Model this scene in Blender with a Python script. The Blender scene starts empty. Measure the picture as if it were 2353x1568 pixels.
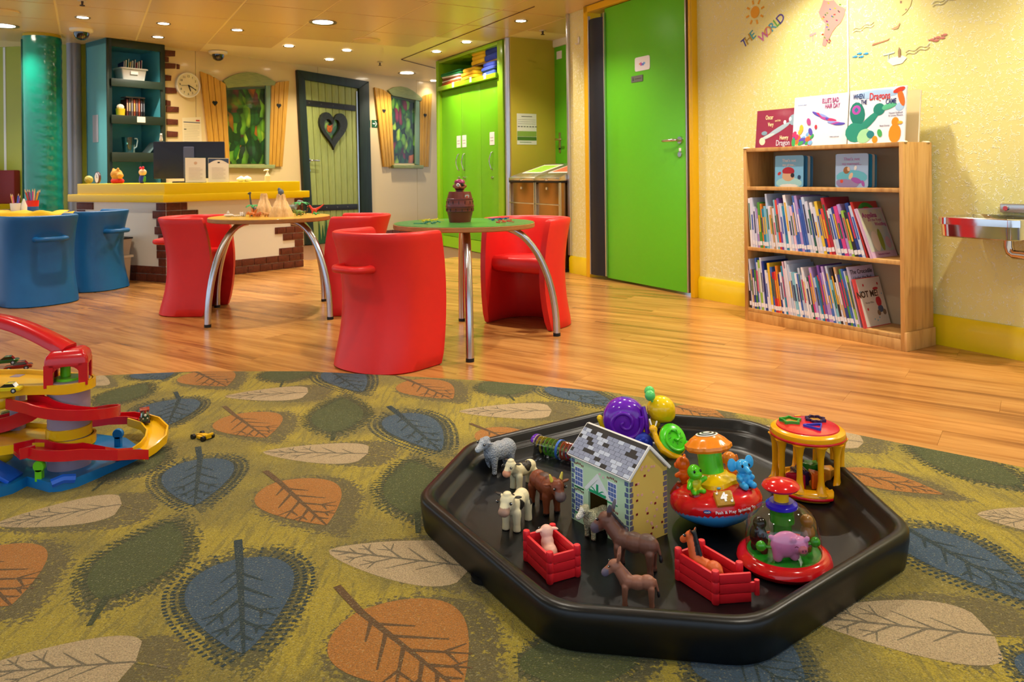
import bpy, bmesh, math, random
import numpy as np
from mathutils import Vector as V, Matrix as Mx, Euler
rnd = random.Random(7)
sc = bpy.context.scene
col = sc.collection
PI = math.pi
def lin(h):
    c = [int(h[i:i+2], 16)/255 for i in (0, 2, 4)]
    return [(x/12.92 if x <= .04045 else ((x+.055)/1.055)**2.4) for x in c]+[1]

# ---------------------------------------------------------------- camera
F, CX, CY, ROLL, EYE, CEIL = 1740., 1176.5, 399., math.radians(.6), .82, 2.13
cam = bpy.data.objects.new('camera', bpy.data.cameras.new('camera'))
col.objects.link(cam)
cam.matrix_world = Mx.Translation((0, 0, EYE)) @ Mx.Rotation(PI/2, 4, 'X') @ Mx.Rotation(-ROLL, 4, 'Z')
cam.data.sensor_width = 36
cam.data.lens = 36*F/2353
cam.data.shift_y = -(784-CY)/2353
cam.data.clip_start = .05
cam.data.dof.use_dof = True
cam.data.dof.focus_distance = 1.9
cam.data.dof.aperture_fstop = 11
sc.camera = cam
# ---------------------------------------------------------------- light
world = bpy.data.worlds.new('daylight'); sc.world = world
world.use_nodes = True
bg = world.node_tree.nodes['Background']
bg.inputs[0].default_value = (.70, .84, 1, 1)
bg.inputs[1].default_value = 1.05
sc.view_settings.view_transform = 'Standard'
sc.view_settings.look = 'None'
sc.view_settings.gamma = 1
sc.view_settings.use_curve_mapping = False
sc.view_settings.exposure = .35
DOWN_W, DOWN_COL = 50., (1, .91, .76)

cy = sc.cycles; cy.use_adaptive_sampling = True; cy.adaptive_threshold = .06; cy.adaptive_min_samples = 12
cy.max_bounces = 6; cy.diffuse_bounces = 2; cy.glossy_bounces = 2; cy.transmission_bounces = 4; cy.transparent_max_bounces = 12
cy.caustics_reflective = False; cy.caustics_refractive = False; cy.sample_clamp_indirect = 6

# ---------------------------------------------------------------- pixel <-> place
_r = V((math.cos(ROLL), 0, -math.sin(ROLL))); _u = V((math.sin(ROLL), 0, math.cos(ROLL)))
EYEP = V((0, 0, EYE))
def ray(x, y): return _r*((x-CX)/F)+_u*((CY-y)/F)+V((0, 1, 0))
def at(x, y, z=0.):
    d = ray(x, y); return EYEP+d*((z-EYE)/d.z)
def deep(x, y, d): return EYEP+ray(x, y)*d
def prj(p):
    v = V(p)-EYEP
    d = max(v.y, .01)
    return CX+F*v.dot(_r)/d, CY-F*v.dot(_u)/d
class Fr:      # a vertical plane: x along it (to the right as seen), y into it, z up
    def __init__(s, o, ang):
        s.o = V((o[0], o[1], 0)); s.a = ang
        s.X = V((math.cos(ang), math.sin(ang), 0)); s.Y = V((-math.sin(ang), math.cos(ang), 0))
    def px(s, x, y, off=0.):
        d = ray(x, y); p0 = s.o+s.Y*off
        t = (p0-EYEP).dot(s.Y)/d.dot(s.Y)
        p = EYEP+d*t
        return (p-s.o).dot(s.X), p.z
    def w(s, x, off=0., z=0.): return s.o+s.X*x+s.Y*off+V((0, 0, z))

# ---------------------------------------------------------------- materials
MATS = {}
def mat(key, h='808080', rough=.5, metal=0, nz=None, bump=None, coat=0, trans=0, emit=0, spec=.5, attr=0, ior=1.45, alpha=1, rnd_=None, sheen=0):
    if key in MATS: return MATS[key]
    m = bpy.data.materials.new(key); m.use_nodes = True
    nt = m.node_tree; N = nt.nodes; L = nt.links
    b = N['Principled BSDF']; I = b.inputs
    I['Base Color'].default_value = lin(h)
    I['Roughness'].default_value = rough; I['Metallic'].default_value = metal
    I['Specular IOR Level'].default_value = spec; I['IOR'].default_value = ior
    I['Coat Weight'].default_value = coat; I['Coat Roughness'].default_value = .08
    I['Transmission Weight'].default_value = trans; I['Alpha'].default_value = alpha
    I['Sheen Weight'].default_value = sheen
    if emit:
        I['Emission Color'].default_value = lin(h); I['Emission Strength'].default_value = emit
    tc = N.new('ShaderNodeTexCoord')
    src = None
    if attr:
        a = N.new('ShaderNodeAttribute'); a.attribute_name = 'Col'; src = a.outputs['Color']
        L.new(src, I['Base Color'])
    if nz:                     # (scale, second colour, amount, stretch xyz)
        mp = N.new('ShaderNodeMapping'); L.new(tc.outputs['Object'], mp.inputs[0])
        mp.inputs['Scale'].default_value = nz[3] if len(nz) > 3 else (1, 1, 1)
        n = N.new('ShaderNodeTexNoise'); n.inputs['Scale'].default_value = nz[0]; n.inputs['Detail'].default_value = 5
        L.new(mp.outputs[0], n.inputs['Vector'])
        rp = N.new('ShaderNodeMapRange'); rp.inputs['From Min'].default_value = .35; rp.inputs['From Max'].default_value = .65
        rp.inputs['To Max'].default_value = nz[2]
        L.new(n.outputs['Fac'], rp.inputs['Value'])
        mx = N.new('ShaderNodeMix'); mx.data_type = 'RGBA'
        mx.inputs['A'].default_value = lin(h); mx.inputs['B'].default_value = lin(nz[1])
        if src: L.new(src, mx.inputs['A'])
        L.new(rp.outputs[0], mx.inputs['Factor']); L.new(mx.outputs['Result'], I['Base Color'])
    if bump:                   # (scale, strength, kind, distance)
        if bump[2] == 'v':
            t = N.new('ShaderNodeTexVoronoi'); t.inputs['Scale'].default_value = bump[0]; o = t.outputs['Distance']
        else:
            t = N.new('ShaderNodeTexNoise'); t.inputs['Scale'].default_value = bump[0]; t.inputs['Detail'].default_value = 2; o = t.outputs['Fac']
            if bump[2] == 'w': t.inputs['Distortion'].default_value = 1.5
        L.new(tc.outputs['Object'], t.inputs['Vector'])
        bp = N.new('ShaderNodeBump'); bp.inputs['Strength'].default_value = bump[1]; bp.inputs['Distance'].default_value = bump[3] if len(bump) > 3 else .002
        L.new(o, bp.inputs['Height']); L.new(bp.outputs[0], I['Normal'])
    MATS[key] = m
    return m
def plastic(h, rough=.28): return mat('plastic_%s_%d' % (h, int(rough*100)), h, rough, coat=.25 if rough < .4 else 0)
def flat(h, rough=.6): return mat('paint_%s_%d' % (h, int(rough*100)), h, rough)
STEEL = lambda: mat('brushed_steel', 'C9C7C4', .22, 1, bump=(300, .05, 'n', .0005))
CHROME = lambda: mat('chrome', 'DDDDDF', .07, 1)

# ---------------------------------------------------------------- mesh builder
def roundpoly(pts, r, seg=4):
    out = []; n = len(pts)
    for i in range(n):
        a, b, c = V(pts[i-1]), V(pts[i]), V(pts[(i+1) % n])
        d1, d2 = (a-b), (c-b)
        l = min(r, d1.length*.49, d2.length*.49)
        p, q = b+d1.normalized()*l, b+d2.normalized()*l
        for k in range(seg+1):
            t = k/seg
            out.append(tuple(p*(1-t)**2+b*2*t*(1-t)+q*t*t))
    return out
def rrect(w, h, r, seg=4): return roundpoly([(-w/2, -h/2), (w/2, -h/2), (w/2, h/2), (-w/2, h/2)], r, seg)
def ellipse(a, b, n=24): return [(a*math.cos(2*PI*i/n), b*math.sin(2*PI*i/n)) for i in range(n)]
class MB:
    def __init__(s): s.v = []; s.f = []; s.mi = []; s.m = 0; s.T = None
    def add(s, vs, fs):
        o = len(s.v)
        if s.T is not None: vs = [s.T @ V(v) for v in vs]
        s.v += [tuple(v) for v in vs]; s.f += [[i+o for i in f] for f in fs]; s.mi += [s.m]*len(fs)
        return s
    def box(s, c, d, R=None):
        x, y, z = d[0]/2, d[1]/2, d[2]/2
        vs = [V((a*x, b*y, e*z)) for a in (-1, 1) for b in (-1, 1) for e in (-1, 1)]
        if R is not None: vs = [R @ v for v in vs]
        return s.add([v+V(c) for v in vs], [(0, 1, 3, 2), (4, 6, 7, 5), (0, 4, 5, 1), (2, 3, 7, 6), (0, 2, 6, 4), (1, 5, 7, 3)])
    def b2(s, p, q):
        return s.box([(a+b)/2 for a, b in zip(p, q)], [abs(a-b) for a, b in zip(p, q)])
    def loft(s, rings, cap=True, close=True, ring=False):
        n = len(rings[0]); vs = [v for r in rings for v in r]; fs = []
        m = len(rings)
        for i in range(m if ring else m-1):
            j = (i+1) % m
            for k in range(n if close else n-1):
                l = (k+1) % n
                fs.append((i*n+k, i*n+l, j*n+l, j*n+k))
        if cap and not ring:
            fs.append(tuple(range(n-1, -1, -1))); fs.append(tuple((m-1)*n+k for k in range(n)))
        return s.add(vs, fs)
    def prism(s, pts, z0, z1): return s.loft([[(x, y, z0) for x, y in pts], [(x, y, z1) for x, y in pts]])
    def slab(s, pts, y0, y1):            # polygon in x-z, thickness along y
        return s.loft([[(x, y1, z) for x, z in pts], [(x, y0, z) for x, z in pts]])
    def lathe(s, prof, n=24, c=(0, 0, 0), sx=1, sy=1, cap=True):
        return s.loft([[(c[0]+r*sx*math.cos(2*PI*k/n), c[1]+r*sy*math.sin(2*PI*k/n), c[2]+z) for k in range(n)] for r, z in prof], cap)
    def tube(s, path, rad, n=10, cap=True, flatz=1.):
        P = [V(p) for p in path]; R = rad if isinstance(rad, (list, tuple)) else [rad]*len(P)
        t = (P[1]-P[0]).normalized()
        a = t.orthogonal().normalized() if abs(t.z) > .9 else t.cross(V((0, 0, 1))).normalized()
        rings = []
        for i, p in enumerate(P):
            t = (P[min(i+1, len(P)-1)]-P[max(i-1, 0)]).normalized()
            a = (a-t*a.dot(t)).normalized(); b = t.cross(a)
            rings.append([p+a*(R[i]*math.cos(2*PI*k/n))+b*(R[i]*flatz*math.sin(2*PI*k/n)) for k in range(n)])
        return s.loft(rings, cap)
    def cyl(s, p, q, r0, r1=None, n=20): return s.tube([p, q], [r0, r0 if r1 is None else r1], n)
    def sph(s, c, r, n=16, R=None):
        r = (r, r, r) if not isinstance(r, (list, tuple)) else r
        rings = []
        m = max(6, n//2)
        for i in range(m+1):
            th = PI*i/m
            rings.append([V((r[0]*math.sin(th)*math.cos(2*PI*k/n), r[1]*math.sin(th)*math.sin(2*PI*k/n), -r[2]*math.cos(th))) for k in range(n)])
        if R is not None: rings = [[R @ v for v in q] for q in rings]
        return s.loft([[v+V(c) for v in q] for q in rings], False)
    def cap(s, a, b, ra, rb=None, n=12):   # capsule, tapered
        rb = ra if rb is None else rb
        s.sph(a, ra, n); s.sph(b, rb, n); return s.tube([a, b], [ra, rb], n)
    def strip(s, rows): return s.loft(rows, False, False)
    def mesh(s, name, smooth=40, bevel=0, seg=2, merge=1e-5):
        me = bpy.data.meshes.new(name); me.from_pydata(s.v, [], s.f)
        if any(s.mi): me.polygons.foreach_set('material_index', s.mi)
        bm = bmesh.new(); bm.from_mesh(me)
        if merge: bmesh.ops.remove_doubles(bm, verts=bm.verts, dist=merge)
        bmesh.ops.dissolve_degenerate(bm, dist=1e-7, edges=bm.edges)
        bmesh.ops.recalc_face_normals(bm, faces=bm.faces)
        if bevel:
            es = [e for e in bm.edges if len(e.link_faces) == 2 and e.calc_face_angle(0) > .6]
            bmesh.ops.bevel(bm, geom=es, offset=bevel, segments=seg, profile=.6, affect='EDGES', clamp_overlap=True)
        bm.to_mesh(me); bm.free()
        if smooth:
            me.polygons.foreach_set('use_smooth', [True]*len(me.polygons))
            me.set_sharp_from_angle(angle=math.radians(smooth))
        return me
    def build(s, name, m, parent=None, smooth=40, bevel=0, seg=2, label=None, loc=None, rot=None, merge=1e-5):
        me = s.mesh(name, smooth, bevel, seg, merge)
        return place(name, me, m, parent, label, loc, rot)
def place(name, me, m=None, parent=None, label=None, loc=None, rot=None):
    if m is not None and not len(me.materials):
        for q in (m if isinstance(m, (list, tuple)) else [m]): me.materials.append(q)
    o = bpy.data.objects.new(name, me); col.objects.link(o)
    if parent is not None: o.parent = parent
    if loc is not None: o.location = loc
    if rot is not None: o.rotation_euler = rot
    if label: o['label'] = label
    return o
def thing(name, label, cat, loc=(0, 0, 0), rz=0, group=None, rot=None):
    o = bpy.data.objects.new(name, None); col.objects.link(o)
    o.empty_display_size = .05
    o.location = loc; o.rotation_euler = rot if rot is not None else (0, 0, rz)
    o['label'] = label; o['category'] = cat
    if group: o['group'] = group
    return o
def tag(o, label, cat, group=None):
    o['label'] = label; o['category'] = cat
    if group: o['group'] = group
    return o
def struct(name):
    o = bpy.data.objects.new(name, None); col.objects.link(o); o['kind'] = 'structure'; o.empty_display_size = .05
    return o
def sobj(o): o['kind'] = 'structure'; return o
def copy_thing(src, loc, rz=0, label=None, group=None, recolor=None):
    r = src.copy(); col.objects.link(r); r.location = loc; r.rotation_euler = (0, 0, rz)
    if label: r['label'] = label
    if group: r['group'] = group
    for ch in src.children:
        c = ch.copy(); col.objects.link(c); c.parent = r
        for g in ch.children:
            d = g.copy(); col.objects.link(d); d.parent = c
    return r
TXT = {}
def text(s, size, m, parent, loc, rot=(PI/2, 0, 0), ext=.0004, name='lettering', align='CENTER', bold=0, shear=0, sx=1):
    k = (s, round(size, 4), align, bold, ext, shear, m.name)
    if k not in TXT:
        cu = bpy.data.curves.new('lettering', 'FONT'); cu.body = s; cu.size = size; cu.align_x = align; cu.align_y = 'CENTER'
        cu.extrude = ext; cu.offset = bold; cu.shear = shear; cu.resolution_u = 3
        t = bpy.data.objects.new('t', cu)
        me = bpy.data.meshes.new_from_object(t)
        bpy.data.objects.remove(t); bpy.data.curves.remove(cu)
        me.name = 'lettering'; me.materials.clear(); me.materials.append(m); TXT[k] = me
    o = place(name, TXT[k], None, parent, None, loc, rot)
    o.scale = (sx, 1, 1)
    return o
def blob(name, fill, voxel, m, parent, paint=None, smooth=6, label=None, loc=None, rot=None, disp=None):
    """one continuous body: shapes drawn by fill(MB) are fused by a voxel remesh and smoothed"""
    b = MB(); fill(b)
    me = bpy.data.meshes.new('tmp'); me.from_pydata(b.v, [], b.f)
    bm = bmesh.new(); bm.from_mesh(me); bmesh.ops.remove_doubles(bm, verts=bm.verts, dist=1e-6); bmesh.ops.recalc_face_normals(bm, faces=bm.faces); bm.to_mesh(me); bm.free()
    t = bpy.data.objects.new('tmp', me); col.objects.link(t)
    r = t.modifiers.new('r', 'REMESH'); r.mode = 'VOXEL'; r.voxel_size = voxel
    s = t.modifiers.new('s', 'SMOOTH'); s.factor = .5; s.iterations = smooth
    dg = bpy.context.evaluated_depsgraph_get()
    out = bpy.data.meshes.new_from_object(t.evaluated_get(dg))
    col.objects.unlink(t); bpy.data.objects.remove(t); bpy.data.meshes.remove(me)
    out.name = name; out.materials.clear()
    out.polygons.foreach_set('use_smooth', [True]*len(out.polygons))
    if paint:
        ca = out.color_attributes.new('Col', 'FLOAT_COLOR', 'POINT')
        cache = {}
        buf = []
        for v in out.vertices:
            h = paint(v.co.x, v.co.y, v.co.z)
            if h not in cache: cache[h] = lin(h)
            buf += cache[h]
        ca.data.foreach_set('color', buf)
    return place(name, out, m, parent, label, loc, rot)
ORD = ['first', 'second', 'third', 'fourth', 'fifth', 'sixth', 'seventh', 'eighth', 'ninth', 'tenth', 'eleventh', 'twelfth', 'thirteenth', 'fourteenth', 'fifteenth', 'sixteenth', 'seventeenth', 'eighteenth', 'nineteenth']
def nth(i):      # 0 -> first
    i += 1
    if i < 20: return ORD[i-1]
    t, u = divmod(i, 10)
    return {2: 'twent', 3: 'thirt', 4: 'fort', 5: 'fift', 6: 'sixt'}[t]+('ieth' if u == 0 else 'y-'+ORD[u-1])
def arc(c, r, a0, a1, n=12): return [(c[0]+r*math.cos(a0+(a1-a0)*k/n), c[1]+r*math.sin(a0+(a1-a0)*k/n)) for k in range(n+1)]
def heart(s, n=28):
    return [(s*16*math.sin(t)**3/32, s*(13*math.cos(t)-5*math.cos(2*t)-2*math.cos(3*t)-math.cos(4*t))/32) for t in [2*PI*i/n for i in range(n)]]
# ================================================================ STRUCTURE
WR = Fr((1.684, 4.06), math.radians(-60.6))
WB = Fr((-3.472, 7.615), math.radians(53.2))
WL = Fr((-4.125, 7.40), math.radians(-8.4))
def inview(pts, m=30):
    q = [prj(p) for p in pts if p[1] > .3]
    if not q: return False
    return max(a[0] for a in q) > -m and min(a[0] for a in q) < 2353+m and max(a[1] for a in q) > -m and min(a[1] for a in q) < 1568+m

# ---- wooden floor, plank by plank
def wood(key, a, b, c, rough=.3, scale=(1.2, 16, 16), coat=0, ring=1.):
    if key in MATS: return MATS[key]
    m = bpy.data.materials.new(key); m.use_nodes = True; N = m.node_tree.nodes; L = m.node_tree.links
    B = N['Principled BSDF']; B.inputs['Roughness'].default_value = rough; B.inputs['Coat Weight'].default_value = coat; B.inputs['Coat Roughness'].default_value = .15
    tc = N.new('ShaderNodeTexCoord'); oi = N.new('ShaderNodeObjectInfo')
    ad = N.new('ShaderNodeVectorMath'); ad.operation = 'MULTIPLY_ADD'
    ad.inputs[1].default_value = (1, 1, 1)
    cm = N.new('ShaderNodeCombineXYZ'); mu = N.new('ShaderNodeMath'); mu.operation = 'MULTIPLY'; mu.inputs[1].default_value = 37
    L.new(oi.outputs['Random'], mu.inputs[0])
    for k in range(3): L.new(mu.outputs[0], cm.inputs[k])
    L.new(tc.outputs['Object'], ad.inputs[0]); L.new(cm.outputs[0], ad.inputs[2])
    mp = N.new('ShaderNodeMapping'); mp.inputs['Scale'].default_value = scale; L.new(ad.outputs[0], mp.inputs[0])
    n1 = N.new('ShaderNodeTexNoise'); n1.inputs['Scale'].default_value = 1.4*ring; n1.inputs['Detail'].default_value = 6; n1.inputs['Distortion'].default_value = .8
    n2 = N.new('ShaderNodeTexNoise'); n2.inputs['Scale'].default_value = 7*ring; n2.inputs['Detail'].default_value = 4
    L.new(mp.outputs[0], n1.inputs['Vector']); L.new(mp.outputs[0], n2.inputs['Vector'])
    r = N.new('ShaderNodeValToRGB'); e = r.color_ramp.elements
    e[0].position = .28; e[0].color = lin(c); e[1].position = .74; e[1].color = lin(a)
    k = e.new(.47); k.color = lin(b)
    L.new(n1.outputs['Fac'], r.inputs[0])
    mx = N.new('ShaderNodeMix'); mx.data_type = 'RGBA'; mx.blend_type = 'MULTIPLY'
    rp = N.new('ShaderNodeValToRGB'); rp.color_ramp.elements[0].position = .38; rp.color_ramp.elements[0].color = (.72, .62, .5, 1); rp.color_ramp.elements[1].position = .52; rp.color_ramp.elements[1].color = (1, 1, 1, 1)
    L.new(n2.outputs['Fac'], rp.inputs[0]); mx.inputs['Factor'].default_value = .6
    L.new(r.outputs[0], mx.inputs['A']); L.new(rp.outputs[0], mx.inputs['B'])
    hv = N.new('ShaderNodeHueSaturation')
    mr = N.new('ShaderNodeMapRange'); mr.inputs['To Min'].default_value = .88; mr.inputs['To Max'].default_value = 1.1
    L.new(oi.outputs['Random'], mr.inputs['Value']); L.new(mr.outputs[0], hv.inputs['Value']); L.new(mx.outputs['Result'], hv.inputs['Color'])
    L.new(hv.outputs[0], B.inputs['Base Color'])
    MATS[key] = m
    return m
FLOORM = wood('floor_wood', 'CF9653', 'BE8344', '8A562A', .24, (.7, 8, 8), ring=.9)
EDGE = [(-4.2, 2.2), (-3.2, 2.65), (-2.5, 2.93), (-1.754, 3.11), (-1.322, 3.168), (-.871, 3.15), (-.442, 3.059), (-.14, 2.984), (.352, 2.807), (.756, 2.541), (1.033, 2.343), (1.383, 2.058), (2.0, 1.45), (2.6, .6)]
def edge_y(x):
    for (a, b), (c, d) in zip(EDGE, EDGE[1:]):
        if a <= x <= c: return b+(d-b)*(x-a)/(c-a)
    return -9
floor = struct('floor')
MB().b2((-7, -3, -.03), (4, 12, -.0062)).build('subfloor', flat('6A4424'), floor)
PA = math.radians(145); PX = V((math.cos(PA), math.sin(PA), 0)); PY = V((-math.sin(PA), math.cos(PA), 0))
PL, PW = 1.25, .155
pm = MB().box((0, 0, -.003), (PL-.0006, PW-.0006, .006)).mesh('plank')
for j in range(-75, 60):
    for i in range(-14, 12):
        c = PX*(i*PL+(j*.37 % 1)*PL)+PY*(j*PW)
        cs = [c+PX*a*PL/2+PY*b*PW/2 for a in (-1, 0, 1) for b in (-1, 1)]
        if c.y < .8 or c.y > 11 or not inview(cs, 420): continue
        if all(edge_y(p.x) > p.y+.05 for p in cs): continue
        if (c-WR.o).dot(WR.Y) > .9 or (c-WB.o).dot(WB.Y) > .8 or (c-WL.o).dot(WL.Y) > .4: continue
        place('plank', pm, FLOORM, floor, None, c, (0, 0, PA))

# ---- carpet with printed leaves
def carpet_mat():
    m = bpy.data.materials.new('carpet'); m.use_nodes = True; N = m.node_tree.nodes; L = m.node_tree.links
    B = N['Principled BSDF']; B.inputs['Roughness'].default_value = .95; B.inputs['Specular IOR Level'].default_value = .1
    B.inputs['Sheen Weight'].default_value = .15
    tc = N.new('ShaderNodeTexCoord')
    def noise(s, d=3, v=None):
        n = N.new('ShaderNodeTexNoise'); n.inputs['Scale'].default_value = s; n.inputs['Detail'].default_value = d
        L.new(v or tc.outputs['Object'], n.inputs['Vector']); return n.outputs['Fac']
    def rng(x, a, b, c=0, d=1):
        r = N.new('ShaderNodeMapRange'); r.interpolation_type = 'SMOOTHSTEP'
        for k, q in zip(('From Min', 'From Max', 'To Min', 'To Max'), (a, b, c, d)): r.inputs[k].default_value = q
        L.new(x, r.inputs['Value']); return r.outputs[0]
    def mix(f, A, Bc, bt='MIX'):
        x = N.new('ShaderNodeMix'); x.data_type = 'RGBA'; x.blend_type = bt
        L.new(f, x.inputs['Factor']) if not isinstance(f, float) else setattr(x.inputs['Factor'], 'default_value', f)
        for k, q in (('A', A), ('B', Bc)):
            if isinstance(q, str): x.inputs[k].default_value = lin(q)
            else: L.new(q, x.inputs[k])
        return x.outputs['Result']
    mp = N.new('ShaderNodeMapping'); mp.inputs['Scale'].default_value = (70, 9, 1); mp.inputs['Rotation'].default_value = (0, 0, .7); L.new(tc.outputs['Object'], mp.inputs[0])
    st = noise(1, 2, mp.outputs[0])
    g = mix(rng(noise(3.2, 2), .40, .62), 'B09A2E', '8C7C34')
    g = mix(rng(st, .52, .62, 0, .55), g, '7C7036')
    a = N.new('ShaderNodeAttribute'); a.attribute_name = 'Col'
    sp = N.new('ShaderNodeMath'); sp.operation = 'ADD'
    L.new(a.outputs['Alpha'], sp.inputs[0]); L.new(rng(noise(120, 2), .2, .8, -.5, .5), sp.inputs[1])
    g = mix(rng(sp.outputs[0], .40, .60), g, a.outputs['Color'])
    g = mix(rng(noise(420, 2), .35, .7, 0, .5), g, '3A3620')
    g = mix(rng(noise(260, 1), .60, .75, 0, .22), g, 'E8DCA0')
    L.new(g, B.inputs['Base Color'])
    bp = N.new('ShaderNodeBump'); bp.inputs['Strength'].default_value = .9; bp.inputs['Distance'].default_value = .004
    L.new(noise(330, 2), bp.inputs['Height']); L.new(bp.outputs[0], B.inputs['Normal'])
    return m
CARP = carpet_mat()
carpet = thing('carpet', 'olive yellow carpet printed with blue, orange, green and cream leaves', 'carpet')
CT = .006
poly = EDGE+[(2.6, -2.5), (-4.2, -2.5)]
def setcol(me, cols):
    ca = me.color_attributes.new('Col', 'FLOAT_COLOR', 'POINT'); ca.data.foreach_set('color', [q for c in cols for q in c])
cm_ = MB().prism(poly, 0, CT).mesh('pile', 30)
setcol(cm_, [(0, 0, 0, 0)]*len(cm_.vertices))
place('pile', cm_, CARP, carpet)
LEAFN = [0]
KIND = {'b': ('3E5468', '22363C', .62), 'o': ('B5742C', '6A4A26', .68), 'g': ('4E5426', '3C4220', .85), 'w': ('BEA47C', '7A6C54', .5)}
def leaf(kind, base, tip, wpx, stem=None, asym=0., halo=(.03, -.02)):
    """base/tip/stem in picture pixels on the floor, wpx = full width in metres"""
    i = LEAFN[0]; LEAFN[0] += 1
    c1, c2, pw = KIND[kind]
    b, t = at(*base).xy, at(*tip).xy
    ax = t-b; Lg = ax.length; ax = ax/Lg; nr = V((-ax.y, ax.x))
    n = 26
    def prof(u): return math.sin(PI*min(1, max(0, u))**pw)**(.62 if kind == 'w' else .8 if kind == 'b' else .9)
    left, right = [], []
    for k in range(n+1):
        u = k/n; w = wpx/2*prof(u)
        left.append((b+ax*Lg*u+nr*w*(1+asym))); right.append((b+ax*Lg*u-nr*w*(1-asym)))
    out = left+right[-2:0:-1]
    cen = b+ax*Lg*.45
    vs, fs, cs = [], [], []
    def put(pts, z, c, fade):
        o = len(vs)
        for p in pts: vs.append((p[0], min(p[1], edge_y(p[0])-.001) if p[0] < 2.5 else p[1], z)); cs.append(tuple(lin(c)[:3])+(fade,))
        return o
    z0 = CT+.00008+i*.000006
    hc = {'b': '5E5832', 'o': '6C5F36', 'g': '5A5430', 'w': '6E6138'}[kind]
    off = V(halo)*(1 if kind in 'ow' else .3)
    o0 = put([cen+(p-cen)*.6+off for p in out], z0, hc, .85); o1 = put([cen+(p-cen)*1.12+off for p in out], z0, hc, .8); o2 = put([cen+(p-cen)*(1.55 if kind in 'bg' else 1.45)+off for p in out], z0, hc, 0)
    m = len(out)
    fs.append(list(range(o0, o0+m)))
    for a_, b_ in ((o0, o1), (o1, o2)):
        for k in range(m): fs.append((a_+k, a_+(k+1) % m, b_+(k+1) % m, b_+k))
    z1, z2, z3 = CT+.0005, CT+.00065, CT+.0008
    zc = [0]
    def stroke(p, q, w0, w1, c, z, fade=1.):
        zc[0] += 1; z += zc[0] % 60*.000004
        p, q = V(p), V(q); d = (q-p)
        if d.length < 1e-6: return
        s = V((-d.y, d.x)).normalized()
        o = put([p+s*w0, p-s*w0, q-s*w1, q+s*w1], z, c, fade); fs.append((o, o+1, o+2, o+3))
    # fringe of short dashes round the leaf
    m2 = int((Lg*2+wpx*1.5)/(.0155 if kind == 'b' else .018))
    for k in range(m2):
        f = k/m2*m; a_, b_ = out[int(f) % m], out[(int(f)+1) % m]
        p = a_.lerp(b_, f-int(f)); d = (b_-a_)
        if d.length < 1e-6: continue
        nn = V((d.y, -d.x)).normalized()
        if nn.dot(p-cen) < 0: nn = -nn
        nn = (nn+ax*(-.25)).normalized()
        sc_ = Lg/.33
        if kind == 'b':
            for a0, a1 in ((.0, .010), (.0165, .0255), (.032, .040)): stroke(p+nn*a0*sc_, p+nn*a1*sc_, .0032*sc_, .0026*sc_, c2, z1, .95)
        elif kind == 'g':
            for a0, a1, fd in ((-.01, .016, 1), (.016, .034, .62)): stroke(p+nn*a0*sc_, p+nn*a1*sc_, .004*sc_, .0024*sc_, c2, z1, fd)
    o = put(out, z2, c1, 1.0 if kind != 'g' else .96); fs.append(list(range(o, o+m)))
    # veins
    vc = c2; vw = .006*Lg/.3*(.62 if kind == 'w' else 1)
    s0 = at(*stem).xy if stem else b-ax*Lg*.12
    if kind == 'g':
        stroke(s0, b+ax*Lg*.05, vw*.8, vw*1.1, vc, z3)
    else:
        stroke(s0, b+ax*Lg*.02, vw*1.3 if kind != 'w' else vw*.5, vw*1.2 if kind != 'w' else vw*.6, vc, z3, 1 if kind != 'w' else .55)
        stroke(b+ax*Lg*.02, b+ax*Lg*(1.0 if kind != 'w' else .98), vw*1.2 if kind != 'w' else vw*.7, vw*.4 if kind != 'w' else vw*.8, vc, z3)
        for u, ln, tw in ((.14, .5, 0), (.3, .62, 0), (.48, .72, 1), (.66, .7, 1), (.8, .5, 0)):
            for sd in (-1, 1):
                uu = u+(.05 if sd > 0 else 0)
                dr = (ax*.75+nr*sd*.66) if kind != 'w' else (ax*.8+nr*sd*.6)
                ll = wpx/2*prof(uu)*ln*1.35
                p = b+ax*Lg*uu; q = p+dr*ll
                stroke(p, q, vw*.75, vw*.3, vc, z3)
                if tw: stroke(p.lerp(q, .55), p.lerp(q, .55)+(ax*.2+nr*sd*.98)*ll*.4, vw*.6, vw*.25, vc, z3); stroke(p.lerp(q, .6), p.lerp(q, .6)+(ax*.98-nr*sd*.1)*ll*.35, vw*.6, vw*.25, vc, z3)
    me = bpy.data.meshes.new('leaf_motif'); me.from_pydata(vs, [], fs); setcol(me, cs)
    bm = bmesh.new(); bm.from_mesh(me)
    for f_ in bm.faces:
        f_.normal_update()
        if f_.normal.z < 0: f_.normal_flip()
    bm.to_mesh(me); bm.free()
    place('leaf_motif', me, CARP, carpet)
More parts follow.
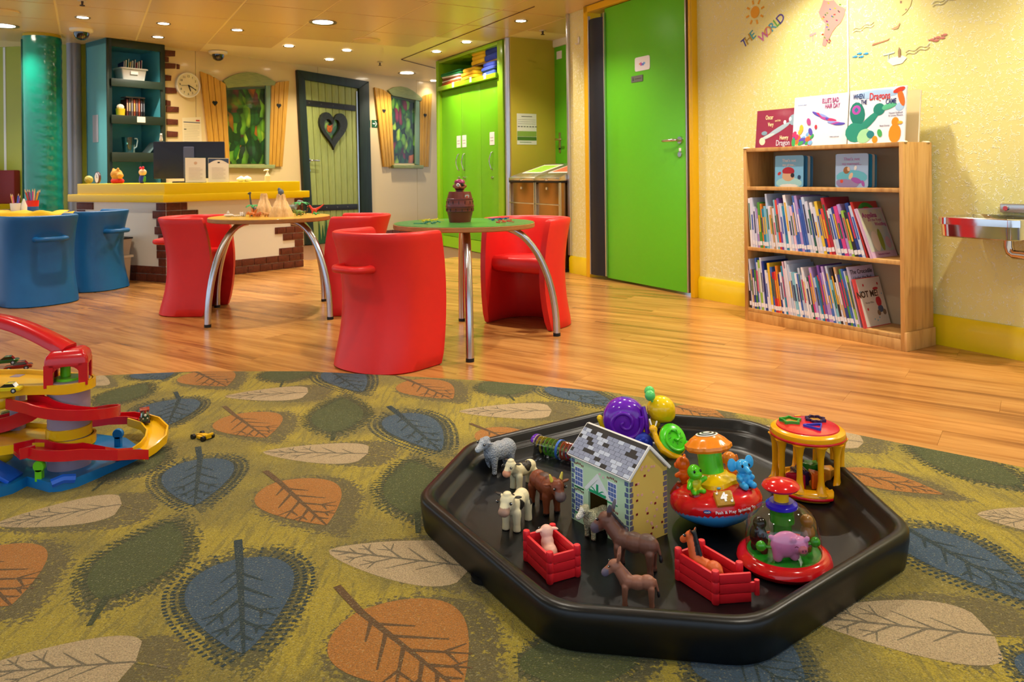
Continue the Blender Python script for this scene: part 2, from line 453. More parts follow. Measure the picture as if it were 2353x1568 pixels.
for a_ in [
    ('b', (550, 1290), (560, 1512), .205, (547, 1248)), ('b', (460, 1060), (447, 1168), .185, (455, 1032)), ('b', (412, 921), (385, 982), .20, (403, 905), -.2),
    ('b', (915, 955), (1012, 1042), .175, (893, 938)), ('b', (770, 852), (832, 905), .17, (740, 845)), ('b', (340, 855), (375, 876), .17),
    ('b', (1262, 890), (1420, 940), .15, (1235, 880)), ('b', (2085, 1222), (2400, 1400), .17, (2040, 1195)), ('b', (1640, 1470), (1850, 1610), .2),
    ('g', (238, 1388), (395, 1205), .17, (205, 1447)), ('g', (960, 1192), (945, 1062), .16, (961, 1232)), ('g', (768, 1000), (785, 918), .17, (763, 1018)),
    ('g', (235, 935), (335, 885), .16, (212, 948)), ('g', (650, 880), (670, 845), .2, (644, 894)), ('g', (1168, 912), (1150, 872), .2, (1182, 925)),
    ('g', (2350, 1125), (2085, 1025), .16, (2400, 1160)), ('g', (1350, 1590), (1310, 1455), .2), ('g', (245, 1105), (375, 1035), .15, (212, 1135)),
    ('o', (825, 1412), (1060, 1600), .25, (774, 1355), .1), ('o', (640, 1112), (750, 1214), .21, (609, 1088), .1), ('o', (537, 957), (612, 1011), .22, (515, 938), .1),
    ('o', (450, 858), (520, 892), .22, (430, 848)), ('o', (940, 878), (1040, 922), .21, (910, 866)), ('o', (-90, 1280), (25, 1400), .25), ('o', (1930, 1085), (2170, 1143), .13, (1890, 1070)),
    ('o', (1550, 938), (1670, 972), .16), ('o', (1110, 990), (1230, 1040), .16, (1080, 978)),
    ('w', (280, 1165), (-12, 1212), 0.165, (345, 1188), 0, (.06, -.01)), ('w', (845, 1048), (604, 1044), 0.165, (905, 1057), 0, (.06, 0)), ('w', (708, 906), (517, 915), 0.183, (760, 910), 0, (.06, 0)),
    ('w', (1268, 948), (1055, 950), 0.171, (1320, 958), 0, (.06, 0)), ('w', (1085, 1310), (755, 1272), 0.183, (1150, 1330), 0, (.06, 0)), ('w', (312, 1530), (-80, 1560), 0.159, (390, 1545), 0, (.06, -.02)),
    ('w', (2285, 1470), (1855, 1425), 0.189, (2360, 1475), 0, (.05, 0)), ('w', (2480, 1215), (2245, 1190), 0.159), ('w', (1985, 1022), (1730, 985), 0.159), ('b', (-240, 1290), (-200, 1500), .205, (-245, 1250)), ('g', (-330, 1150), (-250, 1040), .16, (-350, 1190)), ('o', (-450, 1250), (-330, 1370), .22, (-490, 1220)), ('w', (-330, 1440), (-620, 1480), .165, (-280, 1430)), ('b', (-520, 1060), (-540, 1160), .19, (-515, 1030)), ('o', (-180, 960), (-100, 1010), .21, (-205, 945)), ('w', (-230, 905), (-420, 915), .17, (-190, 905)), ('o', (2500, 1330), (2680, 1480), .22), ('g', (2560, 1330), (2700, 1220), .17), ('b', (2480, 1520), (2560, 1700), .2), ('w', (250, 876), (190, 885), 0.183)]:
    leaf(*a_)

# ---- ceiling of metal panels
ceiling = struct('ceiling')
TILE = mat('ceiling_panel', 'E4C894', .3, 0, spec=.6)
MB().b2((-8, -1.2, CEIL+.004), (4.5, 12.5, CEIL+.05)).build('panel_grid', flat('FBEBC0', .5), ceiling)
ta, tb = .66, .62
tm = MB().box((0, 0, .0), (ta-.016, tb-.016, .006)).mesh('ceiling_panel')
for i in range(-14, 8):
    for j in range(-12, 3):
        c = WR.w(-3.60+i*ta, -.235+j*tb, CEIL+.003)
        cs = [c+WR.X*a*ta/2+WR.Y*b*tb/2 for a in (-1, 1) for b in (-1, 1)]
        if c.y < 1 or not inview(cs, 250): continue
        if (c-WB.o).dot(WB.Y) > .45 or (c-WL.o).dot(WL.Y) > .5: continue
        if j == 2: continue
        place('ceiling_panel', tm, TILE, ceiling, None, c, (0, 0, WR.a))
b = MB()
for p, q in (((922, 137), (1210, 22)), ((1210, 22), (1228, 15)), ((922, 137), (1000, 157))):
    b.tube([at(p[0], p[1], CEIL-.002), at(q[0], q[1], CEIL-.002)], .004, 4)
b.build('seam_shadow', flat('5A3A20'), ceiling)  # dark strips drawn as the shadow line along a panel seam

# ---- walls
def wallpaper(key, h, hi, scale=55, strength=.5):
    m = bpy.data.materials.new(key); m.use_nodes = True; N = m.node_tree.nodes; L = m.node_tree.links
    B = N['Principled BSDF']; B.inputs['Roughness'].default_value = .5
    tc = N.new('ShaderNodeTexCoord'); n = N.new('ShaderNodeTexNoise'); n.inputs['Scale'].default_value = scale; n.inputs['Detail'].default_value = 1; n.inputs['Distortion'].default_value = 1.2
    L.new(tc.outputs['Object'], n.inputs['Vector'])
    s = N.new('ShaderNodeMath'); s.operation = 'SUBTRACT'; s.inputs[1].default_value = .5; L.new(n.outputs['Fac'], s.inputs[0])
    ab = N.new('ShaderNodeMath'); ab.operation = 'ABSOLUTE'; L.new(s.outputs[0], ab.inputs[0])
    mr = N.new('ShaderNodeMapRange'); mr.inputs['From Min'].default_value = .006; mr.inputs['From Max'].default_value = .05; mr.inputs['To Min'].default_value = 1; mr.inputs['To Max'].default_value = 0
    L.new(ab.outputs[0], mr.inputs['Value'])
    n2 = N.new('ShaderNodeTexNoise'); n2.inputs['Scale'].default_value = scale*.8; L.new(tc.outputs['Object'], n2.inputs['Vector'])
    g = N.new('ShaderNodeMapRange'); g.inputs['From Min'].default_value = .48; g.inputs['From Max'].default_value = .55; L.new(n2.outputs['Fac'], g.inputs['Value'])
    k = N.new('ShaderNodeMath'); k.operation = 'MULTIPLY'; L.new(mr.outputs[0], k.inputs[0]); L.new(g.outputs[0], k.inputs[1])
    mx = N.new('ShaderNodeMix'); mx.data_type = 'RGBA'; mx.inputs['A'].default_value = lin(h); mx.inputs['B'].default_value = lin(hi)
    f = N.new('ShaderNodeMath'); f.operation = 'MULTIPLY'; f.inputs[1].default_value = .7; L.new(k.outputs[0], f.inputs[0])
    L.new(f.outputs[0], mx.inputs['Factor']); L.new(mx.outputs['Result'], B.inputs['Base Color'])
    bp = N.new('ShaderNodeBump'); bp.inputs['Strength'].default_value = strength; bp.inputs['Distance'].default_value = .003
    L.new(k.outputs[0], bp.inputs['Height']); L.new(bp.outputs[0], B.inputs['Normal'])
    MATS[key] = m
    return m
PAPER = wallpaper('wallpaper_yellow', 'E8DC8C', 'FFFDF0')
OLIVE = mat('wall_olive', 'C8B63E', .45, bump=(90, .3, 'w', .002))
CREAM = mat('wall_cream', 'E4C690', .25, bump=(14, .12, 'n', .004), coat=.3)
LIME = mat('wall_lime', 'A6AE3C', .4, bump=(60, .2, 'n', .002))
YEL = mat('yellow_gloss', 'E6C40C', .28, coat=.3)
AMBER = mat('amber_frame', 'EDB80C', .35, coat=.2)
ALU = mat('aluminium', 'C9CCD4', .3, .9)
def fbox(fr, s0, s1, o0, o1, z0, z1, name, m, parent, bevel=0, b=None):
    """box in a wall frame, baked to an object placed at the frame"""
    x = MB().b2((s0, o0, z0), (s1, o1, z1))
    return x.build(name, m, parent, bevel=bevel, loc=fr.o, rot=(0, 0, fr.a))
sc_ = WR.px(1311, 400, .02)[0]
sd0, sd1 = WR.px(1352, 400, 0)[0], WR.px(1601, 400, 0)[0]
ztop = WR.px(1349, 17, 0)[1]
seam = WR.px(1952, 300, .02)[0]
wall_right = struct('wall_right')
fbox(WR, sc_, sd0+.02, .02, .12, 0, CEIL+.01, 'wall_panel', PAPER, wall_right)
fbox(WR, sd1-.02, seam-.004, .02, .12, 0, CEIL+.01, 'wall_panel', PAPER, wall_right)
fbox(WR, seam+.004, 4.6, .02, .12, 0, CEIL+.01, 'wall_panel', PAPER, wall_right)
fbox(WR, sd0+.02, sd1-.02, .02, .12, ztop-.04, CEIL+.01, 'wall_panel', PAPER, wall_right)
fbox(WR, seam-.004, seam+.004, .014, .05, .16, CEIL, 'joint_strip', flat('F2F0EA', .3), wall_right)
fbox(WR, sd1+.075, sd1+.079, .0185, .05, .99, WR.px(1626, 310, .02)[1], 'hatch_edge', flat('C8B860'), wall_right)
zb = WR.px(1603, 635, 0)[1]
def skirt(fr, s0, s1, name, zt=zb):
    o = MB().loft([[(s, -.0, 0), (s, .0, zt-.02), (s, .012, zt), (s, .03, zt), (s, .03, 0)] for s in (s0, s1)]).build(name, YEL, None, loc=fr.o, rot=(0, 0, fr.a))
    return sobj(o)
skirt(WR, sc_-.005, sd0-.002, 'baseboard_right'); skirt(WR, sd1+.002, 4.6, 'baseboard_right.001')
sobj(fbox(WR, sc_-.022, sc_+.012, .0, .14, zb, CEIL, 'trim_1', ALU, None, bevel=.008))
# back wall with its cottage mural
wall_back = struct('wall_back')
LOFF = .08
sL0 = WR.px(1003, 300, LOFF)[0]; sL1 = WR.px(1156, 300, LOFF)[0]; sL2 = WR.px(1169, 300, LOFF)[0]
for a, b_ in ((-.06, .32), (.325, 1.9), (1.905, 3.6), (3.605, 5.2)):
    fbox(WB, a, b_, .0, .1, 0, CEIL+.01, 'wall_panel', CREAM, wall_back)
# left wall
wall_left = struct('wall_left')
sl = WL.px(12, 300, 0)[0]
fbox(WL, -4, sl-.012, 0, .1, 0, CEIL+.01, 'wall_panel', LIME, wall_left)
fbox(WL, sl+.012, .0, 0, .1, 0, CEIL+.01, 'wall_panel', LIME, wall_left)
fbox(WL, sl-.012, sl+.012, -.004, .05, 0, CEIL, 'joint_strip', flat('E4E6E0', .3), wall_left)
a, b_ = WL.px(151, 300, -.08)[0], WL.px(178, 300, -.08)[0]
o = MB().lathe([((b_-a)/2, 0), ((b_-a)/2, CEIL)], 20, ((a+b_)/2, -.04, 0)).build('trim_2', mat('column_grey', '9A9AA4', .35, .3), None, loc=WL.o, rot=(0, 0, WL.a)); sobj(o)
# alcove beside the lockers: olive side wall, far wall, second door
wall_alcove = struct('wall_alcove')
AOFF = .62
fbox(WR, sL2-.06, sL2, LOFF+.03, AOFF+.1, 0, CEIL+.01, 'wall_panel', OLIVE, wall_alcove)
fbox(WR, sL2-.1, sc_+.6, AOFF, AOFF+.1, 0, CEIL+.01, 'wall_panel', OLIVE, wall_alcove)
fbox(WR, sc_, sc_+.03, .12, AOFF, 0, CEIL+.01, 'wall_panel', OLIVE, wall_alcove)
o = MB().lathe([(.036, 0), (.036, CEIL)], 20, ((sL1+sL2)/2+.005, LOFF+.03, 0)).build('trim_3', ALU, None, loc=WR.o, rot=(0, 0, WR.a)); sobj(o)

# ---- big green door
GREEN = mat('door_green', '66CA26', .35, bump=(140, .05, 'n', .001))
d1 = struct('door_1')
ds0, ds1 = WR.px(1393, 400, .0)[0], WR.px(1580, 400, .0)[0]
fbox(WR, ds0, ds1, .0, .045, .018, ztop-.055, 'door_leaf', GREEN, d1, .003)
b = MB()
jw = .05
b.b2((sd0, -.03, .0), (sd0+jw, .1, ztop)); b.b2((sd1-jw*.72, -.03, .0), (sd1, .1, ztop)); b.b2((sd0, -.03, ztop-jw), (sd1, .1, ztop))
b.build('door_frame', AMBER, d1, bevel=.004, loc=WR.o, rot=(0, 0, WR.a))
fbox(WR, ds1+.002, sd1-.03, .02, .06, .0, ztop-.05, 'strike_plate', mat('strike_brown', '7A5A14', .4, .5), d1)
fbox(WR, ds1-.012, ds1+.002, -.004, .05, .02, ztop-.055, 'edge_strip', ALU, d1, .002)
gx0, gx1 = WR.px(1357, 400, -.035)[0], WR.px(1391, 400, -.012)[0]
gz = WR.px(1357, 45, -.035)[1]
n = 10
rg = []
for z in (.03, gz):
    rg.append([(gx0+(gx1-gx0)*k/n, -.035+.022*k/n-.018*math.sin(PI*k/n), z) for k in range(n+1)]+[(gx1, .0, z), (gx0, -.02, z)])
MB().loft(rg).build('finger_guard', mat('guard_black', '17181F', .55), d1, loc=WR.o, rot=(0, 0, WR.a))
for s, o_ in ((gx0-.006, -.036), (gx1+.004, -.014)):
    fbox(WR, s-.006, s+.006, o_-.006, o_+.012, .03, gz+.03, 'guard_rail', ALU, d1, .002)
def wsign(fr, parent, x0, y0, x1, y1, off, th, m, name, r=.0, bevel=0):
    (a, zt), (b_, zb_) = fr.px(x0, y0, off), fr.px(x1, y1, off)
    w, h = abs(b_-a), abs(zt-zb_)
    pts = [((a+b_)/2+x, (zt+zb_)/2+z) for x, z in (rrect(w, h, r) if r else [(-w/2, -h/2), (w/2, -h/2), (w/2, h/2), (-w/2, h/2)])]
    o = MB().slab(pts, off-th, off).build(name, m, parent, loc=fr.o, rot=(0, 0, fr.a), bevel=bevel)
    return o, (a+b_)/2, (zt+zb_)/2, w, h
def wtext(fr, parent, s, size, m, x, z, off, **k):
    p = fr.w(x, off, z)
    return text(s, size, m, parent, p, (PI/2, 0, fr.a), **k)
(xa, za) = WR.px(1476, 146, -.002)
def onwall(fr, parent, b, x, z, off, m, name, roll=0):
    return b.build(name, m, parent, loc=fr.w(x, off, z), rot=Euler((0, roll, fr.a)))
sg = thing('door_sign', 'white rounded plate with small coloured logo on the big green door', 'sign', WR.w(xa, -.001, za), WR.a)
MB().slab(rrect(.165, .1, .018), -.003, .0005).build('plate', flat('F0EFF2', .2), sg)
b = MB()
for k, (c, h_) in enumerate((('E8A050', .4), ('D86AB0', .9), ('8A7AE0', 1.), ('5A9AE8', .9), ('7AB8F0', .5))):
    b.m = k; b.box((-.026+k*.013, -.0033, .0-(k % 2)*.002), (.014, .0008, .028*h_))
b.build('logo', [flat(c) for c in ('E8A050', 'D86AB0', '8A7AE0', '5A9AE8', '7AB8F0')], sg)
MB().sph((.004, -.0034, .008), (.014, .0006, .006), 12).build('logo_cap', flat('FFFFFF'), sg)
(xb, zb2) = WR.px(1464, 181, -.002)
sg = thing('door_plaque', 'small grey plaque with tiny pictogram and writing under the white door sign', 'sign', WR.w(xb, -.001, zb2), WR.a)
MB().slab(rrect(.13, .046, .003), -.003, .0005).build('plate', flat('6F716A', .4), sg)
b = MB(); b.sph((-.044, -.0034, .008), (.004, .0005, .004), 8); b.box((-.044, -.0033, -.004), (.006, .0006, .014)); b.box((-.04, -.0033, -.006), (.006, .0006, .004)); b.build('pictogram', flat('1C1E1E'), sg)
text('Baby Changing Facilities', .0075, flat('1C1E1E'), sg, (.012, -.0034, 0), ext=.0002)
def lever(parent, fr, x, z, off, dirn, rose=True, m=None):
    m = m or STEEL()
    b = MB()
    if rose: b.cyl((0, 0, 0), (0, -.012, 0), .026, .024, 24)
    b.tube([(0, -.01, 0), (0, -.045, 0), (dirn*.012, -.055, 0), (dirn*.115, -.056, -.002), (dirn*.12, -.054, -.002)], [.009, .009, .010, .009, .007], 12, flatz=1.0)
    b.build('door_handle', m, parent, loc=fr.w(x, off, z), rot=(0, 0, fr.a))
hx, hz = WR.px(1564, 322, 0); lever(d1, WR, hx, hz, 0, -1)
hx2, hz2 = WR.px(1563, 355, 0)
b = MB(); b.cyl((0, 0, 0), (0, -.008, 0), .02, .018, 20); b.box((0, -.012, 0), (.006, .014, .02)); b.build('thumb_lock', STEEL(), d1, loc=WR.w(hx2, 0, hz2), rot=(0, 0, WR.a))
MB().box((0, -.001, 0), (.02, .002, .022)).build('lock_label', flat('F4F0F0'), d1, loc=WR.w(hx2, 0, hz2+.032), rot=(0, 0, WR.a))
# ---- narrow green door in the alcove
d2 = struct('door_2')
f0, zt2 = WR.px(1263, 93, AOFF); l0, zl2 = WR.px(1276, 110, AOFF)
b = MB(); b.b2((f0, AOFF-.03, 0), (l0, AOFF+.02, zt2)); b.b2((f0, AOFF-.03, zl2), (f0+.95, AOFF+.02, zt2)); b.b2((l0+.80, AOFF-.03, 0), (l0+.87, AOFF+.02, zt2))
b.build('door_frame', flat('E8E2C4', .35), d2, bevel=.012, seg=3, loc=WR.o, rot=(0, 0, WR.a))
fbox(WR, l0, l0+.8, AOFF-.012, AOFF+.02, .01, zl2, 'door_leaf', GREEN, d2, .003)
hx, hz = WR.px(1287, 321, AOFF-.012)
b = MB(); b.box((0, -.003, -.03), (.035, .006, .2)); b.build('handle_plate', STEEL(), d2, bevel=.002, loc=WR.w(hx, AOFF-.012, hz), rot=(0, 0, WR.a))
lever(d2, WR, hx, hz, AOFF-.018, 1, False)
MB().slab(heart(.022), -.012, 0).build('key_slot', flat('222222'), d2, loc=WR.w(hx, AOFF-.012, hz-.09), rot=(0, 0, WR.a))
wsign(WR, d2, 1279, 119, 1291, 134, AOFF-.012, .001, flat('F4F2EC'), 'notice')
# ---- cottage door in the back wall
DG = mat('cottage_dark', '1F2E22', .5, nz=(30, '101A14', .7, (1, 1, .1)))
SAGE = mat('cottage_sage', 'A9AE62', .5, nz=(26, '8C9650', .8, (8, 8, .35)))
d3 = struct('door_3')
P3 = lambda pts, off=0.: [WB.px(x, y, off) for x, y in pts]
def wpoly(fr, pts, off0, off1, name, m, parent, bevel=0):
    return MB().slab(pts, off0, off1).build(name, m, parent, bevel=bevel, loc=fr.o, rot=(0, 0, fr.a))
oL, oR = P3([(678, 161), (700, 590)]), P3([(842, 188), (851, 520)])
lx = lambda z, a, b: a[0]+(b[0]-a[0])*(a[1]-z)/(a[1]-b[1])
FL, FR_ = (lx(0, oL[0], oL[1]), 0), (lx(0, oR[0], oR[1]), 0)
iL, iR = P3([(695, 184), (707, 391)]), P3([(819, 204), (824, 495)])
IL, IR = (lx(0, iL[0], iL[1]), 0), (lx(0, iR[0], iR[1]), 0)
for nm, q in (('frame_side', [FL, IL, iL[0], oL[0]]), ('frame_side', [IR, FR_, oR[0], iR[0]]), ('frame_head', [oL[0], iL[0], iR[0], oR[0]])):
    wpoly(WB, q, -.05, .0, nm, DG, d3, .008)
for k in range(8):
    a, b_ = k/8, (k+1)/8
    top = lambda t: (iL[0][0]+(iR[0][0]-iL[0][0])*t, iL[0][1]+(iR[0][1]-iL[0][1])*t)
    bot = lambda t: (IL[0]+(IR[0]-IL[0])*t, 0.005)
    g = .004
    p = [bot(a), bot(b_), top(b_), top(a)]
    p = [(p[0][0]+g, p[0][1]), (p[1][0]-g, p[1][1]), (p[2][0]-g, p[2][1]), (p[3][0]+g, p[3][1])]
    wpoly(WB, p, -.022, -.0, 'door_board', SAGE, d3, .003)
wpoly(WB, [bot(0), bot(1), top(1), top(0)], -.004, 0, 'door_backing', flat('3E4A28'), d3)
IRON = mat('strap_iron', '1E1A18', .5)
for (x0, y0, x1, y1, hh) in ((704, 236, 817, 249, 14), (721, 478, 822, 475, 14)):
    a, b_ = P3([(x0, y0), (x1, y1)], -.03); h = .035
    n = 8
    pts = [(b_[0], b_[1]-h), (b_[0], b_[1]+h)]+[(a[0]-h*math.sin(PI*k/n), a[1]+h*math.cos(PI*k/n)) for k in range(n+1)]
    s = wpoly(WB, pts, -.032, -.02, 'strap', IRON, d3, .002)
    b = MB()
    for t in (.05, .28, .52, .76): b.sph((a[0]+(b_[0]-a[0])*t, -.033, a[1]+(b_[1]-a[1])*t), (.009, .005, .009), 8)
    o = b.build('bolts', flat('55504C', .4), s)
hcx, hcz = WB.px(764, 302, -.03)
wh = abs(WB.px(796, 302, -.03)[0]-WB.px(732, 302, -.03)[0]); hh = abs(WB.px(764, 265, -.03)[1]-WB.px(764, 350, -.03)[1])
hp = heart(1., 40); mnx = max(p[0] for p in hp); mz0, mz1 = min(p[1] for p in hp), max(p[1] for p in hp)
def hs(w, h, dx=0, dz=0): return [(hcx+dx+p[0]/mnx*w/2, hcz+dz+(p[1]-(mz0+mz1)/2)/(mz1-mz0)*h) for p in hp]
ho, hi_ = hs(wh, hh), hs(wh*.58, hh*.60, -wh*.06, hh*.02)
b = MB(); b.loft([[(x, -.022, z) for x, z in ho], [(x, -.058, z) for x, z in ho], [(x, -.058, z) for x, z in hi_], [(x, -.022, z) for x, z in hi_]], False, ring=True)
b.build('heart_frame', mat('heart_dark', '22231D', .45, nz=(40, '3A3A2E', .5)), d3, loc=WB.o, rot=(0, 0, WB.a))
def jungle(key, base='1F3A16'):
    if key in MATS: return MATS[key]
    m = bpy.data.materials.new(key); m.use_nodes = True; N = m.node_tree.nodes; L = m.node_tree.links
    B = N['Principled BSDF']; B.inputs['Roughness'].default_value = .35; B.inputs['Coat Weight'].default_value = .5; B.inputs['Coat Roughness'].default_value = .05
    tc = N.new('ShaderNodeTexCoord'); mp = N.new('ShaderNodeMapping'); mp.inputs['Scale'].default_value = (1, 1, .45); mp.inputs['Rotation'].default_value = (.3, .5, 0); L.new(tc.outputs['Object'], mp.inputs[0])
    nz = N.new('ShaderNodeTexNoise'); nz.inputs['Scale'].default_value = 4; L.new(tc.outputs['Object'], nz.inputs['Vector'])
    add = N.new('ShaderNodeMix'); add.data_type = 'VECTOR'; add.inputs['Factor'].default_value = .12; L.new(mp.outputs[0], add.inputs['A']); L.new(nz.outputs['Color'], add.inputs['B'])
    v = N.new('ShaderNodeTexVoronoi'); v.inputs['Scale'].default_value = 18; L.new(add.outputs['Result'], v.inputs['Vector'])
    sp = N.new('ShaderNodeSeparateColor'); L.new(v.outputs['Color'], sp.inputs[0])
    r = N.new('ShaderNodeValToRGB'); r.color_ramp.interpolation = 'CONSTANT'; e = r.color_ramp.elements
    e[0].color = lin('10240E'); e[1].position = .22; e[1].color = lin('2E6A1C')
    for p, c in ((.42, '6FA428'), (.58, '1A4A24'), (.70, '9ABF30'), (.80, '14301A'), (.88, 'C8641A'), (.94, '7A1F38')): e.new(p).color = lin(c)
    L.new(sp.outputs[0], r.inputs[0])
    d = N.new('ShaderNodeMapRange'); d.inputs['From Min'].default_value = .25; d.inputs['From Max'].default_value = .75; d.inputs['To Min'].default_value = 1; d.inputs['To Max'].default_value = .25
    L.new(v.outputs['Distance'], d.inputs['Value'])
    mx = N.new('ShaderNodeMix'); mx.data_type = 'RGBA'; mx.blend_type = 'MULTIPLY'; mx.inputs['Factor'].default_value = 1; L.new(r.outputs[0], mx.inputs['A'])
    cc = N.new('ShaderNodeCombineColor'); [L.new(d.outputs[0], cc.inputs[k]) for k in range(3)]; L.new(cc.outputs[0], mx.inputs['B'])
    L.new(mx.outputs['Result'], B.inputs['Base Color'])
    MATS[key] = m
    return m
wpoly(WB, hi_, -.026, -.02, 'printed_pane', jungle('jungle_print'), d3)
b = MB(); cx_, cz_ = hcx-wh*.1, hcz+hh*.06
b.sph((cx_, -.028, cz_), (.04, .006, .042), 14); b.sph((cx_-.026, -.028, cz_+.036), (.014, .005, .014), 10); b.sph((cx_+.026, -.028, cz_+.036), (.014, .005, .014), 10)
b.build('painted_bear', flat('C8641E'), d3, loc=WB.o, rot=(0, 0, WB.a))
b = MB(); b.sph((cx_-.012, -.034, cz_+.01), (.004, .002, .005), 8); b.sph((cx_+.012, -.034, cz_+.01), (.004, .002, .005), 8); b.sph((cx_, -.034, cz_-.008), (.006, .002, .005), 8)
b.build('painted_face', flat('20120A'), d3, loc=WB.o, rot=(0, 0, WB.a))
hx, hz = WB.px(709, 369, -.022); lever(d3, WB, hx, hz, -.022, 1, True)
MB().cyl((0, 0, 0), (0, -.012, 0), .022, .02, 16).build('door_lock', STEEL(), d3, loc=WB.w(hx, -.022, hz-.12), rot=(0, 0, WB.a))
a = WB.px(820, 210, -.03); b_ = WB.px(826, 500, -.03)
wpoly(WB, [(lx(0, a, b_)-.012, 0), (lx(0, a, b_)+.006, 0), (a[0]+.006, a[1]), (a[0]-.012, a[1])], -.034, -.022, 'hinge_strip', ALU, d3)
GR = mat('painted_grass', '1E4A20', .5)
b = MB()
for x, w, h in ((.02, .05, .30), (.07, .06, .22), (.12, .07, .36), (.17, .05, .25), (.22, .06, .33), (.27, .05, .2)):
    b.slab([(bot(0)[0]+x-w/2+.08, .0), (bot(0)[0]+x+w/2+.08, .0), (bot(0)[0]+x+w*.2+.06, h)], -.026, -.0225)
b.build('painted_grass', GR, d3, loc=WB.o, rot=(0, 0, WB.a))

# ---- cottage windows with shutters
SHUT = mat('shutter_wood', 'DDA63C', .45, nz=(20, 'BE822A', .85, (7, 7, .25)))
LINT = mat('window_sage', 'A3A566', .5, nz=(24, '7E8C56', .9, (.5, 1, 9)))
REV = mat('window_teal', '7E9A80', .5)
def interp(pts, t):
    L_ = [0]
    for p, q in zip(pts, pts[1:]): L_.append(L_[-1]+math.hypot(q[0]-p[0], q[1]-p[1]))
    d = t*L_[-1]
    for k in range(len(pts)-1):
        if d <= L_[k+1]+1e-9:
            u = (d-L_[k])/max(1e-9, L_[k+1]-L_[k]); return (pts[k][0]+(pts[k+1][0]-pts[k][0])*u, pts[k][1]+(pts[k+1][1]-pts[k][1])*u)
    return pts[-1]
def shutter(win, top, bottom, hx, hy):
    top, bottom = P3(top, -.02), P3(bottom, -.02)
    sh = thing_part(win, 'shutter')
    for k in range(4):
        a, b_ = k/4, (k+1)/4
        p = [interp(bottom, a), interp(bottom, b_), interp(top, b_), interp(top, (a+b_)/2), interp(top, a)]
        g = .003
        p = [(p[0][0]+g, p[0][1]), (p[1][0]-g, p[1][1]), (p[2][0]-g, p[2][1]), p[3], (p[4][0]+g, p[4][1])]
        wpoly(WB, p, -.03, -.004, 'shutter_board', SHUT, sh, .003)
    x, z = WB.px(hx, hy, -.032)
    wpoly(WB, [(x+p[0], z+p[1]) for p in heart(.062)], -.0335, -.028, 'heart_cutout', flat('1A1410'), sh)
def thing_part(parent, name):
    o = bpy.data.objects.new(name, None); col.objects.link(o); o.parent = parent; o.empty_display_size = .03
    return o
def window(n, arch, pane, reveal, sill, shl, shr, hl, hr):
    w = struct('window_%d' % n)
    wpoly(WB, P3(pane), -.004, .0, 'curtain_print', jungle('jungle_print'), w)
    wpoly(WB, P3([pane[0], pane[1], (pane[1][0], pane[1][1]+5), (pane[0][0], pane[0][1]+5)]), -.012, -.003, 'head_shadow', flat('4A5A48'), w)  # dark strip across the pane top, painted as the head's shadow
    wpoly(WB, P3(reveal), -.03, .0, 'window_jamb', REV, w, .003)
    wpoly(WB, P3(arch), -.035, .0, 'window_head', LINT, w, .004)
    wpoly(WB, P3(sill), -.06, .0, 'window_sill', LINT, w, .006)
    shutter(w, shl[0], shl[1], *hl); shutter(w, shr[0], shr[1], *hr)
window(1, [(510, 186), (525, 176), (545, 169), (563, 166), (585, 168), (608, 176), (630, 189), (627, 197), (575, 198), (519, 203)],
       [(519, 202), (610, 199), (610, 377), (526, 377)], [(608, 197), (621, 196), (616, 380), (608, 378)], [(513, 378), (626, 379), (624, 388), (513, 386)],
       ([(459.4, 164), (482, 172.6), (518.4, 193.6)], [(486, 383), (507, 385), (528, 378)]), ([(619.4, 196.4), (641.8, 188), (664.2, 186)], [(616, 378.8), (632, 383), (648.8, 383)]), (494, 237), (641, 243))
window(2, [(888, 208), (902, 201), (917, 199), (932, 202), (945, 209), (967, 226), (964, 233), (898.5, 220)],
       [(898, 219), (954, 232), (954, 375), (906, 375)], [(952, 231), (963, 232), (961, 380), (952, 378)], [(897, 379), (967, 380), (966, 388), (898, 387)],
       ([(860, 200.6), (877.5, 205), (897, 217.5)], [(881, 383.6), (893, 384), (905.6, 378.8)]), ([(961.7, 231.5), (975.7, 219), (992.5, 214.7)], [(962, 378.8), (973, 383), (984.7, 383.6)]), (882.5, 255), (977, 265))
# ---- painted bricks proud of the back wall
BRICK = mat('brick_brown', '6E3018', .6, nz=(60, '4E2010', .8), bump=(120, .4, 'n', .002))
for x0, x1, y0, y1 in ((378, 402, 116, 130), (378, 387, 131, 143), (378, 403, 145.5, 158), (405.5, 412, 148, 159), (379, 393, 173, 186), (379, 405.5, 201.5, 215), (380, 391, 231, 243), (381, 410, 245, 258), (382, 408, 274, 287), (383, 408, 302, 315), (384, 408, 331, 342)):
    q = P3([(x0, y1), (x1-rnd.random()*2, y1), (x1, y0+1), (x0, y0-1)])
    wpoly(WB, q, -.012, .0, 'brick', BRICK, wall_back, .004)
for k in range(18):
    for r_ in range(1):
        a = 2.55+k*.14
        wpoly(WB, [(a, .0), (a+.134, .0), (a+.134, .085), (a, .085)], -.012, .0, 'brick', BRICK, wall_back, .003)
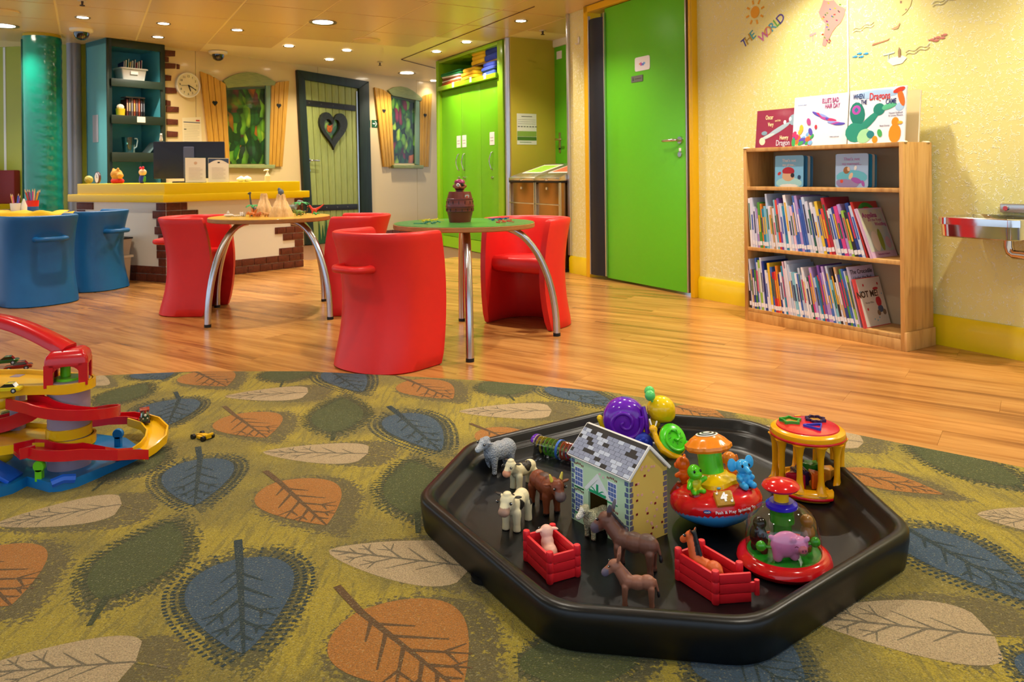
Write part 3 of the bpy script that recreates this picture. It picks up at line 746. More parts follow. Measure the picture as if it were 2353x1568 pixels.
# ================================================================ CEILING FITTINGS
LENS = mat('lamp_lens', 'FFF2DC', .3, emit=22)
RING = mat('lamp_ring', '9A8A70', .3, .8)
def downlight(p, label, r=.042, watt=DOWN_W, size=2.2):
    t = thing('downlight', label, 'ceiling light', p, 0, 'recessed ceiling downlights')
    MB().lathe([(r, -.001), (r*1.32, -.006), (r*1.38, -.004), (r*1.38, .0), (r, .0)], 24, cap=False).build('trim_ring', RING, t)
    MB().lathe([(.0001, -.003), (r*.6, -.0028), (r, -.0012), (r, .001), (.0001, .001)], 24).build('lens', LENS, t)
    l = bpy.data.lights.new('lamp', 'SPOT'); l.energy = watt; l.color = DOWN_COL; l.spot_size = size; l.spot_blend = .7; l.shadow_soft_size = r*.55
    o = bpy.data.objects.new('lamp_light', l); col.objects.link(o); o.parent = t; o.location = (0, 0, -.012)
    return t
for x, y, r, lab in [
    (8, 59, .085, 'large downlight at the left edge of the picture'), (190, 40, .042, 'small downlight in front of the teal pillar and blue shelf unit'),
    (376, 54, .042, 'small downlight above the corner of the blue shelf unit, nearer one'), (363, 85, .042, 'small downlight just in front of the blue shelf unit top'),
    (545, 69, .042, 'small downlight between the two dome cameras and the large lamp'), (742, 51, .085, 'large round downlight nearest the middle of the ceiling'),
    (664, 106, .042, 'small downlight above the gap between first window and cottage door'), (797, 116, .042, 'small downlight above the cottage door, right of the lone sprinkler disc'),
    (757, 137, .042, 'small downlight closest to the cottage door head'), (935, 168, .085, 'large round downlight above the second cottage window'),
    (996, 186, .04, 'small downlight in the far corner by the lime lockers'), (1003, 119, .042, 'small downlight at the left end of the lime lockers'),
    (1072, 97, .042, 'small downlight over the middle of the lime lockers'), (1197, 48, .042, 'small downlight over the bins alcove')]:
    downlight(at(x, y, CEIL-.001), lab, r, DOWN_W*(1.6 if r > .05 else .12 if r == .04 else 1))
for k, (x, y, w, lab) in enumerate(((-.9, 4.6, 1.5, 'between the yellow and green tables'), (.6, 3.9, 1.3, 'right of the green table'), (-2.6, 4.6, 1.2, 'over the blue chairs'), (-.2, 2.6, 1.0, 'over the carpet edge'), (-1.7, 2.4, .8, 'over the toy garage'),
        (1.35, 3.75, 1.7, 'over the bookcase front'), (1.0, 1.2, .9, 'over the play tray'), (-.8, .9, .4, 'over the near carpet'), (2.05, 2.55, 1.9, 'inferred from the bright wall over the drinking fountain'), (.15, 5.35, 1.2, 'brightening the big green door'))):  # last lamp is added to lift the dark green door
    downlight(V((x, y, CEIL-.001)), 'unseen recessed downlight %s, added above the top of the picture' % lab, .06, DOWN_W*w)  # unseen fittings added because the room needs more light sources
def dome(x, y, lab):
    t = thing('dome_camera', lab, 'camera', at(x, y, CEIL-.001), 0)
    MB().lathe([(.0001, 0), (.095, 0), (.092, -.02), (.075, -.03), (.0001, -.03)], 28).build('base', flat('EFE3C4', .4), t)
    MB().lathe([(.062, -.028), (.06, -.05), (.048, -.078), (.025, -.094), (.0001, -.098)], 24).build('dome', mat('smoked_dome', '0E0F12', .08, coat=1), t)
dome(187, 67, 'black security dome camera near the teal pillar'); dome(501, 119, 'black security dome camera above the first cottage window')
def disc(x, y, r, lab):
    t = thing('ceiling_speaker', lab, 'speaker', at(x, y, CEIL-.001), 0)
    MB().lathe([(.0001, 0), (r, 0), (r*.97, -.008), (r*.8, -.012), (.0001, -.012)], 28).build('disc', flat('E8CB92', .4), t)
disc(843, 92, .13, 'cream disc in the middle of the ceiling')
disc(4, 26, .12, 'cream disc in the ceiling at the upper left edge')
def sprinkler(x, y, lab):
    t = thing('sprinkler', lab, 'sprinkler', at(x, y, CEIL-.001), 0)
    MB().lathe([(.0001, 0), (.03, 0), (.03, -.006), (.0001, -.006)], 16).build('rosette', flat('E4D8C0', .4), t)
    b = MB(); b.cyl((0, 0, -.005), (0, 0, -.035), .009, .007, 10); b.cyl((0, 0, -.035), (0, 0, -.04), .018, .018, 12); b.build('head', mat('sprinkler_head', '4A3A30', .4, .6), t)
sprinkler(189, 1, 'sprinkler head at the upper left edge'); sprinkler(873, 143, 'sprinkler head in front of the second cottage window'); sprinkler(1247, 70, 'sprinkler head above the bins alcove')
# ================================================================ FURNITURE
# ---- moulded children's chairs
def chair_meshes():
    n = 36
    def path(a, b_, arm, z, fr_):
        w = ((z-.29)/.29); fl = 1+.14*w*w          # flares towards top and foot
        pts = []
        for k in range(n+1):
            th = PI*k/n
            c, s = math.cos(th), math.sin(th)
            x = a*math.copysign(abs(c)**.8, c)*(1+.07*w*w); y = -b_*abs(s)**.85*fl+.03*(1-w*w)
            pts.append((-x, y))
        tip = arm+.045*(1-w*w)
        return [(-a*(1+.07*w*w), tip)]+[(p[0], p[1]) for p in pts]+[(a*(1+.07*w*w), tip)]
    zs = [0, .006, .05, .1, .15, .2, .25, .3, .35, .4, .45, .5, .54, .565, .576, .58]
    rings = []
    for z in zs:
        t = .034
        ins = 0 if .01 < z < .57 else (.004 if z in (.006, .576) else .011)
        out = path(.212-ins, .188-ins, .11-ins*.6, z, 0); inn = path(.212-t+ins, .188-t+ins, .11-ins*.6, z, 0)
        rings.append([(x, y, z) for x, y in out]+[(x, y, z) for x, y in reversed(inn)])
    shell = MB().loft(rings).mesh('shell', 50)
    # seat, closed down to a rounded front
    b = MB()
    def seat_ring(z, ins):
        p = path(.215-.02-ins, .19-.02-ins, .08-ins*1.2, z, 0)
        return [(x, min(y, .095-ins*1.6), z) for x, y in p]
    b.loft([seat_ring(.285, .012), seat_ring(.295, .003), seat_ring(.32, 0), seat_ring(.352, 0), seat_ring(.366, .006), seat_ring(.37, .02)])
    seat = b.mesh('seat', 60)
    h = MB()
    pth = [(x, y+.045, z) for x, y, z in [(-.085, -.20, .43), (-.085, -.235, .43), (-.078, -.262, .43), (-.06, -.276, .43), (-.03, -.282, .43), (.03, -.282, .43), (.06, -.276, .43), (.078, -.262, .43), (.085, -.235, .43), (.085, -.20, .43)]]
    h.tube(pth, [.019, .016, .016, .016, .016, .016, .016, .016, .016, .019], 14)
    return shell, seat, h.mesh('handle', 60)
RED = mat('chair_red', 'E4231F', .42, bump=(400, .06, 'n', .0005), nz=(7, 'D8201E', .5))
BLUE = mat('chair_blue', '1767A6', .42, bump=(400, .06, 'n', .0005), nz=(7, '145A92', .5))
_sh, _se, _ha = chair_meshes()
def chair(c, p, f, label):
    t = thing('kids_chair', label, 'chair', (p[0], p[1], 0), math.atan2(f[1], f[0])-PI/2, 'moulded tub chairs')
    for nm, me in (('shell', _sh), ('seat', _se), ('handle', _ha)):
        m2 = me.copy(); m2.materials.append(c); place(nm, m2, None, t)
chair(RED, (-.555, 3.31), (.6, .8), 'red moulded tub chair nearest the camera, its back to us at the green table')
chair(RED, (.085, 4.13), (-.6, -.8), 'red moulded tub chair with its seat showing behind the green table')
chair(RED, (-1.93, 4.64), (1, .02), 'red moulded tub chair left of the yellow table with handle to the left')
chair(RED, (-.955, 4.62), (-1, -.05), 'red moulded tub chair between the yellow and the green table')
chair(BLUE, (-3.13, 5.0), (-.81, .58), 'blue moulded tub chair at the left edge with its handle facing us')
chair(BLUE, (-3.10, 5.62), (-.98, .2), 'blue moulded tub chair facing left beside the counter, handle to the right')
# ---- round tables with bent steel legs
LEGM = mat('leg_steel', 'C4C2C8', .25, 1)
PLY = mat('ply_edge', 'B5793E', .5, nz=(30, '8E5A2C', .6, (1, 1, 12)))
def table(p, a0, topm, label, h=.58, r=.35):
    t = thing('round_table', label, 'table', (p[0], p[1], 0), 0)
    MB().lathe([(.0001, h-.026), (r-.004, h-.026), (r, h-.022), (r, h-.0035), (r-.003, h-.0025), (.0001, h-.0025)], 64).build('table_top', PLY, t)
    MB().lathe([(.0001, h-.0026), (r-.003, h-.0026), (r-.004, h), (.0001, h)], 64).build('laminate', topm, t)
    lg = MB(); ft = MB()
    c = []
    for k in range(15):
        u = k/14; th = u*1.2
        c.append((.19+.272*(u**.62), 0, h-.026-(h-.04)*u**1.25))
    c = [(.175+.285*math.sin(u*PI/2*.98)**.85, 0, (h-.028)*(1-u)**.0+0 if False else (h-.028)-(h-.04)*(1-math.cos(u*PI/2*.98))**.9) for u in [k/14 for k in range(15)]]
    c[-1] = (c[-1][0], 0, .014)
    lg.tube(c, .0175, 14); ft.cyl((c[-1][0], 0, 0), (c[-1][0], 0, .016), .0185, .0185, 14)
    pl = MB().box((.19, 0, h-.03), (.09, .06, .008))
    me, mf, mp = lg.mesh('leg'), ft.mesh('foot'), pl.mesh('mounting_plate')
    for k in range(4):
        a = math.radians(a0+90*k)
        o = place('leg', me, LEGM, t, None, None, (0, 0, a)); place('foot', mf, flat('101012'), o)
        place('mounting_plate', mp, flat('55504C', .4), o)
    return t
T1, T2, T3 = (-.24, 3.765), (-1.45, 4.53), (-3.50, 5.42)
table(T1, -84, mat('laminate_green', '3F8A34', .3, coat=.2), 'round kids table with green top and ply edge on bent steel legs')
table(T2, -28, mat('laminate_yellow', 'E3B33A', .3, coat=.2), 'round kids table with yellow top under the toy volcanoes')
table(T3, -32, mat('laminate_yellow2', 'E3B33A', .3, coat=.2), 'round kids table under a yellow cloth at the left edge', .565, .33)

# ---- reception counter shaped like a cottage
C0, CL0, CR0 = V((-2.69, 5.879)), V((-3.62, 6.30)), V((-1.89, 6.83))
FL_ = Fr(CL0, math.atan2(C0.y-CL0.y, C0.x-CL0.x)); FRr = Fr(C0, math.atan2(CR0.y-C0.y, CR0.x-C0.x))
LL, LR = (C0-CL0).length, (CR0-C0).length
ct = thing('reception_counter', 'low angled reception counter with yellow top, white front and painted bricks', 'counter')
def cpoly(off, ext=0.):
    nl, nr = -FL_.Y.xy, -FRr.Y.xy
    # corner offset
    d1, d2 = FL_.X.xy, FRr.X.xy
    a = CL0+nl*off-d1*ext; b_ = C0+nl*off
    e = C0+nr*off; f = CR0+nr*off+d2*ext
    # intersection of the two offset lines
    den = d1.x*(-d2.y)-d1.y*(-d2.x)
    t = ((e.x-a.x)*(-d2.y)-(e.y-a.y)*(-d2.x))/den
    cn = a+d1*t
    return [a, cn, f]
def cring(off, ext, dep, z):
    f = cpoly(off, ext); g = cpoly(off-dep, ext)
    return [(p.x, p.y, z) for p in f]+[(p.x, p.y, z) for p in reversed(g)]
WHT = mat('counter_white', 'E9E2D0', .3, coat=.2)
MB().loft([cring(0, 0, .42, 0), cring(0, 0, .42, .63)]).build('body', WHT, ct)
YTOP = mat('counter_yellow', 'E4BE04', .35, coat=.08)
MB().loft([cring(.065, .03, .56, .625), cring(.065, .03, .56, .685)]).build('lower_ledge', YTOP, ct, bevel=.006)
MB().loft([cring(.035, -.05, .50, .68), cring(.035, -.05, .50, .772)]).build('upper_ledge', YTOP, ct, bevel=.006)
def cbrick(fr, x0, x1, z0, z1):
    MB().b2((x0+.002, -.008, z0+.002), (x1-.002, .004, z1-.002)).build('brick', BRICK, ct, bevel=.003, loc=fr.o, rot=(0, 0, fr.a))
bh = .062
for r_ in range(2):
    for fr, L_ in ((FL_, LL), (FRr, LR)):
        x = -.055*r_
        while x < L_-.01:
            cbrick(fr, max(0, x), min(L_, x+.115), r_*bh, (r_+1)*bh); x += .115
for r_, ln in ((2, .25), (3, .10), (4, .21), (5, .29), (6, .13), (7, .06), (8, .20), (9, .10)):
    x = LR
    while x > LR-ln+.01:
        w = .115 if r_ % 2 == 0 else .09
        cbrick(FRr, max(LR-ln, x-w), x, r_*bh, (r_+1)*bh); x -= w
for r_, a, b_ in ((9, .17, .10), (8, .26, .14), (7, .30, .10), (6, .22, .12), (5, .12, .08), (4, .2, .1), (3, .1, .1), (2, .14, .08)):
    x = 0
    while x < a-.01: cbrick(FRr, x, min(a, x+.12), r_*bh, (r_+1)*bh); x += .12
    cbrick(FL_, LL-b_, LL, r_*bh, (r_+1)*bh)
for r_, a in ((9, .20), (8, .1), (7, .12), (6, .2), (5, .1), (4, .14), (3, .2), (2, .1)): cbrick(FL_, 0, a, r_*bh, (r_+1)*bh)

# ---- blue built-in shelf unit
K0, K1 = V((-3.768, 7.063)), V((-3.424, 7.49))
FK = Fr(K0, math.atan2(K1.y-K0.y, K1.x-K0.x)); KW = (K1-K0).length; KD = .46
ku = thing('shelf_unit', 'tall built-in shelf unit, pale blue inside with dark green front edges', 'shelf unit', FK.w(0), FK.a)
TEAL = mat('unit_teal', '5CACB4', .4); DKG = mat('unit_dark', '1E2A20', .45)
b = MB(); b.b2((0, .012, 0), (.03, KD, CEIL)); b.b2((KW-.03, .012, 0), (KW, KD, CEIL)); b.b2((0, KD-.02, 0), (KW, KD, CEIL)); b.b2((0, .012, CEIL-.05), (KW, KD, CEIL-.002)); b.build('carcass', TEAL, ku)
fw = .07
zs_ = [FK.px(250+130*.5, y, 0)[1] for y in ()]
kz = lambda x, y: FK.px(x, y, 0)[1]
openings = [(kz(258, 180), kz(258, 106)), (kz(260, 264), kz(260, 198)), (kz(262, 350), kz(262, 284)), (.2, kz(264, 372))]
b = MB(); b.b2((-.002, -.004, 0), (fw*.6, .014, CEIL-.002)); b.b2((KW-fw*.62, -.004, 0), (KW+.002, .014, CEIL-.002))
b.b2((fw*.6, -.004, openings[0][1]), (KW-fw*.6, .014, CEIL-.002)); b.build('front_frame', DKG, ku, bevel=.003)
for k in range(3):
    lo, hi = openings[k+1][1], openings[k][0]
    MB().b2((.03, -.02, lo), (KW-.03, .014, hi)).build('shelf_edge', DKG, ku, bevel=.003)
    MB().b2((.03, .014, hi-.02), (KW-.03, KD-.02, hi)).build('shelf', TEAL, ku)
wsign(FK, ku, 315, 268, 334, 282, -.021, .001, flat('F2E6D0'), 'shelf_label').__class__
o = [c for c in ku.children if c.name.startswith('shelf_label')][0]; o.location = (0, 0, 0); o.rotation_euler = (0, 0, 0)
nt_ = thing('paper_note', 'pale paper note on the left side of the blue shelf unit', 'note', FK.w(-.002, KD*.55, 1.29), FK.a)
b = MB(); b.b2((-.0015, -.06, -.13), (0, .06, .13)); b.build('sheet', flat('B9B7C4'), nt_)

# ---- lime lockers
LIMEG = mat('locker_lime', '8CC21A', .33, coat=.2); LDOOR = mat('locker_door', '6FBE1A', .33, coat=.2)
FKr = Fr(WR.w(sL0, LOFF).xy, WR.a); LW = sL1-sL0
lk = thing('locker_unit', 'built-in lime green locker unit with open shelf above three doors', 'locker', FKr.w(0), FKr.a)
lz = lambda x, y: WR.px(x, y, LOFF)
zo1 = lz(1138, 104)[1]; zf1 = lz(1138, 168)[1]; zf0 = lz(1138, 179)[1]
bw = .09
D_ = .5
b = MB(); b.b2((0, 0, 0), (bw, D_, CEIL-.004)); b.b2((LW-bw*1.2, 0, 0), (LW, D_, CEIL-.004)); b.b2((bw, 0, zo1), (LW-bw, D_, CEIL-.004)); b.b2((bw, D_-.02, 0), (LW-bw, D_, CEIL-.01)); b.build('carcass', LIMEG, lk, bevel=.003)
MB().b2((bw-.01, -.025, zf0), (LW-bw*1.2+.01, D_-.02, zf1)).build('shelf_fascia', LIMEG, lk, bevel=.004)
MB().b2((bw, .03, 0), (LW-bw, .1, .12)).build('plinth', LIMEG, lk)
spl = WR.px(1055, 300, LOFF)[0]-sL0
dx = [bw+.002, spl, (spl+LW-bw*1.2)/2+.02, LW-bw*1.2-.002]
for k in range(3):
    d = MB().b2((dx[k]+.002, .03, .125), (dx[k+1]-.002, .05, zf0-.006)).build('locker_door', LDOOR, lk, bevel=.002)
    hx = (dx[k+1]-.07) if k == 0 else dx[k]+.07
    if k == 2: hx = dx[k]+.25
    hz = .95
    b = MB(); b.tube([(hx, .03, hz-.09), (hx, .012, hz-.08), (hx-.02, .002, hz-.02), (hx-.02, .002, hz+.02), (hx, .012, hz+.08), (hx, .03, hz+.09)], .006, 8); b.build('handle', STEEL(), d)
    b = MB(); b.cyl((hx+.005, .03, hz-.17), (hx+.005, .012, hz-.17), .014, .012, 12); b.build('lock', STEEL(), d)
    b = MB(); b.b2((hx-.055, .028, hz+.16), (hx+.045, .03, hz+.29)); b.build('door_label', flat('F1EFE8'), d)
    b = MB(); [b.b2((hx-.04, .0275, hz+.2+q*.03), (hx+.025, .028, hz+.207+q*.03)) for q in range(2)]; b.build('label_writing', flat('B0A8A8'), d)
for x, y in ((1041, 195), (1081, 183), (1114, 175)):
    q = WR.px(x, y, LOFF-.026)
    b = MB(); b.box((q[0]-sL0, -.026, q[1]), (.045, .002, .055)); b.build('shelf_label', flat('F1E6DC'), lk)
b = MB(); b.b2((LW*.52, .05, zf1+.14), (LW-bw*1.2, D_-.03, zf1+.155)); b.build('inner_shelf', flat('9A7A4A'), lk)
# folded clothes on the locker shelf
def bundle(name, label, cat, p, size, h, n=5, seed=0):
    r = random.Random(seed)
    t = thing(name, label, cat, FKr.w(*p), FKr.a)
    for k in range(n):
        c = h[k % len(h)]
        w, d, th = size[0]*(1-.08*r.random()), size[1]*(1-.1*r.random()), size[2]/n
        rings = []
        for q, s in ((0, .93), (.25, 1), (.75, 1), (1, .93)):
            rings.append([(x*s+.006*math.sin(9*x+k), y*s+.006*math.sin(11*y+k), k*th+q*th*1.05+.006*math.sin(7*x+3*y+k)) for x, y in rrect(w, d, .04, 4)])
        MB().loft(rings).build('fold', mat('cloth_'+c, c, .8, bump=(30, .3, 'n', .006)), t, rot=(0, 0, (r.random()-.5)*.1))
    return t
bundle('aprons', 'stack of folded aprons, green and white on orange, on the locker shelf', 'clothes', (.36, .15, zf1), (.52, .30, .15), ['D9763A', 'C8602C', 'E8D8C0', '8A4A30', 'F3EFE6', '2E9A5A', '1F7A48'], 7, 3)
bundle('yellow_vests', 'folded yellow vests under the small inner shelf of the lockers', 'clothes', (.86, .13, zf1), (.34, .3, .12), ['E7B416'], 3, 4)
bundle('yellow_jackets', 'yellow jackets on top of the small inner shelf of the lockers', 'clothes', (.98, .16, zf1+.156), (.3, .26, .13), ['E9B91C'], 3, 5)
bundle('blue_overalls', 'folded blue overalls at the right end of the locker shelf, lower pile', 'clothes', (1.26, .16, zf1), (.3, .3, .13), ['2A3FA0', '22358C'], 3, 6)
bundle('blue_jackets', 'blue jackets piled highest at the right end of the locker shelf', 'clothes', (1.27, .18, zf1+.156), (.28, .28, .24), ['3046B0', '22358C'], 4, 7)

# ---- two steel bins
def binx(s0, s1, label, stick, key):
    w = s1-s0; d = .40; t = thing('steel_bin', label, 'bin', WR.w(s0, -.07), WR.a, 'pair of steel bins')
    H_ = .75
    MB().b2((.012, .012, .03), (w-.012, d, H_-.01)).build('body', mat('bin_panel', 'A87C48', .2, .95), t, bevel=.004)
    b = MB(); [b.b2((x, 0, 0), (x+.018, .018, H_)) for x in (0, w-.018)]; b.b2((0, -.004, H_-.20), (w, .004, H_-.188)); b.build('corner_posts', STEEL(), t, bevel=.003)
    b = MB(); b.b2((.01, .01, .0), (w-.01, d, .03)); b.b2((0, -.004, H_-.01), (w, d, H_+.006)); b.build('rubber_trim', flat('15130F', .5), t)
    b = MB()
    b.loft([[(x, -.006, H_+.006), (x, -.006, H_+.03), (x, .05, H_+.055), (x, d, H_+.16), (x, d, H_+.006)] for x in (-.004, w+.004)]); b.build('lid', mat('lid_steel', 'D8CDB8', .2, .9), t, bevel=.006)
    sl_ = math.atan2(.105, d-.05)
    R = Mx.Rotation(sl_, 3, 'X'); c = V((w/2, .05+(d-.05)*.5, H_+.055+.0535))
    MB().box(c, (w*.74, (d-.05)*.72, .003), R).build('sticker_border', flat('F7EFE0'), t)
    MB().box(c+R @ V((0, 0, .0022)), (w*.62, (d-.05)*.6, .002), R).build('sticker', flat(stick), t)
    b = MB(); [b.box(c+R @ V((0, .07-q*.045, .0036)), (w*.4, .006, .001), R) for q in range(4)]; b.build('sticker_writing', flat(key), t)
    MB().box((w*.45, .010, H_-.06), (.02, .006, .02)).build('badge', STEEL(), t)
    MB().sph((w*.5, -.006, H_+.012), (.03, .008, .009), 10).build('finger_tab', CHROME(), t)
bs0, bs1, bs2 = WR.px(1171, 500, -.07)[0], WR.px(1229, 500, -.07)[0], sc_-.03
binx(bs0, bs1-.004, 'steel bin with lime green sticker on its sloping lid', '9BCB2B', '6E9A1C')
binx(bs1+.004, bs2, 'steel bin with orange sticker on its sloping lid', 'D2693A', 'A84A22')
nt_ = thing('timetable', 'white and green timetable sheet on the olive wall beside the lockers', 'notice', WR.w(sL2+.001, .28, 1.25), WR.a)
b = MB(); b.b2((0, -.11, -.15), (.002, .11, .15)); b.build('sheet', flat('E9E8D8'), nt_)
b = MB(); b.b2((.001, -.108, -.11), (.003, .108, -.075)); b.b2((.001, -.08, -.13), (.003, .05, -.125)); b.build('dark_bar', flat('4E7A28'), nt_)
b = MB(); b.b2((.001, -.108, -.072), (.003, .108, -.02)); b.build('green_bar', flat('8FB04A'), nt_)
b = MB(); [b.b2((.001, -.1+.032*k, .02), (.003, -.1+.032*k+.022, .028)) for k in range(7)]; b.b2((.001, -.06, .12), (.003, .06, .126)); [b.b2((.001, -.1, .05+.02*q), (.003, .1, .052+.02*q)) for q in range(3)]; b.build('writing', flat('55564A'), nt_)
hk = thing('wall_hook', 'small white hook on the yellow wall left of the green door', 'hook', WR.w(WR.px(1331, 96, .02)[0], .02, WR.px(1331, 96, .02)[1]), WR.a)
b = MB(); b.sph((0, -.005, .01), (.012, .006, .035), 12); b.tube([(0, -.008, -.01), (-.008, -.02, -.022), (-.02, -.026, -.012)], .005, 8); b.build('hook', flat('F1EAD8', .3), hk)

# ---- bookcase
B0, B1 = V((1.277, 4.177)), V((1.762, 3.41))
FB = Fr(B0, math.atan2(B1.y-B0.y, B1.x-B0.x)); BW = (B1-B0).length; BD = .235; BH = .945
bc = thing('bookcase', 'low beech bookcase packed with picture books against the yellow wall', 'bookcase', FB.w(0), FB.a)
BEECH = wood('beech', 'D9AA6A', 'CE9C58', 'B88446', .4, (9, 9, .9), ring=.8)
BACKP = mat('bookcase_back', 'B9A586', .6, bump=(90, .3, 'n', .002))
tk = .02
MB().b2((0, 0, 0), (tk, BD, BH)).build('side_panel', BEECH, bc, bevel=.0015)
MB().b2((BW-tk, 0, 0), (BW, BD, BH)).build('side_panel', BEECH, bc, bevel=.0015)
MB().b2((tk, 0, BH-tk), (BW-tk, BD, BH)).build('top_board', BEECH, bc, bevel=.0015)
for z in (.735, .405, .07): MB().b2((tk, .003, z-.019), (BW-tk, BD-.008, z)).build('shelf', BEECH, bc, bevel=.0012)
MB().b2((tk, .001, 0), (BW-tk, .018, .05)).build('kick_board', BEECH, bc, bevel=.0015)
MB().b2((BW-.001, -.004, 0), (BW+.011, BD, .085)).build('side_skirt', BEECH, bc, bevel=.0025)
MB().b2((tk, BD-.008, 0), (BW-tk, BD-.002, BH-.01)).build('back_panel', BACKP, bc)
for x, y in ((.01, .015), (BW-.012, .02), (BW-.012, BD-.03)):
    MB().lathe([(.0001, BH-.001), (.02, BH-.001), (.018, BH+.004), (.008, BH+.007), (.0001, BH+.0075)], 16, (x, y, 0)).build('corner_bumper', flat('F2E4C8', .4), bc)
PAGE = flat('F1EBDD', .7)
def book(p, size, rz, lean, cover, label, parent_fr=FB, spine=None, group=None, name='picture_book'):
    """size: thickness(x), depth(y), height(z); lean: rotation about y, pivot at lower right edge of the foot"""
    th, d, h = size
    t = thing(name, label, 'book', parent_fr.w(*p), 0, group, rot=Euler((0, lean, parent_fr.a+rz)))
    cv = .0012
    m = mat('cover_'+cover, cover, .35, coat=.3)
    b = MB(); b.b2((-th, 0, 0), (-th+cv, d, h)); b.b2((-cv, 0, 0), (0, d, h)); b.b2((-th, 0, 0), (0, cv, h)); b.build('cover', m, t)
    MB().b2((-th+cv, cv, .002), (-cv, d-.002, h-.002)).build('pages', PAGE, t)
    if spine:
        b = MB(); b.b2((-th*.78, -.0004, h*.35), (-th*.28, .0, h*.35+spine[1]*h)); b.build('spine_lettering', flat(spine[0]), t)
        b = MB(); b.b2((-th*.95, -.0005, h*.06), (-th*.05, .0, h*.06+.022)); b.build('spine_sticker', flat('ECEAF0'), t)
    return t
CV = [('F3F1F4', 'white'), ('E9E7F2', 'white'), ('D9DDF0', 'pale lilac'), ('C3D3EC', 'pale blue'), ('3F6FC4', 'blue'), ('24408F', 'dark blue'), ('1F8FB4', 'teal blue'), ('7FC3D8', 'light blue'), ('E64A3A', 'red'), ('B5263A', 'crimson'), ('D8468F', 'pink'), ('EFC6DC', 'pale pink'), ('7A4FA8', 'purple'), ('B79ADB', 'lilac'), ('E9C63B', 'yellow'), ('E98A2E', 'orange'), ('4E9A3C', 'green'), ('9CC84A', 'lime'), ('2A6B5A', 'dark green'), ('C9A27A', 'tan'), ('2A2530', 'black'), ('F6F3EA', 'cream')]
def row(z, x0, x1, l0, l1, hmax, where, seed, n):
    r = random.Random(seed); xs = x0; k = 0
    cols = [0, 4, 1, 7, 2, 3, 8, 3, 13, 14, 0, 5, 10, 1, 4, 2, 6, 18, 7, 13, 4, 1, 3, 16, 8, 2, 11, 12, 1, 5, 0, 2, 17, 6, 19, 3, 9, 13, 4, 3, 5, 15, 2, 20]
    r.shuffle(cols)
    while xs < x1 and k < n:
        u = (xs-x0)/(x1-x0)
        th = (x1-x0)/n*(.7+.6*r.random())
        h = hmax*(.72+.28*r.random()); d = min(.205, h*(.68+.2*r.random()))
        ln = math.radians(l0+(l1-l0)*u)
        c, cn = CV[cols[k % len(cols)]]
        xs += th/math.cos(ln)
        book((xs, .004+.006*r.random(), z), (th*.96, d, h), 0, -ln, c, '%s picture book, %s from the left on the %s shelf of the bookcase' % (cn, nth(k), where), spine=(r.choice(['2A2A55', 'C83A5A', '3A5AB0', 'E8E4F0', '1E6A50', 'E0B030']), .3+.25*r.random()), group='picture books on the %s shelf' % where)
        k += 1
    return xs
rx = row(.405, .04, BW*.79, 4, 17, .295, 'middle', 11, 46)
def ptag(t, s, size, z, c, dx=.1, bold=0, x=.0006): return text(s, size, flat(c), t, (x, dx, z), (PI/2, 0, PI/2), ext=.0002, bold=bold)
t = book((rx+.012, .005, .405), (.008, .2, .275), 0, -math.radians(18), 'C4352E', 'red and green picture book titled Shark behind the wedding book, middle shelf')
b = MB(); b.T = Mx.Rotation(PI/2, 4, 'Z') @ Mx.Rotation(PI/2, 4, 'X')
for k, (r_, c) in enumerate(((.125, 0), (.098, 1), (.07, 0))): b.m = c; b.prism([(x+.1, y+.17) for x, y in ellipse(r_*.72, r_*.8, 28)], .0004+k*.0003, .0008+k*.0003)
b.build('swirl_print', [flat('3E9A3A'), flat('C4352E')], t); ptag(t, 'Shark', .078, .205, 'FFFFFF', .1, .002, .0018)
t = book((rx+.036, .003, .405), (.012, .205, .245), 0, -math.radians(20), 'D9B3D2', 'mauve book titled Angelina and the Royal Wedding at the right of the middle shelf')
b = MB(); b.b2((.0004, .008, .03), (.001, .197, .238)); b.build('cover_picture', mat('cover_dusk', 'D6CFA8', .35, nz=(9, '9FB2C8', .9)), t)
ptag(t, 'Angelina', .034, .208, 'A8347C', .085, .0008, .0014); ptag(t, 'and the Royal', .02, .184, 'A8347C', .115, 0, .0014); ptag(t, 'Wedding', .024, .162, 'A8347C', .15, .0004, .0014); ptag(t, 'Katharine Holabird', .012, .016, 'A8347C', .1, 0, .0014)
b = MB()
b.m = 0; b.sph((.001, .07, .08), (.0006, .03, .05), 12); b.m = 1; b.sph((.001, .115, .085), (.0006, .018, .055), 12); b.m = 2; b.sph((.001, .165, .07), (.0006, .022, .03), 12)
b.build('cover_shapes', [flat('E2D3C4'), flat('8A9A3A'), flat('C9A0B4')], t)
rx = row(.07, .03, BW*.76, 5, 15, .285, 'lower', 23, 52)
t = book((rx+.010, .004, .07), (.007, .2, .29), 0, -math.radians(14), 'C9BEDA', 'lilac picture book titled The Crocodile Under the Bed on the lower shelf')
ptag(t, 'The Crocodile', .03, .262, '3A3646', .1, .0003); ptag(t, 'Under the Bed', .024, .232, '4A5A5A', .1)
t = book((rx+.034, .002, .07), (.012, .205, .235), 0, -math.radians(15), 'D84A4A', 'cream picture book titled Not Me at the right end of the lower shelf')
b = MB(); b.b2((.0004, .014, .004), (.001, .204, .232)); b.build('cover_picture', flat('DDD2C2', .35), t)
ptag(t, 'NOT ME!', .042, .155, '4A3020', .078, .0012, .0014); ptag(t, 'Nicola Killen', .013, .115, '8A7A70', .08, 0, .0014)
b = MB()
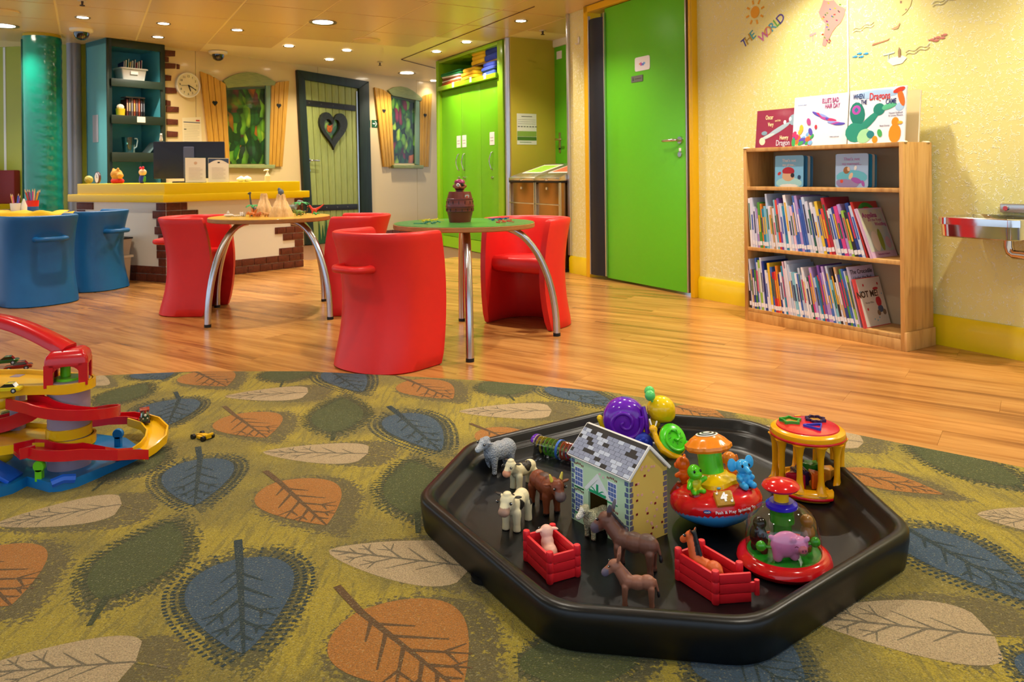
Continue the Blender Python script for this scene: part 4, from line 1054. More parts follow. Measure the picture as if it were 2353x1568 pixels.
b.m = 0; b.sph((.001, .15, .155), (.0006, .02, .022), 12); b.m = 1; b.sph((.001, .152, .115), (.0006, .022, .026), 12); b.m = 2; b.sph((.001, .155, .08), (.0006, .022, .018), 12); b.m = 3; b.sph((.001, .135, .062), (.0006, .014, .014), 12); b.sph((.001, .18, .062), (.0006, .014, .014), 12)
b.m = 1; b.sph((.001, .15, .178), (.0006, .022, .007), 12); [b.sph((.001, y, z), (.0006, .006, .007), 8) for y, z in ((.06, .2), (.175, .2), (.055, .085))]; b.m = 4; [b.sph((.001, y, z), (.0006, .004, .004), 8) for y, z in ((.09, .035), (.11, .028), (.13, .04), (.03, .17), (.19, .15))]
b.build('cover_shapes', [flat('EBD0B8'), flat('C4303A'), flat('55607A'), flat('8A7058'), flat('6AA8C0')], t)
# face-out books on top and board books
def faceout(x0, x1, h, z, y, tilt, cover, label, rz=0, th=.010, name='picture_book'):
    t = thing(name, label, 'book', FB.w(x0, y, z), 0, None, rot=Euler((tilt, 0, FB.a+rz)))
    w = x1-x0; m = mat('cover_'+cover, cover, .3, coat=.4)
    b = MB(); b.b2((0, 0, 0), (w, .0015, h)); b.b2((0, th-.0015, 0), (w, th, h)); b.b2((0, 0, 0), (.0015, th, h)); b.build('cover', m, t)
    MB().b2((.002, .0015, .002), (w-.002, th-.0015, h-.002)).build('pages', PAGE, t)
    return t, w
def ft(t, s, size, x, z, c, bold=0, al='CENTER', sx=1): return text(s, size, flat(c), t, (x, -.0014, z), (PI/2, 0, 0), ext=.0002, bold=bold, align=al, sx=sx)
def blot(t, items, name='cover_picture', y=-.0006):
    b = MB(); ms = []
    for k, (x, z, rx_, rz_, c, *rot) in enumerate(items):
        if c not in ms: ms.append(c)
        b.m = ms.index(c)
        R = Mx.Rotation(-(rot[0] if rot else 0), 3, 'Y')
        b.sph((x, y-.00005*k, z), (rx_, .0005, rz_), 14, R)
    return b.build(name, [flat(c, .35) for c in ms], t)
fx = lambda x: FB.px(x, 330, .12)[0]
TL = math.radians(-6)
t, w = faceout(fx(1731), fx(1826)+.015, .215, BH, .135, TL, '8E2A44', 'maroon picture book titled Oscar and the Very Hungry Dragon on the bookcase top')
ft(t, 'Oscar', .034, w*.30, .172, 'E8D8A0', .0006, sx=.62); ft(t, 'and the', .018, w*.50, .152, 'E8D8A0', sx=.7); ft(t, 'Very', .03, w*.34, .132, 'E8D8A0', .0006, sx=.65); ft(t, 'Hungry', .03, w*.66, .055, 'F0E4B4', .0006, sx=.62); ft(t, 'Dragon', .044, w*.64, .026, 'C8C8D8', .0004, sx=.68)
blot(t, [(w*.52, .1, .085, .014, '9FB4C0', .45), (w*.3, .068, .06, .01, 'B9C8C8', .35), (w*.85, .15, .03, .03, '8FA8B8'), (w*.16, .04, .02, .022, 'D8D4B8', .5), (w*.2, .085, .02, .012, '7A98A8'), (w*.66, .14, .009, .011, 'F2F2EE'), (w*.78, .155, .009, .011, 'F2F2EE')])
t, w = faceout(fx(1824), fx(1949), .265, BH, .105, TL, 'DFE2EC', 'white picture book titled Ellie\'s Bad Hair Day in the middle of the bookcase top')
ft(t, "ELLIE'S BAD", .034, w*.68, .232, 'A83A78', .0005, sx=.55); ft(t, 'HAIR DAY', .034, w*.72, .203, 'A83A78', .0005, sx=.55); ft(t, 'Brilliant Beth', .01, w*.16, .222, '6A8AC0')
its = []
for k in range(9): its.append((w*(.45+.05*k), .165-.008*k+.004*(k % 3), .035, .008, ['5A4FB0', 'C83A6A', '8A9AD8', 'B04A9A'][k % 4], -.5+.06*k))
r = random.Random(4)
for k in range(22): its.append((w*(.02+.36*r.random()), .012+.09*r.random()*(1-.5*(k % 3)/2), .014+.01*r.random(), .012, ['C83A6A', '5A4FB0', '3FA05A', 'E8B83A', '7AB0E0', 'D86A3A'][k % 6], r.random()*2))
its += [(w*.3, .13, .012, .02, 'B04A8A', .3), (w*.44, .1, .008, .012, 'C03A4A')]
blot(t, its); ft(t, 'Gillian Johnson', .009, w*.78, .045, '3A3F6A')
t, w = faceout(fx(1947), fx(1956), .25, BH, .13, TL, 'E0701C', 'orange and black patterned book mostly hidden between two books on the bookcase top', th=.02)
t, w = faceout(fx(2030), fx(2088)+.02, .25, BH, .16, TL, 'E8CE9A', 'plain tan book standing hindmost at the right of the bookcase top', th=.014)
t, w = faceout(fx(1954), fx(2084), .268, BH, .095, TL, 'E6E9F0', 'picture book titled When the Dragons Came at the right of the bookcase top')
blot(t, [(w*.5, .24, .115, .022, 'A8C8E8'), (w*.9, .17, .022, .02, 'A8C8E8')], 'cover_sky', -.0004)
blot(t, [(w*.16, .15, .04, .06, '1F7A6A', .2), (w*.14, .06, .055, .05, '2A8A76'), (w*.36, .105, .075, .02, '2A8A76', .75), (w*.55, .165, .03, .03, '23806E'), (w*.7, .175, .045, .014, '5AB88A', .25), (w*.3, .04, .04, .035, '9ACFA0', .4), (w*.4, .045, .025, .02, '2A7A80'),
         (w*.14, .17, .024, .024, 'B04AA8'), (w*.14, .17, .017, .018, '2A7A90'), (w*.92, .215, .014, .045, 'E8702A', .3), (w*.88, .25, .03, .012, 'D8402A', .3), (w*.84, .045, .03, .045, 'EE8A1E'), (w*.84, .10, .018, .022, 'EE8A1E'), (w*.92, .095, .014, .008, 'F2B03A'), (w*.58, .05, .012, .02, '4AA85A', .3), (w*.5, .02, .014, .018, 'EE8A1E')], y=-.0009)
ft(t, 'WHEN', .036, w*.17, .235, '24306A', .0006, sx=.55); ft(t, 'THE', .032, w*.27, .205, '24306A', .0005, sx=.55); ft(t, 'Dragons', .05, w*.55, .228, 'C42A30', .0010, sx=.62); ft(t, 'CAME', .036, w*.75, .198, '24306A', .0006, sx=.55); ft(t, 'Naomi Kefford', .011, w*.84, .143, '5A4A70'); ft(t, '& Lynne Moore', .011, w*.84, .131, '5A4A70'); ft(t, 'Benji Davies', .010, w*.66, .085, '5A4A70')
fz = lambda x: FB.px(x, 430, .05)[0]
for x0, x1, c, lab, page in ((1781, 1846, '7CC0E6', "small blue board book titled That's not my pirate on the top shelf", '3F8FC4'), (1920, 1995, 'A9C6EC', "small lilac blue board book titled That's not my mermaid on the top shelf", '2E9AC8')):
    a, b_ = fz(x0), fz(x1); h = .165
    t = thing('board_book', lab, 'book', FB.w(a, .05, .735), 0, 'board books on the top shelf', rot=Euler((math.radians(-2), 0, FB.a)))
    w = b_-a
    def bd(y, yaw, m, nm, hh=h):
        b = MB(); pts = roundpoly([(0, 0), (w, 0), (w, hh), (0, hh)], .012); b.slab(pts, -.0015, .0015)
        return b.build(nm, m, t, loc=(0, y, 0), rot=(0, 0, yaw))
    bd(0, 0, mat('cover_'+c, c, .25, coat=.4), 'front_board')
    for q in range(3): bd(.006+.004*q, .16*(q+1), mat('page_'+page, page, .4) if q != 1 else flat('E8E2D0'), 'page_board', h*.99)
    bd(.02, .62, mat('cover_'+page, page, .3), 'back_board')
    b = MB(); b.b2((-.001, -.001, .002), (.004, .022, h-.002)); b.build('spine', mat('cover_'+page, page, .3), t)
    off = -.0024
    def bt(s, sz, x, z, cc, bold=0): return text(s, sz, flat(cc), t, (x, off, z), (PI/2, 0, 0), ext=.0002, bold=bold)
    bt("That's not", .021, w*.5, .138, 'F4F4FA' if x0 < 1800 else 'B88AC8', .0003); bt('my pirate...' if x0 < 1800 else 'my mermaid...', .018, w*.5, .115, 'F4F4FA' if x0 < 1800 else 'B88AC8', .0003)
    if x0 < 1800:
        blot(t, [(w*.5, .02, w*.46, .03, 'A8DCE0'), (w*.5, .008, w*.36, .016, 'F0F0EA'), (w*.48, .055, .038, .038, 'D8B08A'), (w*.48, .082, .038, .022, 'B0202C'), (w*.16, .07, .012, .008, 'C4302C', .6), (w*.62, .06, .013, .013, '2A2228'), (w*.86, .05, .01, .012, '2A4A6A')], y=-.0022)
    else:
        blot(t, [(w*.5, .05, w*.48, .035, '6AC4DC'), (w*.38, .022, w*.36, .03, '9A8AB8'), (w*.35, .082, .018, .02, '9A6A3A'), (w*.4, .088, .01, .012, 'EBC8A8'), (w*.48, .055, .012, .02, 'EBC8A8', -.5), (w*.64, .035, .03, .014, 'A85AB8', -.3), (w*.85, .02, .008, .016, 'A85AB8', .3), (w*.2, .03, .009, .009, 'D8503A'), (w*.62, .095, .007, .012, 'F0F0F0', -.3)], y=-.0022)

# ---- drinking fountain
fo = -.27
(q0, zt_) = WR.px(2152, 497, fo); (_, zb_) = WR.px(2152, 543, fo); q1 = WR.px(2340, 500, fo)[0]
df = thing('drinking_fountain', 'stainless steel drinking fountain on the yellow wall right of the bookcase', 'drinking fountain', WR.w(q0, .02, 0), WR.a)
fd = .02-fo; W_ = q1-q0
def ring(z, ins): return [(x, y, z) for x, y in roundpoly([(ins, -.0), (ins, -fd+ins), (W_-ins, -fd+ins), (W_-ins, 0)], .05, 6)]
b = MB(); b.loft([ring(zb_, .006), ring(zb_+.004, .002), ring(zt_-.03, .0)]); b.build('basin', CHROME(), df)
b = MB(); b.loft([ring(zt_-.032, -.006), ring(zt_-.004, -.006), ring(zt_, -.002), ring(zt_, .012), ring(zt_-.015, .03), ring(zt_-.022, .08)]); b.build('rim', CHROME(), df)
b = MB(); b.b2((W_*.34, -.012, zt_+.012), (W_+.3, 0, zt_+.05)); b.build('wall_bracket', STEEL(), df, bevel=.004)
for k, x in enumerate((W_*.42,)): MB().cyl((x, -.012, zt_+.03), (x, -.018, zt_+.03), .012, .01, 14).build('bracket_bolt', CHROME(), df)
b = MB(); b.tube([(W_*.93, -.1, zt_-.005), (W_*.92, -.1, zt_+.03), (W_*.86, -.12, zt_+.06)], [.014, .012, .010], 12); b.tube([(W_*.98, -.08, zt_), (W_*.98, -.08, zt_+.06), (W_*.93, -.10, zt_+.10), (W_*.86, -.12, zt_+.135)], [.02, .02, .012, .005], 12); b.build('spout', CHROME(), df)
b = MB(); zz = zb_; b.tube([(W_*.62, -.12, zz+.01), (W_*.62, -.12, zz-.04), (W_*.64, -.12, zz-.06), (W_*.68, -.12, zz-.07), (W_*.85, -.12, zz-.07), (W_*.92, -.12, zz-.062), (W_*.94, -.12, zz-.03), (W_*.97, -.12, zz+.01)], .019, 14); b.cyl((W_*.9, -.12, zz-.07), (W_*.98, -.12, zz-.07), .024, .024, 14); b.build('drain_trap', mat('trap_chrome', 'C8B09A', .12, 1), df)
# ================================================================ TRAY AND ITS TOYS
TC = V((.352, 1.809)); TA = math.atan2(.545, .839); TZ = .016
TRAYM = mat('tray_black', '090A0D', .32, spec=.4, nz=(40, '101114', .5), bump=(260, .08, 'n', .0006))
OV = [(.255, -.475), (.51, -.09), (.54, .18), (.255, .505), (-.255, .50), (-.53, .26), (-.54, -.285), (-.285, -.515)]
def octo(h, z, r=.05):
    pts = [(x*h/.508, y*h/.508) for x, y in OV]
    return [(x, y, z) for x, y in roundpoly(pts, r, 5)]
tray = thing('play_tray', 'large black octagonal plastic play tray on the leaf carpet holding the toys', 'tray', (TC.x, TC.y, CT), TA)
b = MB(); b.loft([octo(.492, 0), octo(.497, .004), octo(.503, .055), octo(.503, .070), octo(.499, .076), octo(.492, .0785), octo(.482, .0775), octo(.475, .072), octo(.470, .056), octo(.463, .050), octo(.454, .048), octo(.449, .043), octo(.438, .02), octo(.426, .012), octo(.41, .010)])
b.build('tray_body', TRAYM, tray, smooth=50)
q = at(1104, 1330, .01); lv = Mx.Rotation(-TA, 3, 'Z') @ V((q.x-TC.x, q.y-TC.y, 0))
b = MB(); rr = [(x, y) for x, y in arc((0, 0), .03, -PI/2-1, PI/2+1, 14)]
b.T = Mx.Translation((lv.x+.012, lv.y, .002)) @ Mx.Rotation(PI, 4, 'Z')
ro = [(.03*math.cos(a), .03*math.sin(a)) for a in [2*PI*k/20 for k in range(20)]]; ri = [(x*.35, y*.35) for x, y in ro]
b.loft([[(x, y, 0) for x, y in ro], [(x, y, .008) for x, y in ro], [(x, y, .008) for x, y in ri], [(x, y, 0) for x, y in ri]], False, ring=True)
b.box((-.03, 0, .004), (.04, .05, .008)); b.build('carry_lug', TRAYM, tray)
TP = lambda x, y: at(x, y, TZ+CT)
GZ = TZ-.006+CT      # the tray's inner floor

# ---- animals
ANIM = {}
def skin(key, rough=.42, bump=None): return mat('toy_skin_'+key, 'FFFFFF', rough, attr=1, bump=bump)
def legs(b, fx, rx, wy, top, r0, r1, hoof=1.25):
    for x in (fx, rx):
        for s in (-1, 1):
            b.cap((x, s*wy, top), (x*1.02, s*wy*1.05, r1*1.6), r0, r1, 10)
            b.tube([(x*1.02, s*wy*1.05, r1*2.4), (x*1.03, s*wy*1.05, .0)], [r1, r1*hoof], 10)
def eyes(t, pos, r=.0035):
    for s in (-1, 1):
        b = MB(); b.sph((pos[0], s*pos[1], pos[2]), r, 8); b.build('eye', mat('toy_eye', '120C0A', .1, coat=1), t)
        b = MB(); b.sph((pos[0]+r*.4, s*(pos[1]+r*.75), pos[2]+r*.45), r*.3, 6); b.build('eye_glint', flat('FFFFFF'), t)
def ear(b, p, d, l, w, th=.0024):
    d = V(d).normalized(); R = d.to_track_quat('Z', 'Y').to_matrix()
    b.sph(V(p)+d*l*.5, (w, max(th, .0024), l*.55), 10, R)
def animal(name, label, px, f, fill, paint, key, eye=None, group='farm animals in the tray', vox=.0019, er=.0035, bump=None, scale=1., off=(0, 0), z=0, rough=.42):
    p = TP(*px) if not isinstance(px, V) else px
    t = thing(name, label, 'toy animal', (p.x+off[0], p.y+off[1], GZ+z), math.atan2(f[1], f[0]), group)
    blob('body', fill, vox, skin(key, rough, bump), t, paint)
    if eye: eyes(t, eye, er)
    t.scale = (scale,)*3
    return t
# sheep
def f_sheep(b):
    for x, z, r in ((.024, .058, (.026, .025, .026)), (0, .058, (.030, .026, .026)), (-.026, .058, (.027, .026, .027))): b.sph((x, 0, z), r, 16)
    legs(b, .028, -.03, .014, .045, .011, .0065)
    b.cap((.030, 0, .066), (.046, 0, .084), .018, .013); b.sph((.050, 0, .088), (.018, .0155, .017), 14); b.cap((.055, 0, .085), (.073, 0, .076), .012, .0088)
    b.sph((.044, 0, .099), (.011, .011, .007), 10)
    for s in (-1, 1): ear(b, (.045, s*.011, .09), (-.1, s, .15), .018, .0055, .003)
    b.cap((-.05, 0, .06), (-.056, 0, .05), .007, .005)
def p_sheep(wool, face, dark):
    def f(x, y, z):
        if z < .006: return dark
        if x > .060 and z > .07: return face
        return wool
    return f
WOOL = (260, .8, 'v', .003)
animal('toy_sheep', 'grey toy sheep with curly wool at the far left of the tray', (1148, 1078), (-.78, -.62), f_sheep, p_sheep('A0A5AF', 'C4C8CE', '22201E'), 'sheep', (.062, .0143, .090), bump=WOOL, scale=.98, vox=.0018)
def f_cow(b):
    for x, z, r in ((.026, .058, (.024, .02, .023)), (0, .057, (.028, .021, .022)), (-.028, .058, (.024, .02, .022))): b.sph((x, 0, z), r, 16)
    legs(b, .032, -.036, .014, .045, .012, .009, 1.15)
    b.cap((.034, 0, .064), (.050, 0, .074), .018, .017); b.sph((.055, 0, .080), (.019, .0185, .020), 14); b.cap((.062, 0, .074), (.074, 0, .062), .015, .013); b.sph((.075, 0, .061), (.012, .0155, .0115), 12)
    for s in (-1, 1): ear(b, (.049, s*.015, .09), (-.15, s, .1), .021, .0068, .003)
    b.sph((.055, 0, .098), (.012, .011, .006), 10)
    b.cap((-.05, 0, .065), (-.054, 0, .035), .004, .005)
def p_cow(base, patch, muz, dark, seed):
    def f(x, y, z):
        if x > .068 and z < .073: return muz
        if abs(y) > .0185 and x > .03 and z > .08: return patch
        n = math.sin(x*110+seed)+math.sin(z*120+y*60+seed*2)*.8
        if -.056 < x < .034 and z > .042 and n > .55: return patch
        return base
    return f
animal('toy_calf', 'small black and cream toy calf with pink muzzle behind the brown bull', (1203, 1113), (-.72, -.69), f_cow, p_cow('EDDFB4', '221C18', 'E09A78', '221C18', 2.2), 'cow', (.071, .0170, .083), scale=.80, er=.004)
animal('toy_cow', 'black and cream toy cow facing us at the left of the tray', (1188, 1200), (-.42, -.9), f_cow, p_cow('EDDFB4', '26201C', 'B08A74', '26201C', .4), 'cow', (.071, .0170, .083), scale=.92, er=.004)
def f_bull(b):
    for x, z, r in ((.028, .060, (.026, .024, .027)), (0, .060, (.03, .024, .026)), (-.03, .058, (.025, .023, .024))): b.sph((x, 0, z), r, 16)
    legs(b, .032, -.036, .014, .045, .0115, .0072, 1.15)
    b.cap((.036, 0, .064), (.052, 0, .070), .021, .017); b.sph((.060, 0, .072), (.017, .018, .019), 14); b.cap((.066, 0, .064), (.074, 0, .056), .014, .0135); b.sph((.075, 0, .056), (.011, .0155, .011), 12)
    for s in (-1, 1):
        ear(b, (.055, s*.015, .080), (-.05, s, .12), .02, .007, .003); b.cap((.055, s*.011, .087), (.054, s*.014, .098), .0042, .0028)
    b.cap((-.05, 0, .068), (-.058, 0, .032), .0045, .0065)
def p_bull(x, y, z):
    if z < .006: return '1C1614'
    if x > .071 and z < .068: return '6E5A58'
    if z > .0905 and abs(y) > .009 and x > .04: return 'E8D24A'
    if x < -.048 and z < .055 and abs(y) < .009: return '1C1614'
    if z > .082 and x < .03: return '4E3026'
    return '7E3C1E'
animal('toy_bull', 'brown toy bull with small yellow horns left of the toy house', (1252, 1163), (.46, -.89), f_bull, p_bull, 'bull', (.072, .0145, .075), scale=1.0)
for s in (-1, 1):
    b = MB(); b.cap((.055, s*.012, .088), (.054, s*.0165, .101), .0046, .0026, 10); b.build('horn', plastic('E4CF4A', .35), bpy.data.objects['toy_bull'])
animal('toy_lamb', 'small cream grey toy sheep in the doorway of the toy house', (1366, 1222), (-.80, -.55), f_sheep, p_sheep('B4AE8C', 'E4E0D2', '4A3A2A'), 'sheep2', (.062, .0143, .090), bump=WOOL, scale=.74, off=(.006, -.008))
def f_donkey(b, k=0.):
    for x, z, r in ((.03, .066, (.026, .021, .024)), (0, .064, (.03, .022, .024)), (-.032, .066, (.028, .022, .025))): b.sph((x, 0, z), r, 16)
    legs(b, .036, -.042, .013, .05, .0115, .007, 1.3)
    b.cap((.042, 0, .074), (.064, 0, .098), .019, .0175); b.sph((.070, 0, .103), (.022, .0185, .021), 14); b.cap((.080, 0, .096), (.099, 0, .079), .0155, .0135)
    for s in (-1, 1): ear(b, (.060, s*.009, .116), (-.18, s*.28, 1), .036, .0075, .0034)
    for k in range(7):
        u = k/6; b.sph((.056-.036*u, 0, .122-.032*u), (.0065, .0034, .0065), 8)
    b.cap((-.056, 0, .074), (-.064, 0, .045), .0045, .0038); b.sph((-.065, 0, .038), (.0055, .0055, .009), 8)
def p_donkey(body, muz, mane, hoof, back):
    def f(x, y, z):
        if x > .086 and z < .094: return muz
        if x < -.058 and z < .05: return mane
        if z < .008: return hoof
        if abs(y) < .0036 and .02 < x < .07 and z > .074+(x-.02)*.85+.016: return mane
        if z > .083 and x < .02: return back
        if x > .05 and z > .13: return muz
        return body
    return f
animal('toy_donkey', 'large brown toy donkey with tall ears in front of the toy house', (1458, 1302), (-.88, .47), f_donkey, p_donkey('6E4636', '5A5560', '1E1A1C', '4A3028', '5C443C'), 'donkey', (.087, .0172, .109), scale=.85, er=.0042)
def f_foal(b):
    for x, z, r in ((.026, .070, (.022, .017, .020)), (0, .069, (.026, .018, .019)), (-.026, .071, (.023, .018, .020))): b.sph((x, 0, z), r, 16)
    legs(b, .032, -.036, .0115, .060, .0095, .0058, 1.45)
    b.cap((.036, 0, .078), (.052, 0, .104), .0155, .014); b.sph((.058, 0, .109), (.0195, .0155, .0175), 14); b.cap((.067, 0, .103), (.084, 0, .089), .0125, .011)
    for s in (-1, 1): ear(b, (.050, s*.008, .121), (-.18, s*.28, 1), .034, .007, .0034)
    for k in range(7):
        u = k/6; b.sph((.050-.032*u, 0, .120-.034*u), (.0055, .003, .0055), 8)
    b.cap((-.046, 0, .078), (-.054, 0, .048), .0045, .0036); b.sph((-.055, 0, .042), (.005, .005, .009), 8)
def p_foal(x, y, z):
    if x > .074 and z < .102: return '6C6070'
    if x < -.049 and z < .052: return '1E1A1C'
    if z < .008: return '9A5A3E'
    if abs(y) < .0036 and .012 < x < .056 and z > .080+(x-.012)*.95+.010: return '1E1A1C'
    return '95604A'
animal('toy_foal', 'light brown toy donkey foal nearest the front rim of the tray', (1460, 1392), (-.985, .17), f_foal, p_foal, 'foal', (.073, .0145, .113), scale=.70, off=(.004, 0))
# ---- slatted crates
CRED = mat('crate_red', 'E3232E', .38, bump=(120, .15, 'n', .0008))
def slat_side(t, p, q, h=.055, n=3, par=None):
    p, q = V(p), V(q); d = q-p; a = math.atan2(d.y, d.x); L_ = d.length
    for k in range(n):
        z0 = h*k/n
        b = MB(); b.b2((0, -.003, z0+.0008), (L_, .003, z0+h/n-.0008)); b.build('slat', CRED, par or t, bevel=.0008, loc=(p.x, p.y, 0), rot=(0, 0, a))
def post(t, p, h=.062):
    b = MB()
    for k in range(3): b.lathe([(.0001, h/3*k), (.0064, h/3*k), (.0075, h/3*k+.003), (.0075, h/3*(k+1)-.003), (.0064, h/3*(k+1)), (.0001, h/3*(k+1))], 12, (p[0], p[1], 0))
    b.build('post', CRED, t)
def crate(name, label, c, a, L_=.1, W=.062, gate=None):
    t = thing(name, label, 'crate', (c[0], c[1], GZ), a, 'red slatted toy crates')
    cs = [(-L_/2, -W/2), (L_/2, -W/2), (L_/2, W/2), (-L_/2, W/2)]
    for k, p in enumerate(cs): post(t, p)
    for k in range(4):
        if gate is not None and k == 1: continue
        slat_side(t, cs[k], cs[(k+1) % 4])
    if gate is not None:
        g = bpy.data.objects.new('gate', None); col.objects.link(g); g.parent = t; g.location = (cs[1][0], cs[1][1], 0); g.rotation_euler = (0, 0, gate)
        slat_side(t, (.007, 0), (.068, 0), .055, 3, g)
        b = MB(); b.b2((.066, -.003, .018), (.08, .003, .036)); b.cyl((.08, 0, .012), (.08, 0, .04), .005, .005, 10); b.build('latch', CRED, g, bevel=.001)
    return t
crate('toy_crate', 'closed red slatted toy crate with the white piglet inside', (.072, 1.542), math.radians(-64))
crate('toy_stall', 'red slatted toy crate with its gate swung open around the orange horse', (.372, 1.466), math.radians(-60), .1, .062, math.radians(66))
def f_pig(b):
    b.sph((0, 0, .032), (.024, .017, .018), 14); b.sph((.014, 0, .045), (.016, .015, .02), 14); b.sph((.020, 0, .066), (.016, .0155, .016), 14); b.cap((.03, 0, .062), (.036, 0, .060), .008, .0075)
    legs(b, .014, -.014, .010, .025, .0075, .0055, 1.1)
    for s in (-1, 1): ear(b, (.018, s*.012, .074), (-.1, s, -.25), .016, .0065, .003)
animal('toy_piglet', 'pale pink toy piglet standing in the closed red crate', V((.069, 1.552, 0)), (-.3, .95), f_pig, lambda x, y, z: 'EDB9A6', 'pig', (.031, .011, .07), scale=.92)
def f_horse(b):
    for x, z, r in ((.022, .046, (.02, .016, .018)), (0, .045, (.022, .016, .017)), (-.022, .047, (.02, .017, .019))): b.sph((x, 0, z), r, 14)
    legs(b, .024, -.028, .009, .035, .0085, .0055, 1.2)
    b.cap((.026, 0, .052), (.036, 0, .088), .014, .0115); b.sph((.040, 0, .096), (.013, .0105, .012), 12); b.cap((.046, 0, .093), (.060, 0, .082), .009, .008)
    for s in (-1, 1): ear(b, (.034, s*.006, .104), (-.1, s*.3, 1), .013, .0042, .0028)
    for k in range(8):
        u = k/7; b.sph((.030-.016*u, 0, .107-.045*u), (.007, .0055, .006), 8)
    b.cap((-.04, 0, .052), (-.048, 0, .03), .004, .004)
def p_horse(x, y, z):
    if x < .031-(.107-z)*.28 and z > .064 and x > .004: return '16110F'
    return 'D5622A'
animal('toy_horse', 'orange toy horse with black mane standing in the open red stall', V((.366, 1.462, 0)), (-.62, .78), f_horse, p_horse, 'horse', (.048, .0095, .098), scale=.90)

# ---- toy house
P0, P1 = at(1313.7, 1191, GZ).xy, at(1447, 1264, GZ).xy
FH = Fr(P0, math.atan2(P1.y-P0.y, P1.x-P0.x)); HW = (P1-P0).length; HD = .118; HE = .15; HR = .205
th_ = thing('toy_house', 'painted wooden toy farmhouse with grey tiled roof and yellow side wall', 'toy house', (P0.x, P0.y, GZ), FH.a)
MINT = flat('C9E8C0', .4); STRAW = flat('DDBB5C', .45)
dx0, dx1, dz1 = HW*.31, HW*.64, .083
pts = [(0, 0), (dx0, 0), (dx0, dz1), (dx1, dz1), (dx1, 0), (HW, 0), (HW, HE), (0, HE)]
b = MB()
for x0, x1, z0, z1 in ((0, dx0, 0, HE), (dx1, HW, 0, HE), (dx0, dx1, dz1, HE)): b.b2((x0, 0, z0), (x1, .006, z1))
b.build('front_wall', MINT, th_)
MB().b2((0, HD-.006, 0), (HW, HD, HE)).build('rear_wall', STRAW, th_)
for x0 in (0, HW-.006):
    b = MB(); b.loft([[(x, .006, 0), (x, HD-.006, 0), (x, HD-.006, HE), (x, HD/2, HR-.002), (x, .006, HE)] for x in (x0, x0+.006)]); b.build('gable_wall', STRAW, th_)
sl_ = math.atan2(HR-HE, HD/2); ol = .008; rl = math.hypot(HR-HE, HD/2)+ol
WHITE = flat('F0EDE8', .4)
for nm, sgn in (('front_roof', 1), ('rear_roof', -1)):
    R = Mx.Translation((HW/2, HD/2, HR+.003)) @ Mx.Rotation(0 if sgn > 0 else PI, 4, 'Z') @ Mx.Rotation(sl_, 4, 'X')
    b = MB(); b.T = R; b.b2((-HW/2-.006, -rl, -.0035), (HW/2+.006, 0, .0035)); rf = b.build(nm, WHITE, th_, bevel=.0012)
    b = MB(); b.T = R; r = random.Random(5); rows, cols = 9, 11; rw = (rl-.006)/rows; cw = (HW+.008)/cols
    b.m = 0; b.b2((-HW/2-.004, -rl+.002, .0035), (HW/2+.004, -.002, .0037))
    for i in range(rows-1):
        for j in range(-1, cols+1):
            x0 = -HW/2-.004+(j+(.5 if i % 2 else 0))*cw; x1 = min(x0+cw-.0005, HW/2+.004); x0 = max(x0+.0005, -HW/2-.004)
            if x1-x0 < .002: continue
            v = r.random()
            if v < .13: continue
            b.m = 2 if v > .84 else 1
            b.b2((x0, -rl+.003+i*rw, .0036), (x1, -rl+.003+(i+1)*rw-.0005, .0040))
    b.build('tile_print', [flat('211F22', .45), flat('8C93AC', .4), flat('BCC4D6', .4)], rf)['kind'] = 'stuff'
def fprint(items, name, face='front', stuff=False):
    b = MB(); ms = []
    for x0, z0, x1, z1, c in items:
        if c not in ms: ms.append(c)
        b.m = ms.index(c)
        if face == 'front': b.b2((x0, -.0006, z0), (x1, .0002, z1))
        else: b.b2((HW-.0002, x0, z0), (HW+.0006, x1, z1))
    return b.build(name, [flat(c, .4) for c in ms], th_)
it = []
for wx, wz in ((.028, .105), (.138, .105), (.028, .045), (.140, .036)):
    wx = wx/.19*HW
    it.append((wx-.014, wz-.022, wx+.014, wz+.022, 'F2F5F4'))
w_ = []
for wx, wz in ((.028, .105), (.138, .105), (.028, .045), (.140, .036)):
    wx = wx/.19*HW
    for i in range(3):
        for j in range(4): w_.append((wx-.012+i*.0085, wz-.019+j*.0102, wx-.012+i*.0085+.007, wz-.019+j*.0102+.0082, '5E78B8'))
    it.append((wx-.016, wz-.0265, wx+.016, wz-.0235, '2E9A62'))
    for i in range(7): it.append((wx-.016+i*.0048, wz+.026+(.002 if 1 < i < 5 else 0), wx-.016+i*.0048+.0022, wz+.0305+(.002 if 1 < i < 5 else 0), '7A1C22'))
for k in range(4): fprint([q_ for q_ in it if abs((q_[0]+q_[2])/2-it[k][0]-.014) < .02 and abs((q_[1]+q_[3])/2-it[k][1]-.022) < .036], 'window_print')
b = MB(); [b.b2((x0, -.0011, z0), (x1, -.0002, z1)) for x0, z0, x1, z1, c in w_]; b.build('pane_print', flat('5E78B8', .4), th_)['kind'] = 'stuff'
q = []
r = random.Random(9)
for z in [k*.0118+.003 for k in range(12)]:
    q.append((.002, z, .002+.007+.004*(int(z*85) % 2), z+.0092, '5A6C94')); q.append((HW-.009-.004*(int(z*85) % 2), z, HW-.002, z+.0092, '5A6C94'))
for k in range(26):
    x, z = .014+r.random()*(HW-.03), .01+r.random()*.13
    if dx0-.03 < x < dx1+.02 and z < .125 or abs(x-.028/.19*HW) < .022 and z < .14 or abs(x-.139/.19*HW) < .024: continue
    q.append((x, z, x+.006, z+.0045, ['7A1C22', 'E9C4C8'][k % 2]))
fprint(q, 'stone_print')['kind'] = 'stuff'
q = []
